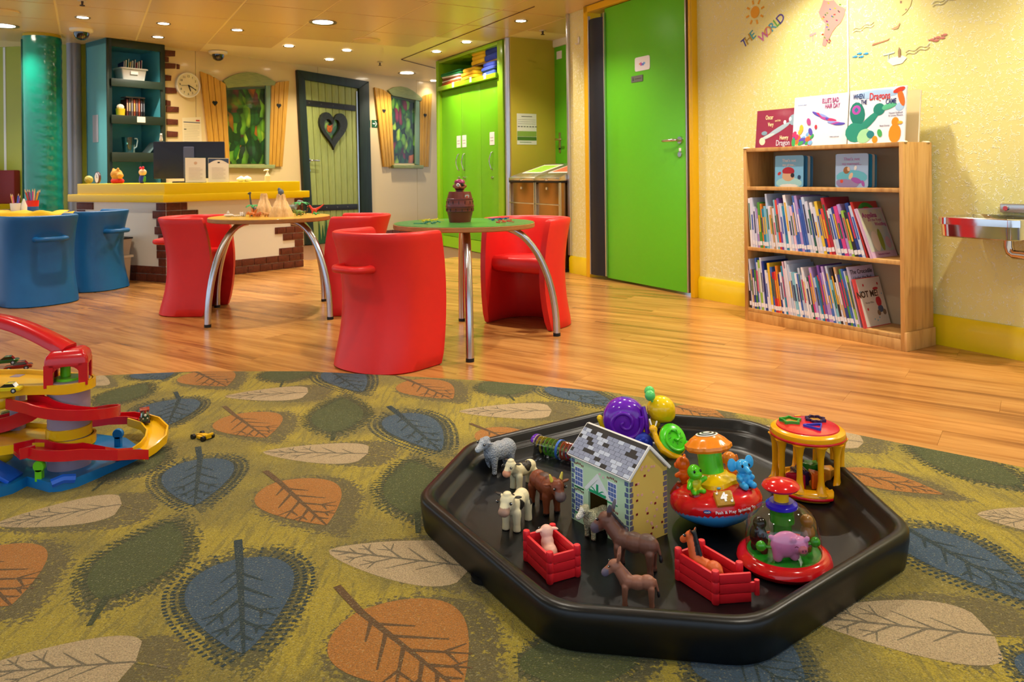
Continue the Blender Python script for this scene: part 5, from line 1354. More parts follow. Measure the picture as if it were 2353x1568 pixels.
for z in [k*.0118+.003 for k in range(12)]:
    q.append((.001, z, .009+.003*(int(z*85) % 2), z+.0092, '6A6272')); q.append((HD-.010-.003*(int(z*85) % 2), z, HD-.001, z+.0092, '6A6272'))
for k in range(30):
    y, z = .016+r.random()*(HD-.036), .01+r.random()*.155
    if z > HE+(.04*(1-abs(y-HD/2)/(HD/2)))-.01: continue
    q.append((y, z, y+.006, z+.0045, ['7A1C22', 'E4A898', 'E4A898'][k % 3]))
fprint(q, 'stone_print', 'side')['kind'] = 'stuff'
xm = (dx0+dx1)/2
b = MB(); b.slab([(dx0-.012, dz1+.004), (dx0-.004, dz1+.001), (xm, dz1+.034), (dx1+.004, dz1+.001), (dx1+.012, dz1+.004), (xm, dz1+.048)], -.0012, 0); b.slab([(dx0, dz1), (dx1, dz1), (xm, dz1+.034)], -.0005, 0); b.build('porch_print', flat('F2F5F4', .4), th_)
b = MB(); b.slab([(dx0+.004, dz1+.001), (dx1-.004, dz1+.001), (dx1-.004, dz1+.007), (dx0+.004, dz1+.007)], -.0014, 0)
for a in (.5, 1.57, 2.64): b.slab([(xm-.003*math.sin(a), dz1+.004), (xm+.003*math.sin(a), dz1+.004), (xm+.02*math.cos(a)+.003, dz1+.004+.02*math.sin(a)), (xm+.02*math.cos(a)-.003, dz1+.004+.02*math.sin(a))], -.0015, 0)
b.build('porch_star', flat('1FA06A', .4), th_)

# ---- rattle tube
CLEAR = None
def clear_mat(key, tint='FFFFFF', base=.04):
    m = bpy.data.materials.new(key); m.use_nodes = True; N = m.node_tree.nodes; L = m.node_tree.links
    N.remove(N['Principled BSDF']); out = N['Material Output']
    tr = N.new('ShaderNodeBsdfTransparent'); tr.inputs[0].default_value = lin(tint); gl = N.new('ShaderNodeBsdfGlossy'); gl.inputs['Roughness'].default_value = .04
    fr = N.new('ShaderNodeLayerWeight'); fr.inputs[0].default_value = .5; pw = N.new('ShaderNodeMath'); pw.operation = 'POWER'; pw.inputs[1].default_value = 4; L.new(fr.outputs['Facing'], pw.inputs[0])
    ad = N.new('ShaderNodeMath'); ad.operation = 'MULTIPLY_ADD'; ad.inputs[1].default_value = .55; ad.inputs[2].default_value = base; L.new(pw.outputs[0], ad.inputs[0])
    mx = N.new('ShaderNodeMixShader'); L.new(ad.outputs[0], mx.inputs[0]); L.new(tr.outputs[0], mx.inputs[1]); L.new(gl.outputs[0], mx.inputs[2]); L.new(mx.outputs[0], out.inputs[0])
    return m
CLEAR = clear_mat('clear_plastic', 'F2F4F4', .06)
a0, a1 = at(1228, 1019, GZ+.027), at(1335, 1046, GZ+.027)
rt = thing('rattle_tube', 'clear rattle tube with rainbow discs and purple end lying behind the toy house', 'toy', (a0.x, a0.y, GZ+.0275), math.atan2(a1.y-a0.y, a1.x-a0.x))
def xl(prof, n=24): return [(r_, z_) for r_, z_ in prof]
RX = Mx.Rotation(PI/2, 4, 'Y')
def lx_(prof, name, m, t=rt, n=28, cap=True):
    b = MB(); b.T = RX; b.lathe(prof, n, cap=cap); return b.build(name, m, t)
lx_([(.0001, -.008), (.018, -.008), (.025, -.003), (.0275, .004), (.0275, .012), (.0001, .012)], 'end_cap', plastic('6A28B4'))
lx_([(.0255, .01), (.0255, .19)], 'tube_shell', clear_mat('tube_plastic', 'DDE2EA', .2), cap=False)
lx_([(.0262, .011), (.0268, .0115), (.0268, .014), (.0262, .0145)], 'end_lip', flat('B9A58A', .3), cap=False)
lx_([(.0265, .086), (.0275, .087), (.0275, .093), (.0265, .094)], 'joint_ring', plastic('3A6AC8'), cap=False)
lx_([(.0001, .186), (.0275, .186), (.0275, .198), (.022, .208), (.0001, .208)], 'end_cap', plastic('D83A2A'))
for x, c in ((.022, 'E8C21A'), (.034, 'E8C21A'), (.047, '7ACC2A'), (.06, '5AC82A'), (.074, '58B84A'), (.102, 'E8562A'), (.114, 'E2402A'), (.126, 'D83A5A'), (.14, '4A4AD0'), (.155, '6A4AC8'), (.17, '6A4AC8')):
    lx_([(.0248, x-.0008), (.0248, x+.0008), (.017, x+.0008), (.017, x-.0008)], 'disc', plastic(c), cap=False)
lx_([(.005, .01), (.005, .19)], 'inner_rod', plastic('8FBF3A'))
b = MB(); r = random.Random(2)
for k in range(50): b.m = k % 4; b.sph((.1+.09*r.random(), (r.random()-.5)*.022, -.018+.004*r.random()), .0032, 6)
o = b.build('beads', [plastic(c) for c in ('E8C21A', '3A9AE0', 'E2402A', '4AB84A')], rt); o['kind'] = 'stuff'

# ---- big snail on wheels
sp = at(1442, 1024, GZ); SF = (1, -.14)
sn = thing('snail_toy', 'big toy snail with purple shell, yellow head and blue wheels', 'toy', (sp.x, sp.y, GZ), math.atan2(SF[1], SF[0]))
def f_snb(b):
    b.cap((-.05, 0, .03), (.055, 0, .03), .02, .022); b.cap((-.058, 0, .035), (-.08, 0, .078), .013, .010); b.cap((.058, 0, .034), (.082, 0, .075), .02, .017)
blob('foot', f_snb, .003, plastic('F2C90E', .2), sn)
def f_snh(b): b.sph((.098, 0, .110), (.042, .040, .039), 20); b.sph((.112, 0, .098), (.028, .030, .026), 18); b.sph((.09, 0, .122), (.028, .028, .024), 16)
blob('head', f_snh, .003, plastic('F2C90E', .18), sn)
PURP = plastic('6A1FB8', .15)
b = MB(); prof = []
b.T = Mx.Translation((-.008, 0, .078)) @ Mx.Rotation(PI/2, 4, 'X')
b.lathe([(.0001, -.046), (.03, -.045), (.045, -.04), (.058, -.028), (.063, -.012), (.063, .012), (.058, .028), (.045, .04), (.03, .045), (.0001, .046)], 36); b.build('shell', PURP, sn)
b = MB(); sp_ = []
for k in range(60):
    u = k/59; a = -u*3.4*PI+.4; rr_ = .048*(1-u)+.004
    sp_.append((-.008+rr_*math.cos(a), -.041-.006*u, .078+rr_*math.sin(a)))
b.tube(sp_, [.0075*(1-.4*k/59) for k in range(60)], 10); b.build('shell_spiral', PURP, sn)
b = MB(); b.tube([(.045, -.03, .125), (.052, -.035, .09), (.058, -.036, .05)], [.007, .008, .007], 8); b.build('shell_lip', PURP, sn)
for x in (-.045, .045):
    for s in (-1, 1):
        b = MB(); b.T = Mx.Translation((x, s*.042, .027)) @ Mx.Rotation(PI/2, 4, 'X'); b.lathe([(.0001, -.011), (.02, -.011), (.0265, -.007), (.0265, .007), (.02, .011), (.0001, .011)], 24); w = b.build('wheel', plastic('2A3FC8', .3), sn)
        b = MB(); [b.sph((x+.011*math.cos(q_), s*.0535, .027+.011*math.sin(q_)), (.006, .0015, .006), 8) for q_ in (0.5, 1.6, 2.7, 3.8, 4.9)]; b.build('petals', plastic('3850DC', .3), w)
for s, dz in ((-1, 0), (1, .006)):
    b = MB(); b.cyl((.076, s*.012, .13), (.066, s*.02, .150), .004, .004, 8); b.sph((.066, s*.022, .155), (.0155, .0145, .0155), 16); b.build('antenna', plastic('5CD070', .25), sn)
# ---- small snail
ss = at(1541, 1054, GZ)
sm = thing('snail_rattle', 'small flat toy snail with green spiral shell and yellow body', 'toy', (ss.x, ss.y, GZ), 0, rot=Euler((math.radians(-38), math.radians(18), math.radians(8))))
sm.scale = (1.22,)*3
def f_ss(b):
    b.tube([(.05, 0, .008), (.03, 0, .006), (0, 0, .008), (-.02, 0, .014), (-.034, 0, .03), (-.042, 0, .05)], [.004, .007, .009, .009, .0075, .0065], 10); b.sph((-.045, 0, .058), (.011, .009, .010), 12); b.sph((.006, .003, .046), (.037, .006, .04), 20)
blob('body', f_ss, .0022, plastic('F2B705', .2), sm)
b = MB(); b.sph((.004, -.003, .046), (.034, .010, .037), 28); b.build('shell', plastic('4CD41E', .25), sm)
b = MB(); sp_ = [(.004+(.029*(1-k/40)+.003)*math.cos(-k/40*2.6*PI), -.011-.004*(k/40), .046+(.031*(1-k/40)+.003)*math.sin(-k/40*2.6*PI)) for k in range(41)]
b.tube(sp_, [.0034]*41, 8); b.build('shell_spiral', plastic('4CD41E', .25), sm)
b = MB()
for k in range(9): a = k*.7; b.tube([(.004+.013*math.cos(a), -.0175, .046+.013*math.sin(a)), (.004+.018*math.cos(a+.15), -.0175, .046+.018*math.sin(a+.15))], .0007, 5)
b.build('shell_marks', flat('1F5A12'), sm)
b = MB(); [b.cap((-.045+s*.005, 0, .066), (-.046+s*.009, 0, .078), .0015, .0024, 8) for s in (-1, 1)]; b.build('feelers', plastic('F2F0F0'), sm)

# ---- spinning top with animals
cp = at(1652, 1210, GZ)
st = thing('spinning_top', 'red and blue spinning top toy with four little animals and orange push knob', 'toy', (cp.x, cp.y, GZ), 0, rot=Euler((math.radians(-9), math.radians(-5), math.radians(2))))
st.scale = (.97,)*3; st.location.z += .005
zt0 = .004
MB().lathe([(.0001, .0), (.03, .0), (.045, .006), (.07, .017), (.092, .031), (.104, .045), (.105, .05), (.0001, .05)], 48).build('base', plastic('3AA8EE', .2), st)
SR = plastic('D3141C', .14)
MB().lathe([(.1035, .044), (.106, .052), (.106, .060), (.102, .071), (.093, .080), (.078, .086), (.058, .091), (.045, .093), (.0001, .093)], 56).build('body', SR, st)
ring_ = []
for k in range(48):
    a = 2*PI*k/48; ring_.append((a, 1+.10*math.cos(4*a+.4)))
b = MB(); b.loft([[(r_*s_*math.cos(a), r_*s_*math.sin(a), z) for a, s_ in ring_] for r_, z in ((.056, .088), (.055, .1), (.047, .107), (.036, .112), (.032, .118))]); b.build('collar', plastic('F2C40A', .2), st)
MB().lathe([(.0285, .112), (.0285, .172), (.0001, .172)], 36).build('stem', plastic('5CD42A', .22), st)
rg = []
for r_, z in ((.030, .166), (.048, .168), (.053, .174), (.0525, .181), (.046, .186), (.041, .193), (.028, .201), (.012, .205), (.0005, .206)):
    rg.append([(r_*(1+(.05*abs(math.sin(6*2*PI*k/72)) if r_ > .045 else 0))*math.cos(2*PI*k/72), r_*(1+(.05*abs(math.sin(6*2*PI*k/72)) if r_ > .045 else 0))*math.sin(2*PI*k/72), z) for k in range(72)])
kn = MB().loft(rg).build('push_knob', plastic('F28A20', .18), st)
b = MB()
def capz(r_): return .206-.9*r_*r_/.06*.38
for k, r_ in enumerate((.026, .0215, .017, .0125, .008)):
    b.m = 1-k % 2
    b.lathe([(r_, capz(r_)+.0003), (r_, capz(r_)+.0011+.0002*k), (.0001, .2072+.0002*k)], 28, cap=False)
b.build('swirl_sticker', [flat('1A1A22', .3), flat('F2F0EE', .3)], kn)
b = MB(); b.box((.0, 0, 0), (.042, .022, .034)); pp = b.build('number_button', mat('amber_glass', 'B8860F', .25, coat=.8, bump=(900, .3, 'v', .001)), st, bevel=.006, loc=(-.004, -.0905, .078), rot=(math.radians(-38), 0, 0))
text('4', .026, flat('FFFFFF'), pp, (-.002, -.0122, 0), (PI/2, 0, 0), ext=.0005, bold=.0012)
b = MB(); b.sph((.014, -.012, -.009), (.003, .001, .003), 8); b.box((.0165, -.0118, -.005), (.001, .0006, .008)); b.sph((-.015, -.012, .010), (.0025, .001, .0025), 8); b.box((-.0128, -.0118, .013), (.0009, .0006, .007)); b.build('note_print', flat('F8F0F0'), pp)
b = MB(); b.sph((-.004, -.058, .0945), (.006, .005, .0035), 10); b.build('small_light', plastic('6AA8C8', .15), st)
for a in (25, 155, 270-180+0):
    ca, sa = math.cos(math.radians(a)), math.sin(math.radians(a))
    MB().box((0, 0, 0), (.04, .02, .03)).build('side_button', mat('side_glass', '8A1A12', .2, coat=.8, bump=(900, .3, 'v', .001)), st, bevel=.006, loc=(.088*ca, .088*sa, .077), rot=(math.radians(-38), 0, math.radians(a+90)))
for k, ch in enumerate('Push & Play Spinning Top'):
    a = math.radians(-88+(k-7.5)*2.25); rr_ = .1072
    if ch != ' ': text(ch, .0085, flat('F0F0F4'), st, (rr_*math.cos(a), rr_*math.sin(a), .0555), (PI/2, 0, a+PI/2), ext=.0003, bold=.0002)
a = math.radians(-88-30*.72-6)
b = MB(); b.T = Mx.Translation((.1062*math.cos(a), .1062*math.sin(a), .0575)) @ Mx.Rotation(a+PI/2, 4, 'Z'); b.sph((0, 0, 0), (.009, .0012, .0045), 14); b.build('logo', flat('1F3A8A'), st)
text('vtech', .0062, flat('FFFFFF'), st, (.1076*math.cos(a), .1076*math.sin(a), .0575), (PI/2, 0, a+PI/2), ext=.0002)
def rider(name, ang, hcol, fill, extra, face=-90):
    g = bpy.data.objects.new(name, None); col.objects.link(g); g.parent = st
    a = math.radians(ang); g.location = (.073*math.cos(a), .073*math.sin(a), .082); g.rotation_euler = (0, 0, math.radians(face))
    b = MB(); b.lathe([(.017, .000), (.0165, .004), (.0001, .0045)], 20); b.build('seat_cup', plastic('9A0E16', .2), g)
    blob('figure', fill, .0017, skin('rider', .2), g, extra)
    return g
def face_eyes(g, x, y, z, r=.0028):
    b = MB(); [b.sph((x, s*y, z), (r*.8, r, r*1.3), 8) for s in (-1, 1)]; b.build('eyes', flat('101010', .1), g)
def f_turtle(b):
    b.cap((0, 0, 0), (0, 0, .012), .0085, .009); b.sph((-.002, 0, .025), (.015, .016, .017), 14); b.sph((.004, 0, .052), (.0165, .0165, .017), 16); b.sph((.012, 0, .047), (.012, .014, .010), 12)
    for s in (-1, 1): b.cap((.004, s*.014, .03), (.010, s*.023, .036 if s > 0 else .022), .006, .0055); b.cap((.004, s*.009, .012), (.014, s*.012, .010), .007, .006)
g = rider('turtle_rider', 222, '', f_turtle, lambda x, y, z: 'C8C81E' if (x > .008 and .014 < z < .036 and abs(y) < .012) else '57C41E', -72); face_eyes(g, .018, .008, .056)
def f_eleph(b):
    b.cap((0, 0, 0), (0, 0, .012), .0085, .010); b.sph((0, 0, .024), (.015, .017, .016), 14); b.sph((.003, 0, .050), (.0165, .017, .0165), 16); b.tube([(.014, 0, .048), (.024, 0, .042), (.030, 0, .040)], [.008, .0062, .006], 10)
    for s in (-1, 1): b.sph((-.003, s*.024, .056), (.0036, .013, .016), 12); b.cap((.004, s*.014, .03), (.013, s*.016, .026), .006, .006); b.cap((.008, s*.010, .012), (.020, s*.011, .010), .008, .008)
g = rider('elephant_rider', -34, '', f_eleph, lambda x, y, z: '38A8E8', -72); face_eyes(g, .0165, .009, .054)
def f_bear(b):
    b.cap((0, 0, 0), (0, 0, .012), .0085, .011); b.sph((0, 0, .024), (.015, .017, .016), 14); b.sph((.0, 0, .050), (.017, .0175, .0165), 16); b.sph((.014, 0, .046), (.009, .010, .008), 10)
    for s in (-1, 1): b.sph((-.002, s*.014, .064), (.004, .006, .006), 10); b.cap((.004, s*.014, .03), (.013, s*.016, .026), .006, .006)
rider('bear_rider', 140, '', f_bear, lambda x, y, z: 'E86A1A', 150)
def f_dog(b):
    b.cap((0, 0, 0), (0, 0, .012), .0085, .011); b.sph((0, 0, .024), (.015, .017, .016), 14); b.sph((.0, 0, .050), (.017, .0175, .0165), 16); b.sph((.014, 0, .046), (.010, .011, .009), 10)
    for s in (-1, 1): b.sph((-.002, s*.019, .048), (.007, .004, .014), 10)
rider('dog_rider', 38, '', f_dog, lambda x, y, z: 'E8862A' if abs(y) < .018 else 'C8641A', 60)

# ---- shape sorter drum
dp = at(1857, 1126, GZ)
dr = thing('shape_sorter', 'yellow shape sorter drum with red top and three shape holes', 'toy', (dp.x, dp.y, GZ), math.radians(8))
dr.scale = (1, 1, .90)
DY = plastic('F2A80A', .18); DR = plastic('D2121C', .18)
MB().lathe([(.0001, .0), (.082, .0), (.088, .004), (.092, .013), (.091, .022), (.084, .03), (.074, .032), (.07, .026), (.0001, .024)], 48).build('base_ring', DY, dr)
MB().lathe([(.0921, .009), (.0936, .011), (.0936, .015), (.0921, .017)], 48, cap=False).build('base_stripe', DR, dr)
MB().lathe([(.066, .146), (.078, .146), (.087, .152), (.0895, .162), (.088, .172), (.08, .178), (.066, .178)], 48, cap=False).build('top_ring', DY, dr)
MB().lathe([(.0895, .154), (.0908, .156), (.0908, .159), (.0895, .161)], 48, cap=False).build('top_stripe', DR, dr)
MB().lathe([(.0001, .176), (.076, .176), (.074, .181), (.05, .1845), (.0001, .186)], 48).build('lid', DR, dr)
for k in range(10):
    a = 2*PI*(k+.3)/10; b = MB()
    b.tube([(.078*math.cos(a), .078*math.sin(a), z) for z in (.024, .034, .06, .09, .12, .142, .152)], [.017, .0105, .0075, .007, .0078, .0115, .017], 12); b.build('pillar', DY, dr)
def outline(pts, c, h=.008, w=.76, name='shape_rim'):
    inn = [(x*w, y*w) for x, y in pts]
    b = MB(); b.T = Mx.Translation(c); b.loft([[(x, y, -.002) for x, y in pts], [(x, y, h) for x, y in pts], [(x, y, h) for x, y in inn], [(x, y, .0015) for x, y in inn]], False, ring=True)
    return b, inn
star = [((.028 if k % 2 == 0 else .017)*math.cos(2*PI*k/10), (.028 if k % 2 == 0 else .017)*math.sin(2*PI*k/10)) for k in range(10)]; star = roundpoly(star, .006, 3)
flow = [((.0235+.003*math.cos(8*a))*math.cos(a), (.0235+.003*math.cos(8*a))*math.sin(a)) for a in [2*PI*k/64 for k in range(64)]]
tri = roundpoly([(-.028, .02), (.028, .02), (0, -.022)], .008, 4)
for pts, c, h in (([(x*1.12, y*1.12) for x, y in star], (-.032, .024, .1835), '2E9A2A'), (flow, (.034, .022, .1835), '2A1A4A'), (tri, (.004, -.034, .183), '2A3FC0')):
    b, inn = outline(pts, c); o = b.build('shape_rim', plastic(h, .18), dr)
    b = MB(); b.T = Mx.Translation(c); b.prism(inn, .0008, .0018); b.build('shape_hole', flat('B8801A' if h != '2A3FC0' else 'B0A088'), o)
b = MB(); b.box((.01, .066, .1835), (.016, .005, .002)); b.build('badge', flat('E8B83A'), dr)
for i_, (nm, lab, x, y, z, c, f) in enumerate((('shape_block', 'dark purple flower shaped block inside the sorter drum', -.032, -.005, .026, '2A1440', 'fl'), ('shape_block', 'green star shaped block inside the sorter drum', .02, .02, .026, '2E8A2A', 'st'), ('shape_block', 'orange triangular block inside the sorter drum', .002, -.042, .026, 'EE6412', 'tr'), ('shape_block', 'yellow block lying at the right inside the sorter drum', .042, -.018, .026, 'EEA032', 'st'), ('shape_block', 'crimson block under the purple one in the sorter drum', -.05, -.03, .026, 'A80E2A', 'tr'))):
    t = thing(nm, lab, 'toy block', V((dp.x, dp.y, GZ))+Mx.Rotation(math.radians(8), 3, 'Z') @ V((x, y, z)), .6*i_, 'blocks in the sorter drum', rot=Euler(((PI/2 if f == 'fl' else 0), 0, .7*i_)))
    pts = {'fl': flow, 'st': star, 'tr': tri}[f]
    b = MB(); hz_ = .034
    b.loft([[(x_*.9, y_*.9+(.02 if f == 'fl' else 0), z_) for x_, y_ in pts] for z_ in (0, hz_)]); b.build('block', plastic(c, .18), t, bevel=.002)

# ---- push dome with farm animals
op = at(1802, 1296, GZ)
dm = thing('push_dome', 'clear dome push toy on a red base with pink pig, cow and horse inside', 'toy', (op.x, op.y, GZ), 0, rot=Euler((0, math.radians(-2), 0)))
dm.scale = (1, 1, .93)
MB().lathe([(.0001, .0), (.078, .0), (.089, .005), (.0935, .014), (.090, .025), (.080, .032), (.074, .032), (.072, .026), (.0001, .026)], 56).build('base', plastic('D2121C', .12), dm)
MB().lathe([(.0001, .026), (.072, .026), (.072, .029), (.05, .033), (.0001, .034)], 48).build('meadow', plastic('1F8A1E', .25), dm)
MB().lathe([(.074, .030), (.074, .06), (.071, .085), (.063, .106), (.05, .120), (.036, .128), (.03, .129)], 56, cap=False).build('dome', CLEAR, dm)
MB().lathe([(.018, .03), (.018, .09), (.024, .094), (.024, .122), (.0001, .122)], 28).build('post', plastic('1F8A1E', .2), dm)
MB().lathe([(.0001, .122), (.024, .122), (.0315, .127), (.031, .134), (.024, .14), (.0001, .14)], 32).build('collar', plastic('2418B8', .2), dm)
MB().lathe([(.015, .138), (.0145, .165), (.0001, .165)], 24).build('stem', plastic('F2B80A', .2), dm)
MB().lathe([(.0001, .162), (.02, .162), (.034, .167), (.0375, .172), (.034, .178), (.02, .184), (.0001, .187)], 36).build('push_cap', plastic('D2121C', .14), dm)
def f_dpig(b):
    b.sph((-.004, 0, .026), (.026, .013, .022), 16); b.sph((.016, -.006, .026), (.016, .012, .015), 14)
    for x in (-.018, .010): b.cap((x, 0, .016), (x, 0, .006), .009, .0085)
    b.sph((.019, -.018, .021), (.0085, .004, .0065), 12)
    for s in (-1, 1): b.sph((.016+s*.011, -.014, .038), (.0055, .003, .005), 10)
    b.sph((-.028, 0, .040), (.005, .004, .004), 8)
def p_dpig(x, y, z): return 'E0707E' if (y < -.0175 and z < .029) else 'EE88B8'
g = bpy.data.objects.new('dome_pig', None); col.objects.link(g); g.parent = dm; g.location = (-.006, -.046, .034); g.rotation_euler = (0, 0, .05); g.scale = (1.22, 1, 1.3)
blob('figure', f_dpig, .0017, skin('dpig', .2), g, p_dpig)
b = MB(); [b.sph((.019+s*.0025, -.0222, .0215), (.0012, .0008, .002), 6) for s in (-1, 1)]; [b.tube([(.019+s*.011-.003, -.0175, .0265), (.019+s*.011, -.018, .0285), (.019+s*.011+.003, -.0175, .0265)], .0006, 5) for s in (-1, 1)]; b.tube([(.010, -.0172, .016), (.019, -.0185, .0125), (.028, -.0165, .016)], .0006, 5); b.build('face_marks', flat('8A3A5A'), g)
for s in (-1, 1): b = MB(); b.cyl((s*.026, .0, .022), (s*.044, 0, .026), .0025, .0025, 8); b.sph((s*.045, 0, .026), .0085, 14); b.build('spin_knob', plastic('3E9A1E', .2), g)
def f_dcow(b): b.sph((0, 0, .03), (.015, .022, .028), 14); b.sph((0, -.004, .062), (.014, .014, .014), 14); b.cap((0, -.012, .008), (0, -.012, .002), .009, .008); b.cap((0, .012, .008), (0, .012, .002), .009, .008)
def fig(name, x, y, h, rz, paint):
    g = bpy.data.objects.new(name, None); col.objects.link(g); g.parent = dm; g.location = (x, y, .033); g.rotation_euler = (0, 0, rz)
    blob('figure', f_dcow, .002, skin('dcow', .2), g, paint)
    return g
fig('dome_cow', -.05, -.002, 0, .5, lambda x, y, z: '14100F' if z > .034 else '4A1414')
fig('dome_horse', .05, -.002, 0, -.5, lambda x, y, z: '9A5A1E')
fig('dome_sheep', .008, .046, 0, 1.57, lambda x, y, z: 'B4A898')
# ================================================================ TOY GARAGE AND LITTLE CARS
T0 = at(160, 1078, .02)
ga = thing('toy_garage', 'multi-storey toy car garage in red, yellow and blue at the left edge', 'toy', (T0.x, T0.y, CT), 0)
def gp(x, y, z):
    p = at(x, y, z+CT); return (p.x-T0.x, p.y-T0.y, z)
GRED, GYEL, GBLU, GLIL, GLIM = plastic('D0101E', .25), plastic('F2B90C', .25), plastic('1474B4', .3), plastic('9A8898', .4), plastic('6CC81A', .3)
MB().lathe([(.053, .02), (.0525, .10), (.052, .262), (.0001, .262)], 36).build('tower', GLIL, ga)
for z in (.108, .232): MB().lathe([(.052, z), (.056, z+.001), (.056, z+.027), (.052, z+.028)], 36, cap=False).build('tower_band', GYEL, ga)
def chan(name, path, w, m, wall=.018, t=.005, inner=True, n=None):
    """U-shaped ramp along a centre line"""
    P = [V(p) for p in path]; rings = []
    for i, p in enumerate(P):
        d = (P[min(i+1, len(P)-1)]-P[max(i-1, 0)]); d.z = 0; d.normalize(); s = V((d.y, -d.x, 0))
        pr = [(-w/2, -t*2), (w/2, -t*2), (w/2, wall), (w/2-t, wall), (w/2-t, 0), (-w/2+t, 0), (-w/2+t, wall if inner else .002), (-w/2, wall if inner else .002)]
        rings.append([p+s*a+V((0, 0, b)) for a, b in pr])
    return MB().loft(rings).build(name, m, ga, smooth=35)
def helix(a0, a1, r0, r1, z0, z1, n=26, c=(0, 0)): return [(c[0]+(r0+(r1-r0)*k/n)*math.cos(math.radians(a0+(a1-a0)*k/n)), c[1]+(r0+(r1-r0)*k/n)*math.sin(math.radians(a0+(a1-a0)*k/n)), z0+(z1-z0)*k/n) for k in range(n+1)]
chan('ramp', [gp(40, 925, .213)]+helix(248, 480, .092, .098, .212, .115), .062, GRED)
chan('ramp', [gp(-30, 990, .10), gp(30, 975, .115), gp(70, 955, .135), gp(112, 925, .16)], .06, GRED, .03)
chan('ramp', [gp(38, 1042, .098)]+helix(240, 318, .09, .10, .098, .083, 12)+[gp(255, 1046, .065), gp(290, 1047, .035), gp(322, 1046, .018)], .06, GRED)
loop = [gp(x, y, z) for x, y, z in ((195, 972, .062), (250, 964, .058), (300, 962, .055), (330, 968, .052))]
chan('track', loop, .05, GRED, .014)
chan('track', [gp(x, y, z) for x, y, z in ((312, 965, .054), (345, 975, .048), (362, 993, .04), (358, 1012, .03), (340, 1030, .02), (316, 1046, .01))], .062, GYEL, .014)
for z, nm in ((.248, 'upper_deck'), (.096, 'middle_deck')):
    L_ = [(math.cos(a)*.066, math.sin(a)*.066) for a in [math.radians(-100+200*k/16) for k in range(17)]]
    pts = [(-.5, -.10), (-.16, -.10), (-.08, -.062)]+L_[3:-3]+[(-.08, .09), (-.18, .12), (-.5, .12)]
    pts = [(x, y) for x, y in pts]
    ins = [(x*.97-.004, y*.9) for x, y in pts]
    MB().loft([[(x, y, z-.012) for x, y in pts], [(x, y, z+.012) for x, y in pts], [(x, y, z+.012) for x, y in ins], [(x, y, z) for x, y in ins], ]).build(nm, GYEL, ga, smooth=35)
for x, y, z in ((8, 918, .22), (8, 1042, .07)):
    q = gp(x, y, z); b = MB(); b.sph(q, (.026, .03, .026), 16); b.build('corner_bumper', GYEL, ga)
# blue base
bp_ = [gp(x, y, .0) for x, y in ((332, 1050), (300, 1066), (230, 1098), (178, 1120), (140, 1130), (112, 1132), (62, 1118), (30, 1135), (-60, 1160), (-160, 1120), (-120, 1040), (120, 1020), (210, 1015), (290, 1020))]
b = MB(); b.loft([[(x, y, 0) for x, y, z in bp_], [(x, y, .018 if i in (0, 1, 13) else .026) for i, (x, y, z) in enumerate(bp_)]]); b.build('base_plate', GBLU, ga, smooth=35)
b = MB(); q0, q1 = gp(118, 1112, .026), gp(172, 1100, .026); b.tube([q0, ((q0[0]+q1[0])/2, (q0[1]+q1[1])/2, .032), q1], .012, 8); b.build('parking_curb', plastic('1A5AC8', .3), ga)
b = MB(); q0, q1 = gp(-10, 1085, .045), gp(25, 1058, .075); b.box(((q0[0]+q1[0])/2-.02, (q0[1]+q1[1])/2, .055), (.12, .06, .012), Mx.Rotation(.5, 3, 'Y')); b.build('side_ramp', plastic('1A5AC8', .3), ga, bevel=.004)
for x, y, m in ((91, 1103, GLIM), (206, 1043, GLIM), (272, 1025, GBLU)):
    q = gp(x, y, .022); b = MB(); b.box((q[0], q[1], .034), (.018, .012, .03)); b.T = Mx.Translation((q[0], q[1], .058)) @ Mx.Rotation(PI/2, 4, 'X'); b.lathe([(.0001, -.006), (.014, -.006), (.0155, -.004), (.0155, .004), (.014, .006), (.0001, .006)], 20); b.build('sign_post', m, ga)
for x, y in ((-.44, -.07), (-.44, .09), (-.2, .09)):
    b = MB(); b.box((x, y, .125), (.03, .03, .25)); b.build('deck_support', GLIL, ga, bevel=.004)
b = MB(); b.b2((-.48, -.1, 0), (-.15, .13, .022)); b.build('base_extension', GBLU, ga, bevel=.006)
# red lift house with handle
R_ = Mx.Rotation(math.radians(22), 4, 'Z')
hb = MB(); hb.T = R_
for x in (-.041, .041):
    for y in (-.037, .037): hb.b2((x-.011, y-.010, .252), (x+.011, y+.010, .312))
for y in (-.043, .034):
    pts = [(-.032, .315), (-.032, .282)]+[(-.032*math.cos(PI*k/10), .282+.024*math.sin(PI*k/10)) for k in range(1, 10)]+[(.032, .282), (.032, .315)]
    hb.slab(pts, y, y+.009)
hb.b2((-.05, -.03, .256), (-.042, .03, .312))
hb.loft([[(x*sx, y*sy, z) for x, y in rrect(.104, .094, .012)] for sx, sy, z in ((1, 1, .306), (1, 1, .322), (.93, .92, .334), (.72, .70, .345), (.6, .58, .347))])
hb.build('lift_house', GRED, ga, smooth=45)
c_ = []
for k in range(15):
    u = k/14; c_.append((-.0-.5*u, .02*u, .342+.085*math.sin(PI*u)))
hd = MB(); P_ = c_; rings = []
for i, p in enumerate(P_):
    w = .034*(1-.25*math.sin(PI*i/14)); 
    d = V(P_[min(i+1, 14)])-V(P_[max(i-1, 0)]); d.normalize(); nrm = V((-d.z, 0, d.x))*(-1 if d.x < 0 else 1)
    rings.append([V(p)+V((0, a*w, 0))+nrm*bb for a, bb in ((-1, -.012), (-1, .008), (-.7, .016), (.7, .016), (1, .008), (1, -.012))])
hd.loft(rings).build('carry_handle', GRED, ga, smooth=50)
MB().lathe([(.0001, .262), (.034, .262), (.034, .268), (.0001, .268)], 24).build('lift_floor', GLIM, ga)
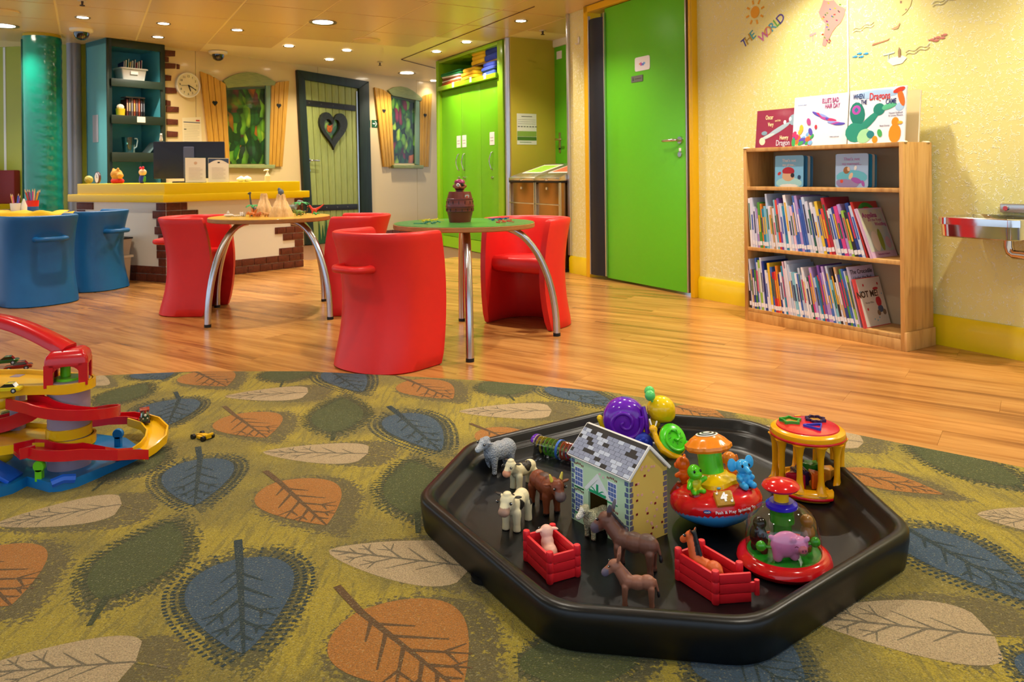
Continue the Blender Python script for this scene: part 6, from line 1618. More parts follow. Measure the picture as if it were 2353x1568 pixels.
b = MB(); b.cap((-.012, .006, .27), (-.012, .006, .30), .013, .013); b.build('lift_lever', GLIM, ga)

def car(p, rz, c, label, L_=.072, W=.03, sport=False, roofc='14161A', rot=None):
    t = thing('toy_car', label, 'toy car', p, rz, 'little toy cars')
    m = mat('car_'+c, c, .15, .15, coat=1)
    h = .011
    prof = [(-.5, .25), (-.5, .75), (-.44, 1.0), (-.2, 1.05), (.2, 1.02), (.42, .85), (.5, .6), (.5, .25)]
    rings = []
    for y, s in ((-.5, .9), (-.42, 1), (.42, 1), (.5, .9)): rings.append([(x*L_*(1 if abs(y) < .45 else .97), y*W, .004+z*h*s) for x, z in prof])
    MB().loft(rings).build('body', m, t, smooth=50)
    cab = [(-.34, 1.0), (-.24, 1.85), (.02, 1.85), (.2, 1.0)] if not sport else [(-.2, 1.), (-.14, 1.5), (.0, 1.5), (.1, 1.)]
    MB().loft([[(x*L_, y*W, .004+z*h) for x, z in cab] for y in (-.36, .36)]).build('windows', mat('car_glass', roofc, .08, coat=1), t, smooth=30)
    MB().b2((-.235*L_, -.37*W, .004+1.78*h), (.015*L_, .37*W, .004+1.92*h)).build('roof', m, t, bevel=.0006)
    for x in (-.3, .3):
        for s in (-1, 1):
            b = MB(); b.cyl((x*L_, s*W*.42, .0065), (x*L_, s*W*.53, .0065), .0065, .0065, 14); w = b.build('wheel', flat('141414', .5), t)
            b = MB(); b.cyl((x*L_, s*W*.531, .0065), (x*L_, s*W*.54, .0065), .0035, .003, 10); b.build('hub', flat('B8B8BC', .3), w)
    return t
UD, MD = .249+CT, .097+CT
def cpos(x, y, z): p = at(x, y, z); return (p.x, p.y, z)
car(cpos(42, 850, UD), math.radians(205), '8E1420', 'dark red toy estate car on the top deck of the toy garage')
car(cpos(12, 838, UD), math.radians(205), '0E5A2A', 'green toy car beside the red one on the garage top deck')
car(cpos(16, 902, UD), math.radians(190), 'E9CF1E', 'yellow toy car with dark roof at the front of the garage top deck')
car(cpos(34, 953, MD), math.radians(215), '0F3A22', 'dark green toy car on the middle deck of the toy garage')
car(cpos(70, 948, MD), math.radians(205), '16181F', 'black toy car on the middle deck of the toy garage')
q = at(465, 1008, CT)
t = thing('race_car', 'tiny yellow toy racing car alone on the carpet', 'toy car', (q.x, q.y, CT), math.radians(150))
b = MB(); b.loft([[(-.032, y, .005), (-.032, y, .013), (-.005, y*.7, .016), (.012, y*.5, .014), (.032, y*.35, .008), (.032, y*.35, .005)] for y in (-.009, .009)]); b.box((-.032, 0, .017), (.006, .028, .006)); b.box((.031, 0, .006), (.008, .026, .003)); b.box((-.004, 0, .008), (.026, .03, .008)); b.build('body', plastic('F2B90C', .3), t, bevel=.001)
for x in (-.024, .022):
    for s in (-1, 1): b = MB(); b.cyl((x, s*.012, .0075), (x, s*.021, .0075), .0078, .0078, 14); b.build('wheel', flat('121212', .5), t)
q = gp(333, 972, .05); 
t = thing('toy_train', 'little green and red toy locomotive on the yellow track of the garage', 'toy train', (q[0]+T0.x, q[1]+T0.y, .052+CT), math.radians(-62))
b = MB(); b.box((-.008, 0, .006), (.066, .024, .008)); b.build('chassis', flat('3A2A20', .4), t, bevel=.001)
b = MB(); b.T = Mx.Translation((.012, 0, .021)) @ Mx.Rotation(PI/2, 4, 'Y'); b.lathe([(.0001, -.02), (.013, -.02), (.013, .016), (.011, .02), (.0001, .02)], 20); b.build('boiler', mat('train_green', '1C4A36', .15, coat=1), t)
b = MB(); b.b2((-.04, -.012, .01), (-.012, .012, .032)); b.b2((-.043, -.014, .032), (-.008, .014, .036)); b.cyl((.02, 0, .032), (.02, 0, .044), .004, .005, 10); b.build('cab', mat('train_red', 'A8321C', .25, coat=.6), t, bevel=.001)
b = MB(); [b.sph((.031, s*.006, .02), (.002, .003, .003), 8) for s in (-1, 1)]; b.sph((.032, 0, .03), (.003, .004, .004), 8); b.build('face', flat('E8D8C0'), t)
for x in (-.03, -.008, .016):
    for s in (-1, 1): b = MB(); b.cyl((x, s*.011, .006), (x, s*.014, .006), .006, .006, 12); b.build('wheel', flat('1A1414', .4), t)

# ================================================================ TABLE TOPS
# ---- green table: pirate barrel and little swords
TT = .58
bp0 = deep(1057, 499, 3.80)
ba = thing('pirate_barrel', 'brown barrel game with a pirate head popping out on the green table', 'toy', (bp0.x, bp0.y, TT), 0)
ba.scale = (1.07,)*3
BRN = mat('barrel_brown', '6E2A20', .35, coat=.2)
prof = [(.0001, 0), (.05, 0), (.056, .03), (.063, .058), (.066, .075), (.063, .095), (.056, .125), (.051, .142), (.0001, .142)]
MB().lathe(prof, 48).build('barrel', BRN, ba)
for r_, z in ((.0625, .05), (.0665, .072), (.061, .105)): MB().lathe([(r_, z), (r_+.0018, z+.001), (r_+.0018, z+.005), (r_, z+.006)], 48, cap=False).build('hoop', BRN, ba)
for k in range(14):
    for z, dz in ((.058, 0), (.092, .5)):
        a = 2*PI*(k+dz)/14; r_ = .0645 if z < .08 else .0635
        b = MB(); b.box((0, 0, 0), (.002, .003, .014)); b.build('sword_slot', flat('180806'), ba, loc=(r_*math.cos(a), r_*math.sin(a), z), rot=(0, 0, a))
b = MB(); b.box((0, 0, 0), (.022, .001, .02)); b.build('sticker', flat('BFC8CC'), ba, loc=(.036, -.0445, .118), rot=(.16, 0, .65))
b = MB(); b.box((0, 0, 0), (.013, .001, .011)); b.build('sticker_print', flat('C85A4A'), ba, loc=(.0364, -.0451, .1185), rot=(.16, 0, .65))
def f_ph(b): b.sph((0, 0, .168), (.027, .026, .028), 18); b.sph((.003, -.026, .165), (.006, .007, .006), 10); [b.sph((s*.028, 0, .168), (.006, .005, .008), 10) for s in (-1, 1)]; b.cap((0, 0, .14), (0, 0, .15), .02, .02)
blob('pirate_head', f_ph, .002, skin('pirate', .4), ba, lambda x, y, z: '3A140C' if (z < .158 and y < -.012 and abs(x) < .02) else '9A5A38')
MB().lathe([(.0262, .183), (.0258, .187), (.022, .195), (.01, .2005), (.0001, .2015)], 28).build('bandana', plastic('9A1F5A', .35), ba)
b = MB(); b.sph((-.006, -.0262, .174), (.008, .003, .008), 12); b.build('eye', flat('F0EEE8', .2), ba)
b = MB(); b.sph((-.005, -.029, .174), (.0035, .002, .0035), 8); b.sph((.014, -.0225, .174), (.008, .004, .007), 10); b.tube([(-.02, -.018, .186), (.014, -.024, .18), (.024, -.012, .17)], .0015, 6); b.build('eye_patch', flat('14100E', .3), ba)
def sword_mesh():
    b = MB(); b.loft([[(.012, -.002, 0), (.012, .002, 0), (.012, .002, .003), (.012, -.002, .003)], [(.045, -.0026, 0), (.045, .0026, 0), (.045, .0026, .003), (.045, -.0026, .003)], [(.052, -.0003, 0), (.052, .0003, 0), (.052, .0003, .003), (.052, -.0003, .003)]])
    b.b2((.009, -.008, -.0005), (.013, .008, .004)); b.b2((-.004, -.002, 0), (.01, .002, .0035)); b.sph((-.006, 0, .0018), .0035, 8)
    return b.mesh('sword')
swm = sword_mesh(); r = random.Random(6)
for cn, c, x, y, dx in (('yellow', 'E8D21A', 988, 496, 3.88), ('teal green', '0E7A6A', 990, 503, 3.68), ('blue', '14508E', 1150, 493, 3.92), ('red', 'D8342A', 1158, 499, 3.72)):
    m2 = swm.copy(); m2.materials.append(plastic(c, .35))
    for k in range(6):
        q = deep(x+(k-2.5)*6.5, 500, dx+(k % 2)*.03)
        o = place('toy_sword', m2, None, None, None, (q.x, q.y, TT+.001+.0035*(k % 3)), (0, (k % 3)*.03, r.random()*6.28))
        tag(o, '%s plastic toy sword lying in the %s pile on the green table' % (cn, cn), 'toy sword', '%s toy swords' % cn)
# ---- yellow table: volcanoes, palms, dinosaurs
def on2(x, y): p = deep(x, 498, 4.50+max(-.2, min(.24, (498-y)*.03))); return (p.x, p.y, TT)
SAND = mat('volcano_sand', 'EBC084', .6, nz=(30, 'D6A05C', .7, (4, 4, .6)), bump=(60, .5, 'n', .004))
def volcano(x, y, h, r_, lab, seed):
    t = thing('toy_volcano', lab, 'toy', on2(x, y), seed, 'sand coloured toy volcanoes')
    rr = random.Random(seed); n = 40; rg = []
    off = [rr.random() for _ in range(n)]
    for u, s in ((0, 1), (.12, .96), (.3, .82), (.45, .72), (.47, .66), (.7, .5), (.72, .44), (.92, .36), (1, .33), (1.0, .22), (.9, .18)):
        rg.append([(r_*s*(1+.10*math.sin(3*a+seed)+.06*math.sin(8*a+seed*2)+.05*off[k])*math.cos(a), r_*s*(1+.10*math.sin(3*a+seed)+.06*math.sin(8*a+seed*2)+.05*off[k])*math.sin(a), h*u*(1+.03*math.sin(5*a+seed))) for k, a in enumerate([2*PI*k/n for k in range(n)])])
    MB().loft(rg).build('cone', SAND, t, smooth=60)
    return t
volcano(607, 496, .132, .055, 'rear sand coloured toy volcano with flat top on the yellow table', 2)
volcano(646, 499, .13, .066, 'front sand coloured toy volcano carrying a grey rock on the yellow table', 5)
q = on2(646, 499)
t = thing('toy_rock', 'small grey rock on top of the front toy volcano', 'toy rock', (q[0], q[1], TT+.128), 0)
b = MB(); b.sph((0, 0, .016), (.018, .016, .02), 8); b.sph((-.01, 0, .03), (.009, .009, .014), 6); b.build('rock', mat('rock_grey', '6E7680', .6, bump=(90, .6, 'n', .004)), t)
def palm(x, y, h, lab, seed):
    t = thing('toy_palm', lab, 'toy palm', on2(x, y), 0, 'toy palm trees'); rr = random.Random(seed)
    b = MB(); b.tube([(0, 0, 0), (.004, 0, h*.5), (-.002, 0, h)], [.007, .005, .004], 8); b.sph((0, 0, .002), (.02, .018, .006), 10); b.build('trunk', flat('4A2C18'), t)
    for k in range(8):
        a = k*PI/4+rr.random()*.4; L_ = .045+.015*rr.random()
        pts = [(L_*u*math.cos(a), L_*u*math.sin(a), h+.012*math.sin(u*2.4)-.018*u*u) for u in (0, .3, .6, .85, 1)]
        sd = V((-math.sin(a), math.cos(a), 0)); rows = []
        for p, w in zip(pts, (.002, .009, .010, .006, .001)): rows.append([V(p)-sd*w+V((0, 0, -w*.4)), V(p)+V((0, 0, .001)), V(p)+sd*w+V((0, 0, -w*.4)), V(p)-V((0, 0, .001+w*.2))])
        MB().loft(rows).build('frond', plastic('2E9A4A', .4), t, smooth=60)
palm(581, 496, .062, 'toy palm tree left of the rear volcano', 1); palm(690, 493, .072, 'toy palm tree right of the front volcano', 2)
def dino(x, y, rz, c, lab, kind, s=1., h2=None):
    t = thing('toy_dinosaur', lab, 'toy dinosaur', on2(x, y), rz, 'toy dinosaurs')
    def f(b):
        b.sph((0, 0, .028), (.022, .011, .012), 12)
        for x_ in (.012, -.012):
            for s_ in (-1, 1): b.cap((x_, s_*.007, .022), (x_, s_*.008, .004), .0055, .0042)
        if kind == 'long': b.tube([(.016, 0, .03), (.034, 0, .055), (.04, 0, .095), (.04, 0, .115)], [.009, .006, .0045, .0045], 8); b.cap((.038, 0, .118), (.05, 0, .114), .006, .005); b.tube([(-.018, 0, .03), (-.05, 0, .02), (-.075, 0, .012)], [.009, .005, .003], 8)
        elif kind == 'rex': b.cap((.014, 0, .034), (.026, 0, .05), .009, .007); b.cap((.026, 0, .052), (.04, 0, .05), .008, .006); b.tube([(-.016, 0, .032), (-.04, 0, .045), (-.065, 0, .065)], [.009, .006, .0025], 8)
        else: b.cap((.02, 0, .03), (.034, 0, .026), .010, .007); b.sph((.022, 0, .036), (.004, .014, .013), 10); b.cap((.03, .005, .036), (.042, .006, .042), .003, .0022); b.cap((.03, -.005, .036), (.042, -.006, .042), .003, .0022); b.tube([(-.018, 0, .028), (-.04, 0, .018)], [.008, .003], 8)
    blob('body', f, .0022, skin('dino', .5), t, lambda x_, y_, z_: (h2 or c) if math.sin(x_*300)+math.sin(z_*260) > .9 else c)
    t.scale = (s,)*3
dino(590, 488, 2.9, '4A4E50', 'dark grey long-necked toy dinosaur behind the rear volcano', 'long', 1.15)
dino(672, 488, .3, '7E8684', 'grey toy dinosaur behind the front volcano', 'rex', 1.5)
dino(578, 500, 3.4, 'D87A34', 'orange toy dinosaur at the left palm tree', 'tri', .75); dino(593, 500.5, -.5, 'C8682E', 'rust coloured toy dinosaur before the rear volcano', 'tri', .7); dino(612, 500, 3.0, 'D89A5A', 'tan toy dinosaur between the volcanoes', 'tri', .65)
dino(687, 498, -2.8, '6A8A3A', 'green horned toy dinosaur right of the front volcano', 'tri', .95, '8A9A4A'); dino(700, 491, .2, '2A2A20', 'black and yellow toy dinosaur with sloping tail under the right palm', 'long', .62, 'B8901A')
dino(722, 490, 3.3, 'D8442E', 'red toy dinosaur with raised tail at the right of the yellow table', 'rex', .95)
t = thing('toy_plant', 'little green toy fern under the red dinosaur', 'toy plant', on2(726, 494), 0)
b = MB(); [b.tube([(0, 0, .002), (.014*math.cos(a), .014*math.sin(a), .012), (.024*math.cos(a), .024*math.sin(a), .004)], [.003, .004, .001], 6) for a in (0, 1, 2, 3, 4, 5)]; b.build('leaves', plastic('3EA85A', .4), t)
t = thing('toy_coral', 'orange toy coral bush at the left palm tree', 'toy plant', on2(584, 498), 0)
b = MB(); [b.tube([(0, 0, 0), (.008*math.cos(a), .008*math.sin(a), .02), (.02*math.cos(a), .016*math.sin(a), .045+.006*(k % 2))], [.004, .003, .0015], 6) for k, a in enumerate((0, .9, 1.8, 2.7, 3.6, 4.5, 5.4))]; b.build('branches', plastic('E07A2E', .4), t)
for x, y, lab, big in ((526, 498, 'white toy dinosaur skull with vertebrae at the left of the yellow table', 1), (558, 497, 'white toy rib bones next to the toy skull', 0)):
    t = thing('toy_bones', lab, 'toy bones', on2(x, y), .2)
    b = MB(); b.sph((0, 0, .009), (.03 if big else .014, .012, .009), 12); b.sph((-.004, 0, .022 if big else .016), (.009, .008, .01), 10)
    if big: [b.sph((.03+.012*k, .002*k, .005), (.008, .006, .005), 8) for k in range(3)]; b.cap((-.006, 0, .02), (-.004, 0, .034), .003, .004)
    else: [b.tube([(.012*s, -.012, .002), (.014*s, 0, .026), (.012*s, .012, .002)], .003, 6) for s in (-1, 0, 1)]
    b.build('bones', flat('E4D8CC', .5), t)
# ---- far left table: yellow cloth, pots of pens
T3H = .565
clo = thing('table_cloth', 'crumpled yellow cloth lying over the left table', 'cloth', (T3[0], T3[1], T3H), 0)
rows = []
rr = random.Random(3)
for i in range(26):
    v = i/25; row_ = []
    for j in range(40):
        u = j/39
        x, y = -.33+.62*u, -.30+.30*v
        e = min(u, 1-u, v, 1-v)
        z = .012+.03*max(0, math.sin(5*u+1.5*v))*min(1, e*5)+.014*math.sin(11*u+4*v)*min(1, e*6)+.006*math.sin(23*u-9*v)
        if v < .12: z -= (.12-v)*.35
        row_.append((x+.02*math.sin(6*v), y+.03*math.sin(5*u), max(z, .002 if v > .12 else -.05)))
    rows.append(row_)
b = MB(); b.strip(rows); o = b.build('cloth', mat('cloth_yellow', 'E8B814', .8, bump=(60, .3, 'n', .003)), clo, smooth=80)
sm_ = o.modifiers.new('thickness', 'SOLIDIFY'); sm_.thickness = .004; sm_.offset = 1
o.rotation_euler = (0, 0, .55)
def on3(x, y, z=T3H): p = deep(x, 499, 5.42+(499-y)*.03); return (p.x, p.y, T3H+.012)
def pot(x, y, r_, h, cols, lab, name):
    t = thing(name, lab, 'pot', on3(x, y), .4)
    b = MB(); b.lathe([(.0001, 0), (r_*.82, 0), (r_, h), (r_*.93, h), (r_*.76, .006), (.0001, .006)], 24); b.build('pot', mat('pot_'+cols[0], cols[0], .4), t)
    if len(cols) > 1:
        b = MB(); b.lathe([(r_*.835, h*.02), (r_*.9, h*.42), (r_*.915, h*.45), (r_*.91, h*.48)], 24, sx=1.012, sy=1.012, cap=False); b.build('printed_band', flat(cols[1]), t)
    return t
def pencils(x, y, h, lst, lab, r_=.02):
    q = on3(x, y); rr = random.Random(x)
    for k, (c, cn) in enumerate(lst):
        a = 2*PI*k/len(lst); top = V((r_*math.cos(a)*1.6, r_*math.sin(a)*1.6, h+.02*rr.random()))
        t = thing('pencil', '%s coloured pencil standing in %s' % (cn, lab), 'pencil', (q[0]+r_*.3*math.cos(a), q[1]+r_*.3*math.sin(a), q[2]+.008), 0, 'pencils in %s' % lab)
        d = top.normalized(); L_ = top.length
        b = MB(); b.cyl((0, 0, 0), d*(L_*.88), .0045, .0045, 7); b.build('barrel', plastic(c, .35), t)
        b = MB(); b.cyl(d*(L_*.88), d*L_, .0045, .0008, 7); b.build('tip', flat('D8B48A'), t)
pot(75, 497, .042, .085, ['D8241E', '2A62B8'], 'red and blue pot full of pencils on the left table', 'pencil_pot')
pencils(75, 497, .145, [('E0B01A', 'yellow'), ('2A52B0', 'blue'), ('D8641E', 'orange'), ('C83A8A', 'pink'), ('6A3A1E', 'brown'), ('2E8A3A', 'green'), ('C8242A', 'red'), ('8A4AC0', 'purple'), ('E8C89A', 'tan')], 'the red and blue pot', .026)
pot(36, 501, .034, .07, ['E6E2EA'], 'white paper cup with a few pens on the left table', 'pen_cup')
pencils(36, 501, .11, [('7A4AC0', 'violet'), ('3A5AC8', 'blue'), ('E0A02A', 'amber'), ('D86A9A', 'rose')], 'the white paper cup', .018)
t = thing('glue_bottle', 'white tapered bottle between the paper cup and pencil pot', 'bottle', on3(55, 500), 0)
b = MB(); b.lathe([(.0001, 0), (.02, 0), (.021, .05), (.012, .075), (.005, .098), (.0001, .1)], 18); b.build('bottle', flat('F0ECE8', .35), t)
t = thing('tape_box', 'small dark box lying on the left table behind the cups', 'box', on3(14, 499), .3)
MB().box((0, 0, .012), (.07, .04, .024)).build('box', flat('2A2630'), t, bevel=.003)
t = thing('paper_stack', 'white sheets of paper on the left table', 'paper', (T3[0]-.13, T3[1]-.02, T3H+.001), .3)
for k in range(3): MB().b2((-.12, -.09, .0015*k), (.12, .09, .0015*k+.001)).build('sheet', flat('ECE8EE'), t, rot=(0, 0, .1*k))

# ================================================================ COUNTER TOP, SHELVES, WALL THINGS
CZ = .772
def onc(x, y, dz=0): p = at(x, y, CZ); return p
def cnt(fr, s, off): p = fr.w(s, off); return (p.x, p.y, CZ)
# the pixel columns decide the distance along each arm
sF = lambda fr, x, off=.1: fr.px(x, 415, off)[0]
mo = thing('monitor', 'dark computer monitor seen from behind on the reception counter', 'monitor', cnt(FRr, sF(FRr, 436, .33), .33), FRr.a-.65)
b = MB(); b.slab(rrect(.56, .31, .01), -.012, .012); b.build('screen_shell', mat('monitor_back', '1B1F33', .4), mo, loc=(0, 0, .19), bevel=.004)
MB().b2((-.04, -.045, .04), (.04, -.012, .30)).build('stand_column', flat('5E6484', .4), mo, bevel=.006)
b = MB(); b.lathe([(.0001, -.046), (.026, -.046), (.03, -.05), (.034, -.046)], 24); b.T = None; o = b.build('stand_ring', flat('4A5070', .4), mo, loc=(0, 0, .25), rot=(PI/2, 0, 0)); o.location = (0, -.0, .25); 
MB().b2((-.12, -.09, 0), (.12, .07, .012)).build('stand_foot', flat('23263A', .4), mo, bevel=.004)
MB().b2((-.035, -.04, .01), (.035, -.015, .06)).build('stand_neck', flat('23263A', .4), mo)
t = thing('cat_figurine', 'white cat figurine sitting on the top of the monitor', 'figurine', mo.location+V((math.cos(mo.rotation_euler.z)*-.22, math.sin(mo.rotation_euler.z)*-.22, .345)), 1)
blob('figure', lambda b: (b.cap((0, 0, .012), (0, 0, .04), .015, .010), b.sph((0, 0, .055), (.011, .011, .011), 10), b.cap((.006, 0, .063), (.008, 0, .07), .004, .003), b.cap((-.006, 0, .063), (-.008, 0, .07), .004, .003)), .0035, flat('E8DECC', .4), t)
def stand(x0, x1, lab, top, kind):
    s0, s1 = sF(FRr, x0, .04), sF(FRr, x1, .04); w = s1-s0
    t = thing('sign_holder', lab, 'sign', cnt(FRr, s0, .04), FRr.a, 'clear sign holders', None)
    h = .205
    MB().b2((.004, .0, .004), (w-.004, .0012, h-.004)).build('sheet', flat('F0E6D4', .5), t)
    MB().b2((0, .002, 0), (w, .0035, h)).build('acrylic_back', CLEAR, t)
    MB().b2((0, -.003, 0), (w, .06, .003)).build('acrylic_foot', CLEAR, t)
    b = MB(); [b.b2((w*.18, -.0006, .03+.011*k), (w*(.82-.1*(k % 3 == 2)), .0, .033+.011*k)) for k in range(9)]; b.build('printed_lines', flat('C8B8A8'), t)
    if kind:
        b = MB(); pts = [(w*.03, h-.008), (w*.97, h-.008), (w*.97, h-.03)]+[(w*(.97-.94*k/10), h-.03+.012*math.sin(PI*k/10)-.02*(1-math.sin(PI*k/10))) for k in range(11)]; b.slab(pts, -.0006, .0); b.build('printed_header', flat('3A4A6A'), t)
        b = MB(); b.sph((w*.5, -.001, h-.04), (.012, .0006, .006), 10); b.build('printed_logo', flat('20242C'), t)
    else:
        b = MB(); b.sph((w*.5, -.001, h-.045), (.014, .0006, .012), 12); b.build('printed_crest', flat('DDB898'), t)
stand(425, 474, 'clear sign holder with a plain letter on the counter, left one', 0, 0); stand(478, 527, 'clear sign holder with a blue-headed notice on the counter, right one', 0, 1)
q = FRr.w(sF(FRr, 561, .15), .15, CZ)
for k, (dx_, lab) in enumerate(((-.03, 'left crumpled white tissue on the counter'), (.03, 'right crumpled white tissue on the counter'))):
    t = thing('tissue', lab, 'tissue', q+FRr.X*dx_, .5*k, 'crumpled tissues'); b = MB()
    rr = random.Random(k); pts = []
    b.sph((0, 0, .02), (.032, .026, .022), 9); b.v = [(x*(1+.25*rr.random()), y*(1+.25*rr.random()), max(0, z*(1+.3*rr.random()))) for x, y, z in b.v]; b.build('paper', flat('EEE6DA', .7), t, smooth=20, merge=0)
t = thing('pump_bottle', 'clear hand gel bottle with white pump on the counter', 'bottle', FRr.w(sF(FRr, 615, .12), .12, CZ), FRr.a)
MB().lathe([(.0001, 0), (.024, 0), (.025, .05), (.012, .064), (.0001, .064)], 20).build('bottle', flat('D8C49A', .2), t)
b = MB(); b.cyl((0, 0, .062), (0, 0, .078), .012, .011, 12); b.cyl((0, 0, .078), (0, 0, .098), .005, .005, 8); b.tube([(.012, 0, .101), (0, 0, .102), (-.03, 0, .1), (-.036, 0, .094)], [.006, .008, .005, .004], 8); b.build('pump', flat('F0EAE4', .35), t)
# left arm of the counter
def cl(x, off=.12): return FL_.w(sF(FL_, x, off), off, CZ)
t = thing('teddy_bear', 'tan teddy bear in a red shirt lying on the counter', 'teddy bear', cl(270), FL_.a)
blob('body', lambda b: (b.sph((-.01, 0, .075), (.05, .045, .045), 14), b.sph((.045, -.01, .065), (.028, .026, .024), 12), b.sph((-.035, -.01, .115), (.014, .01, .014), 8), b.sph((.02, -.01, .118), (.014, .01, .014), 8), b.sph((0, 0, .02), (.06, .05, .03), 12)), .005, mat('teddy_fur', 'FFFFFF', .9, attr=1, bump=(160, .8, 'n', .004)), t, lambda x, y, z: 'C22A20' if z < .038 else 'C89040')
t = thing('doll', 'small doll with red bow on its head and blue clothes on the counter', 'doll', cl(328), FL_.a)
blob('body', lambda b: (b.cap((-.01, 0, .02), (-.01, 0, .05), .024, .02), b.sph((.0, 0, .09), (.034, .03, .028), 12), b.cap((.03, -.01, .02), (.036, -.01, .05), .012, .01), b.sph((-.014, -.01, .125), (.013, .01, .012), 8), b.sph((.018, -.01, .128), (.013, .01, .012), 8)), .004, skin('doll', .6), t, lambda x, y, z: 'D8203A' if (z > .112 or (x < -.014 and z > .05 and y < .01)) else ('E0BC8A' if z > .066 else ('3A8A2E' if x > .022 else '24369A')))
t = thing('desk_clock', 'little round desk clock with dark rim at the left end of the counter', 'clock', cl(224, .1), FL_.a-.3)
b = MB(); b.lathe([(.0001, -.012), (.045, -.012), (.05, -.006), (.05, .006), (.0001, .006)], 28); b.build('case', flat('4A2A30', .3), t, loc=(0, 0, .05), rot=(PI/2, 0, 0))
b = MB(); b.lathe([(.0001, .0061), (.042, .0061), (.042, .0066), (.0001, .0066)], 28); b.build('dial', flat('D8D4E4', .3), t, loc=(0, 0, .05), rot=(PI/2, 0, 0))
b = MB(); b.box((0, -.008, .062), (.003, .001, .026)); b.box((.01, -.008, .05), (.02, .001, .003)); b.build('hands', flat('2A2530'), t)
t = thing('wooden_ball', 'small tan carved ball beside the desk clock', 'ornament', cl(204, .1), 0)
b = MB(); b.sph((0, 0, .034), .034, 16); b.build('ball', mat('carved_tan', 'A89A4A', .6, bump=(50, .8, 'v', .006)), t)
# bins in front of the counter
t = thing('waste_basket', 'white basket with black frame standing on the cream tub by the counter', 'basket', FL_.w(sF(FL_, 258, -.13), -.13, .212), FL_.a)
b = MB(); b.loft([[(x*s, y*s, z) for x, y in rrect(.2, .2, .02)] for s, z in ((.85, 0), (1., .13))], True); b.build('liner', flat('CFC0AC'), t)
b = MB(); b.tube([(x, y, .132) for x, y in rrect(.204, .204, .02)]+[(rrect(.204, .204, .02)[0])+(.132,)], .006, 6); b.tube([(.1, -.1, .13), (.085, -.085, 0)], .006, 6); b.build('frame', flat('141210'), t)
t = thing('storage_tub', 'cream storage tub on the floor under the white basket by the counter', 'tub', FL_.w(sF(FL_, 258, -.13), -.13), FL_.a)
b = MB(); b.loft([[(x*s, y*s, z) for x, y in rrect(.24, .16, .02)] for s, z in ((.86, 0), (.97, .2))], True); b.build('tub', flat('D8C8AE', .4), t)
MB().loft([[(x, y, z) for x, y in rrect(.26, .18, .02)] for z in (.195, .212)]).build('rim', flat('E6DCC4', .4), t)

# ---- wall clock, calendar, exit sign
s_, z_ = WB.px(432, 196, -.02); rad = abs(WB.px(460, 196, -.02)[0]-WB.px(404, 196, -.02)[0])/2
t = thing('wall_clock', 'round white wall clock left of the first cottage window', 'clock', WB.w(s_, -.002, z_), WB.a)
b = MB(); b.lathe([(.0001, 0), (rad*.98, 0), (rad, .012), (rad*.97, .03), (rad*.9, .034), (rad*.86, .028)], 40, cap=False); b.build('case', flat('F0E6D0', .25), t, rot=(PI/2, 0, 0))
b = MB(); b.lathe([(.0001, .022), (rad*.88, .022), (rad*.88, .024), (.0001, .024)], 40); b.build('dial', flat('E8D8AE', .3), t, rot=(PI/2, 0, 0))
for k in range(1, 13):
    a = PI/2-k*PI/6; text(str(k), rad*.24, flat('2A2A28'), t, (rad*.68*math.cos(a), -.0255, rad*.68*math.sin(a)), (PI/2, 0, 0), ext=.0004)
def hand(a, L_, w, nm):
    d = (math.sin(a), math.cos(a)); b = MB(); b.slab([(-w*d[1], w*d[0]), (w*d[1], -w*d[0]), (L_*d[0]+w*.5*d[1], L_*d[1]-w*.5*d[0]), (L_*d[0]-w*.5*d[1], L_*d[1]+w*.5*d[0])], -.030, -.028); b.build(nm, flat('15151A'), t)
hand(math.radians(160), rad*.5, .007, 'hour_hand'); hand(math.radians(118), rad*.72, .005, 'minute_hand'); hand(math.radians(262), rad*.6, .0015, 'second_hand')
t = thing('wall_calendar', 'printed wall planner sheet with red corner under the clock', 'calendar', WB.o, WB.a)
q = P3([(419, 271), (462, 269), (464, 338), (420, 340)], -.002)
b = MB(); b.slab(q, -.002, 0); b.build('sheet', flat('E6D4A8'), t)
xs0, xs1 = q[0][0], q[1][0]; zt, zb_ = q[0][1], q[3][1]; w, h = xs1-xs0, zt-zb_
def cb(x0, z0, x1, z1, c, nm): b = MB(); b.b2((xs0+w*x0, -.003, zt-h*z0), (xs0+w*x1, -.0018, zt-h*z1)); b.build(nm, flat(c), t)
cb(.72, .04, .92, .09, 'B8302A', 'red_corner'); cb(.06, .12, .94, .15, '55586A', 'title_bar')
b = MB(); [b.b2((xs0+w*.08, -.003, zt-h*(.22+.055*k)), (xs0+w*(.9-.1*(k % 4 == 3)), -.0018, zt-h*(.235+.055*k))) for k in range(13)]; b.build('printed_rows', flat('C9B990'), t)
b = MB(); [b.b2((xs0+w*.08, -.0032, zt-h*z), (xs0+w*.2, -.002, zt-h*(z+.03))) for z in (.36, .8)]; b.build('printed_marks', flat('4A4A40'), t)
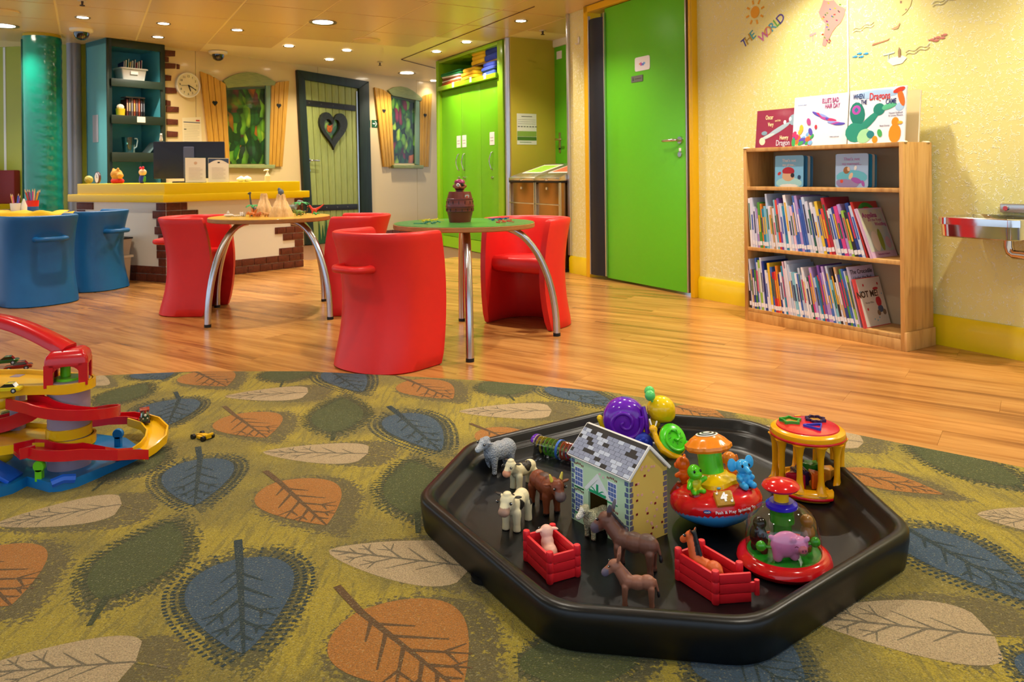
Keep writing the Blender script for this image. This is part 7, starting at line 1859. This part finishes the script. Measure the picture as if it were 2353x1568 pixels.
for x0, x1, kind, lab in ((838, 851, 'man', 'green exit sign square with running figure beside the cottage door'), (854, 867, 'arrow', 'green exit sign square with white arrow next to the running figure')):
    a, zt = WB.px(x0, 278, -.001); b_, zb_ = WB.px(x1, 291, -.001)
    t = thing('exit_sign', lab, 'sign', WB.w((a+b_)/2, -.001, (zt+zb_)/2), WB.a); s = abs(b_-a)
    MB().box((0, -.002, 0), (s, .004, s)).build('plate', flat('14522E', .4), t)
    b = MB()
    if kind == 'arrow': b.slab([(-s*.35, -s*.07), (s*.1, -s*.07), (s*.1, s*.07), (-s*.35, s*.07)], -.0055, -.004); b.slab([(0, s*.34), (s*.34, 0), (0, -s*.34), (s*.12, -s*.34), (s*.42, 0), (s*.12, s*.34)], -.0055, -.004)
    else: b.sph((s*.05, -.0045, s*.28), (s*.1, .0008, s*.1), 8); b.slab([(-s*.1, -s*.1), (s*.1, -s*.12), (s*.16, s*.16), (-s*.06, s*.18)], -.0055, -.004); b.slab([(-s*.1, -s*.1), (-s*.36, -s*.38), (-s*.26, -s*.42), (.0, -s*.12)], -.0055, -.004); b.slab([(s*.06, -s*.1), (s*.28, -s*.26), (s*.24, -s*.42), (s*.02, -s*.16)], -.0055, -.004); b.slab([(s*.12, s*.12), (s*.38, s*.06), (s*.38, -.0), (s*.12, s*.04)], -.0055, -.004)
    b.build('pictogram', flat('F0F0E0'), t)

# ---- things on the blue shelf unit
def ink(x, k, off=.14):
    s, _ = FK.px(x, 300, off); return s, openings[k][0]
s0, zf = ink(300, 0); 
t = thing('book_box', 'clear plastic tub full of thin books on the top shelf of the blue unit', 'box', FK.w(s0, .13, zf), FK.a)
w = abs(FK.px(328, 300, .1)[0]-FK.px(268, 300, .1)[0])
b = MB(); b.loft([[(x*s, y*s, z) for x, y in rrect(w, .18, .02)] for s, z in ((.84, 0), (.97, .11))], False); b.build('tub', mat('tub_milky', 'C9BFB4', .25, alpha=1), t)
b = MB(); b.tube([(x, y, .115) for x, y in rrect(w*1.02, .19, .02)]+[rrect(w*1.02, .19, .02)[0]+(.115,)], .008, 6); b.build('rim', flat('D8D0C8', .3), t)
b = MB(); b.b2((-.04, -.096, .06), (.03, -.09, .09)); b.build('tub_label', flat('F0E8E0'), t)
for k in range(9):
    bt_ = thing('thin_book', '%s thin book from the left standing in the clear tub on the blue unit' % nth(k), 'book', t.location+FK.X*(w*(-.38+.085*k))+FK.Y*(.01)+V((0, 0, .012)), 0, 'thin books in the tub', rot=Euler((-.12, .1, FK.a)))
    c = ['3A4A8A', 'E0D8C8', '2A7A6A', 'C8A030', 'E8E0D0', '5A6A7A', 'B03A4A', 'D8D0C0', '7A3A5A'][k]
    MB().b2((0, -.06, 0), (.004, .06, .17+.015*(k % 3))).build('cover', flat(c, .4), bt_)
    MB().b2((.004, -.06, .001), (.008, .058, .168+.015*(k % 3))).build('pages', PAGE, bt_)
s0, zf = ink(273, 1)
t = thing('yellow_tub', 'small yellow tub with a white cloth on the second shelf of the blue unit', 'tub', FK.w(s0, .1, zf), FK.a)
MB().lathe([(.0001, 0), (.036, 0), (.042, .07), (.0001, .07)], 20).build('tub', flat('E0B01A', .4), t)
b = MB(); b.sph((0, 0, .085), (.036, .03, .03), 8); b.build('cloth', flat('E6D2B8', .8), t, smooth=20)
for k in range(8):
    s0, zf = ink(284+k*5.4, 1, .15); c = ['5A2A2A', '3A2E34', '6A5048', '8A3A24', '4A3030', '7A2E22', '2A2428', '1E1C20'][k]
    t = thing('video_case', '%s dark film case from the left on the second shelf of the blue unit' % nth(k), 'film case', FK.w(s0, .08, zf), FK.a, 'dark film cases')
    MB().b2((0, 0, 0), (.0155, .13, .165+.006*(k % 3))).build('case', flat(c, .35), t)
    MB().b2((.002, -.0006, .05), (.0135, .0, .13)).build('spine_print', flat(['B89A80', 'C8A878', '8A8A90', 'D8B060', 'A08890', 'C87A5A', '8A8890', '6A6870'][k]), t)
t = thing('film_stack', 'thin film case lying across the upright cases on the blue unit', 'film case', FK.w(ink(305, 1, .15)[0], .14, openings[1][0]+.178), FK.a)
MB().b2((-.09, -.06, 0), (.09, .06, .014)).build('case', flat('5A5660', .35), t)
s0, zf = ink(294, 2)
t = thing('measuring_jug', 'clear plastic measuring jug on the third shelf of the blue unit', 'jug', FK.w(s0, .14, zf), FK.a)
JUG = clear_mat('jug_plastic', 'BFE0E4', .10)
MB().lathe([(.0001, 0), (.045, 0), (.058, .15), (.06, .152), (.056, .15), (.043, .006), (.0001, .006)], 28).build('jug', JUG, t)
b = MB(); b.tube([(.055, 0, .14), (.085, 0, .14), (.09, 0, .12), (.08, 0, .06), (.05, 0, .04)], .006, 8); b.build('handle', flat('BFD4D8', .2), t)
t = thing('white_carton', 'pale carton behind the measuring jug on the blue unit', 'box', FK.w(ink(310, 2)[0], .24, openings[2][0]), FK.a)
MB().b2((-.03, -.03, 0), (.03, .03, .085)).build('carton', flat('BDCBB8'), t, bevel=.003)
t = thing('grey_folder', 'grey folder leaning on the third shelf of the blue unit', 'folder', FK.w(ink(340, 2)[0]-.03, .14, openings[2][0]), 0, None, rot=Euler((0, math.radians(38), FK.a)))
MB().b2((0, -.07, 0), (.012, .08, .14)).build('folder', flat('6A7E80', .5), t)
t = thing('leaflet', 'slim leaflet with yellow top leaning at the left of the third blue shelf', 'leaflet', FK.w(.055, .12, openings[2][0]), 0, None, rot=Euler((0, math.radians(-9), FK.a)))
MB().b2((0, -.05, 0), (.005, .06, .17)).build('leaflet', flat('3A7A9A', .4), t); MB().b2((-.0005, -.051, .13), (.0055, .061, .171)).build('leaflet_top', flat('E0C03A', .4), t)
# ---- padded pillar, TV corner
pp = at(96, 80, CEIL); 
pl_ = thing('padded_pillar', 'round pillar wrapped in shiny teal padding near the left wall', 'pillar', (pp.x, pp.y, 0), 0)
PADM = mat('pad_teal', '0A6E5C', .18, coat=.6, bump=(9, .25, 'n', .03))
n = 40; rg = []
for z in [k*.02 for k in range(0, int((CEIL-.03)/.02)+1)]:
    rg.append([((.158+.0035*math.sin(z*70+a*2)*max(0, math.sin(a*1.0+1.8))**2)*math.cos(a), (.158+.0035*math.sin(z*70+a*2)*max(0, math.sin(a+1.8))**2)*math.sin(a), z) for a in [2*PI*k/n for k in range(n)]])
MB().loft(rg).build('padding', PADM, pl_, smooth=60)
MB().lathe([(.15, CEIL-.05), (.15, CEIL-.001)], 32).build('collar', mat('collar_yellow', 'C8A81A', .5), pl_)
b = MB(); b.tube([(.162*math.cos(-2.3), .162*math.sin(-2.3), z) for z in (.02, CEIL-.06)], .006, 6); b.build('zip_seam', flat('06382E'), pl_)
t = thing('media_bench', 'yellow bench under the television at the left edge', 'bench', WL.w(-1.4, -.35, 0), WL.a)
MB().b2((-.9, -.3, 0), (.62, .3, .575)).build('bench', mat('bench_yellow', 'C8A80E', .4), t, bevel=.01)
t = thing('red_cushion', 'dark red padded back panel behind the television', 'panel', WL.w(-1.4, -.06, .575), WL.a)
MB().b2((-.9, -.04, .0), (.66, .04, .33)).build('panel', mat('panel_red', '6E1418', .5), t, bevel=.015)
t = thing('television', 'black flat television at the left edge of the picture', 'television', WL.w(-1.4, -.3, .575), WL.a+.15)
tvx = .36
MB().b2((-.4, -.03, .05), (tvx, .03, .43)).build('screen', mat('tv_black', '0A0A0C', .2), t, bevel=.006)
MB().b2((-.15, -.1, 0), (.12, .1, .05)).build('stand', flat('0C0C0E', .3), t, bevel=.005)
# ================================================================ WALL STICKERS (child's world map)
def sticker(name, label, x, y, build, cat='wall sticker', off=.0185):
    s, z = WR.px(x, y, off)
    t = thing(name, label, cat, WR.w(s, off, z), WR.a)
    build(t)
    return t
def flatmesh(t, polys, c, nm, y=-.0006, ry=0):
    b = MB(); [b.slab(p, y, .0) for p in polys]; return b.build(nm, flat(c, .5), t, rot=(0, ry, 0))
def sun(t):
    flatmesh(t, [ellipse(.034, .036, 20)], 'E8A21E', 'disc')
    flatmesh(t, [[(.048*math.cos(a)-.006*math.sin(a), .05*math.sin(a)+.006*math.cos(a)), (.048*math.cos(a)+.006*math.sin(a), .05*math.sin(a)-.006*math.cos(a)), (.072*math.cos(a)+.006*math.sin(a), .075*math.sin(a)-.006*math.cos(a)), (.072*math.cos(a)-.006*math.sin(a), .075*math.sin(a)+.006*math.cos(a))] for a in [2*PI*k/8+.25 for k in range(8)]], 'E8A21E', 'rays')
sticker('sun_sticker', 'orange sun sticker high on the yellow wall', 1735, 28, sun)
for ch, x, y, c, rot in (('T', 1711, 99, '4A4A9A', 28), ('H', 1720, 91, 'B8902A', 32), ('E', 1730, 81, '4AA0A8', 34), ('W', 1756, 83, 'C86AA0', 30), ('O', 1765, 72, 'D8924A', 34), ('R', 1775, 62, '4AA0B8', 36), ('L', 1785, 52, '6AB04A', 38), ('D', 1794, 43, '5A4A9A', 40)):
    sticker('letter_sticker', 'letter %s of the words The World stuck on the yellow wall' % ch, x, y, lambda t: text(ch, .075, flat(c), t, (0, -.0006, 0), (PI/2, math.radians(-rot), 0), ext=.0003, bold=.0005))
def wpx(t, x, y, pts): # polygon from picture pixels relative to sticker centre
    s0, z0 = WR.px(x, y, .0185); return [(WR.px(a, b, .0185)[0]-s0, WR.px(a, b, .0185)[1]-z0) for a, b in pts]
def samer(t):
    p = wpx(t, 1905, 50, [(1892, 0), (1905, 2), (1916, 0), (1926, 12), (1943, 20), (1940, 35), (1932, 52), (1921, 62), (1912, 75), (1905, 90), (1897, 107), (1889, 104), (1893, 80), (1897, 55), (1886, 42), (1881, 28), (1888, 12)])
    flatmesh(t, [p], 'D68A80', 'land')
    r = random.Random(3); cols = ['5A8A3A', 'C83A2A', 'E0A02A', '3A5AA8', '8A3A5A', '2A6A4A']
    b = MB()
    for k in range(26):
        x, y = (1890+r.random()*46, 6+r.random()*44) if k < 16 else (1890+r.random()*18, 48+r.random()*50)
        s0, z0 = WR.px(1905, 50, .0185); s, z = WR.px(x, y, .0185); b.m = k % 6; b.box((s-s0, -.0009, z-z0), (.012, .0006, .006), Mx.Rotation(r.random(), 3, 'Y'))
    b.build('flags', [flat(c) for c in cols], t)
sticker('map_sticker', 'pink South America sticker with tiny flags on the yellow wall', 1905, 50, samer)
def africa(t):
    flatmesh(t, [wpx(t, 2075, 12, [(2052, -20), (2058, 8), (2066, 28), (2072, 36), (2082, 28), (2092, 14), (2100, -20)])], 'EED288', 'land')
    flatmesh(t, [wpx(t, 2075, 12, [(2068, 8), (2073, 8), (2073, 2), (2068, 2)]), wpx(t, 2075, 12, [(2080, 24), (2084, 24), (2084, 20), (2080, 20)])], 'C8A090', 'drawings')
sticker('map_sticker', 'tip of a pale yellow Africa sticker at the top of the wall', 2075, 12, africa)
def fish(pts, c1, c2=None):
    def f(t):
        b = MB()
        for x, y in pts:
            s0, z0 = WR.px(pts[0][0], pts[0][1], .0185); s, z = WR.px(x, y, .0185); b.sph((s-s0, -.0006, z-z0), (.012, .0006, .006), 10); b.slab([(s-s0-.01, z-z0), (s-s0-.018, z-z0+.005), (s-s0-.018, z-z0-.005)], -.001, 0)
        b.build('fish_print', flat(c1), t)
    return f
for k, (x, y) in enumerate(((1966, 130), (1976, 123), (1980, 130), (1991, 123))): sticker('fish_sticker', '%s blue fish sticker from the left on the yellow wall' % nth(k), x, y, fish([(x, y)], '3A98C8'), off=.0185)
for k, (x, y) in enumerate(((2142, 91), (2152, 93), (2155, 86), (2166, 87), (2171, 80))): sticker('fish_sticker', '%s red fish sticker from the left on the yellow wall' % nth(k), x, y, fish([(x, y)], 'C87A6A'))
def canoe(t): flatmesh(t, [[(-.04, -.006), (.05, .008), (.06, .02), (.045, .012), (-.035, .004)]], 'B87A5A', 'boat')
sticker('boat_sticker', 'brown canoe sticker on the yellow wall', 2020, 100, canoe)
def ice(t): flatmesh(t, [[(-.05, 0), (-.03, .015), (.03, .018), (.055, .004), (.03, -.02), (-.02, -.024)]], 'F2ECDC', 'ice'); flatmesh(t, [[(.01, .01), (.024, .01), (.022, .05), (.014, .062), (.008, .04)]], '9A7A58', 'bear', -.001); flatmesh(t, [[(-.07, .03), (-.01, .036), (-.01, .044), (-.07, .038)], [(-.045, -.0), (-.04, 0), (-.04, .032), (-.045, .032)]], 'B8C8C8', 'signpost', -.001)
sticker('iceberg_sticker', 'white iceberg sticker with a brown animal and signpost on the wall', 2060, 138, ice)
def post_(t): flatmesh(t, [[(-.02, .01), (.025, .02), (.025, .032), (-.02, .024)], [(0, -.02), (.005, -.02), (.005, .02), (0, .02)]], 'B89A98', 'sign')
sticker('signpost_sticker', 'small mauve signpost sticker left of the pink continent', 1867, 88, post_)
def bird(t): flatmesh(t, [[(-.025, 0), (.01, .008), (.022, .022), (.024, .016), (.012, -.006), (-.01, -.008)]], 'B8966A', 'bird')
sticker('bird_sticker', 'tan bird sticker under the Africa sticker', 2058, 64, bird)
for x, y, lab in ((1984, 65, 'faint grey handwriting sticker beside the wall joint'), (2108, 116, 'faint blue handwriting sticker below the red fish'), (2172, 3, 'faint wave lines sticker at the top right')):
    def wave(t): b = MB(); [b.tube([(-.06+.012*k, -.0008, .006*math.sin(k*1.3)+dz+.002*k) for k in range(11)], .0012, 5) for dz in (0, -.014)]; b.build('lines', flat('C4BE9C'), t)
    sticker('writing_sticker', lab, x, y, wave)
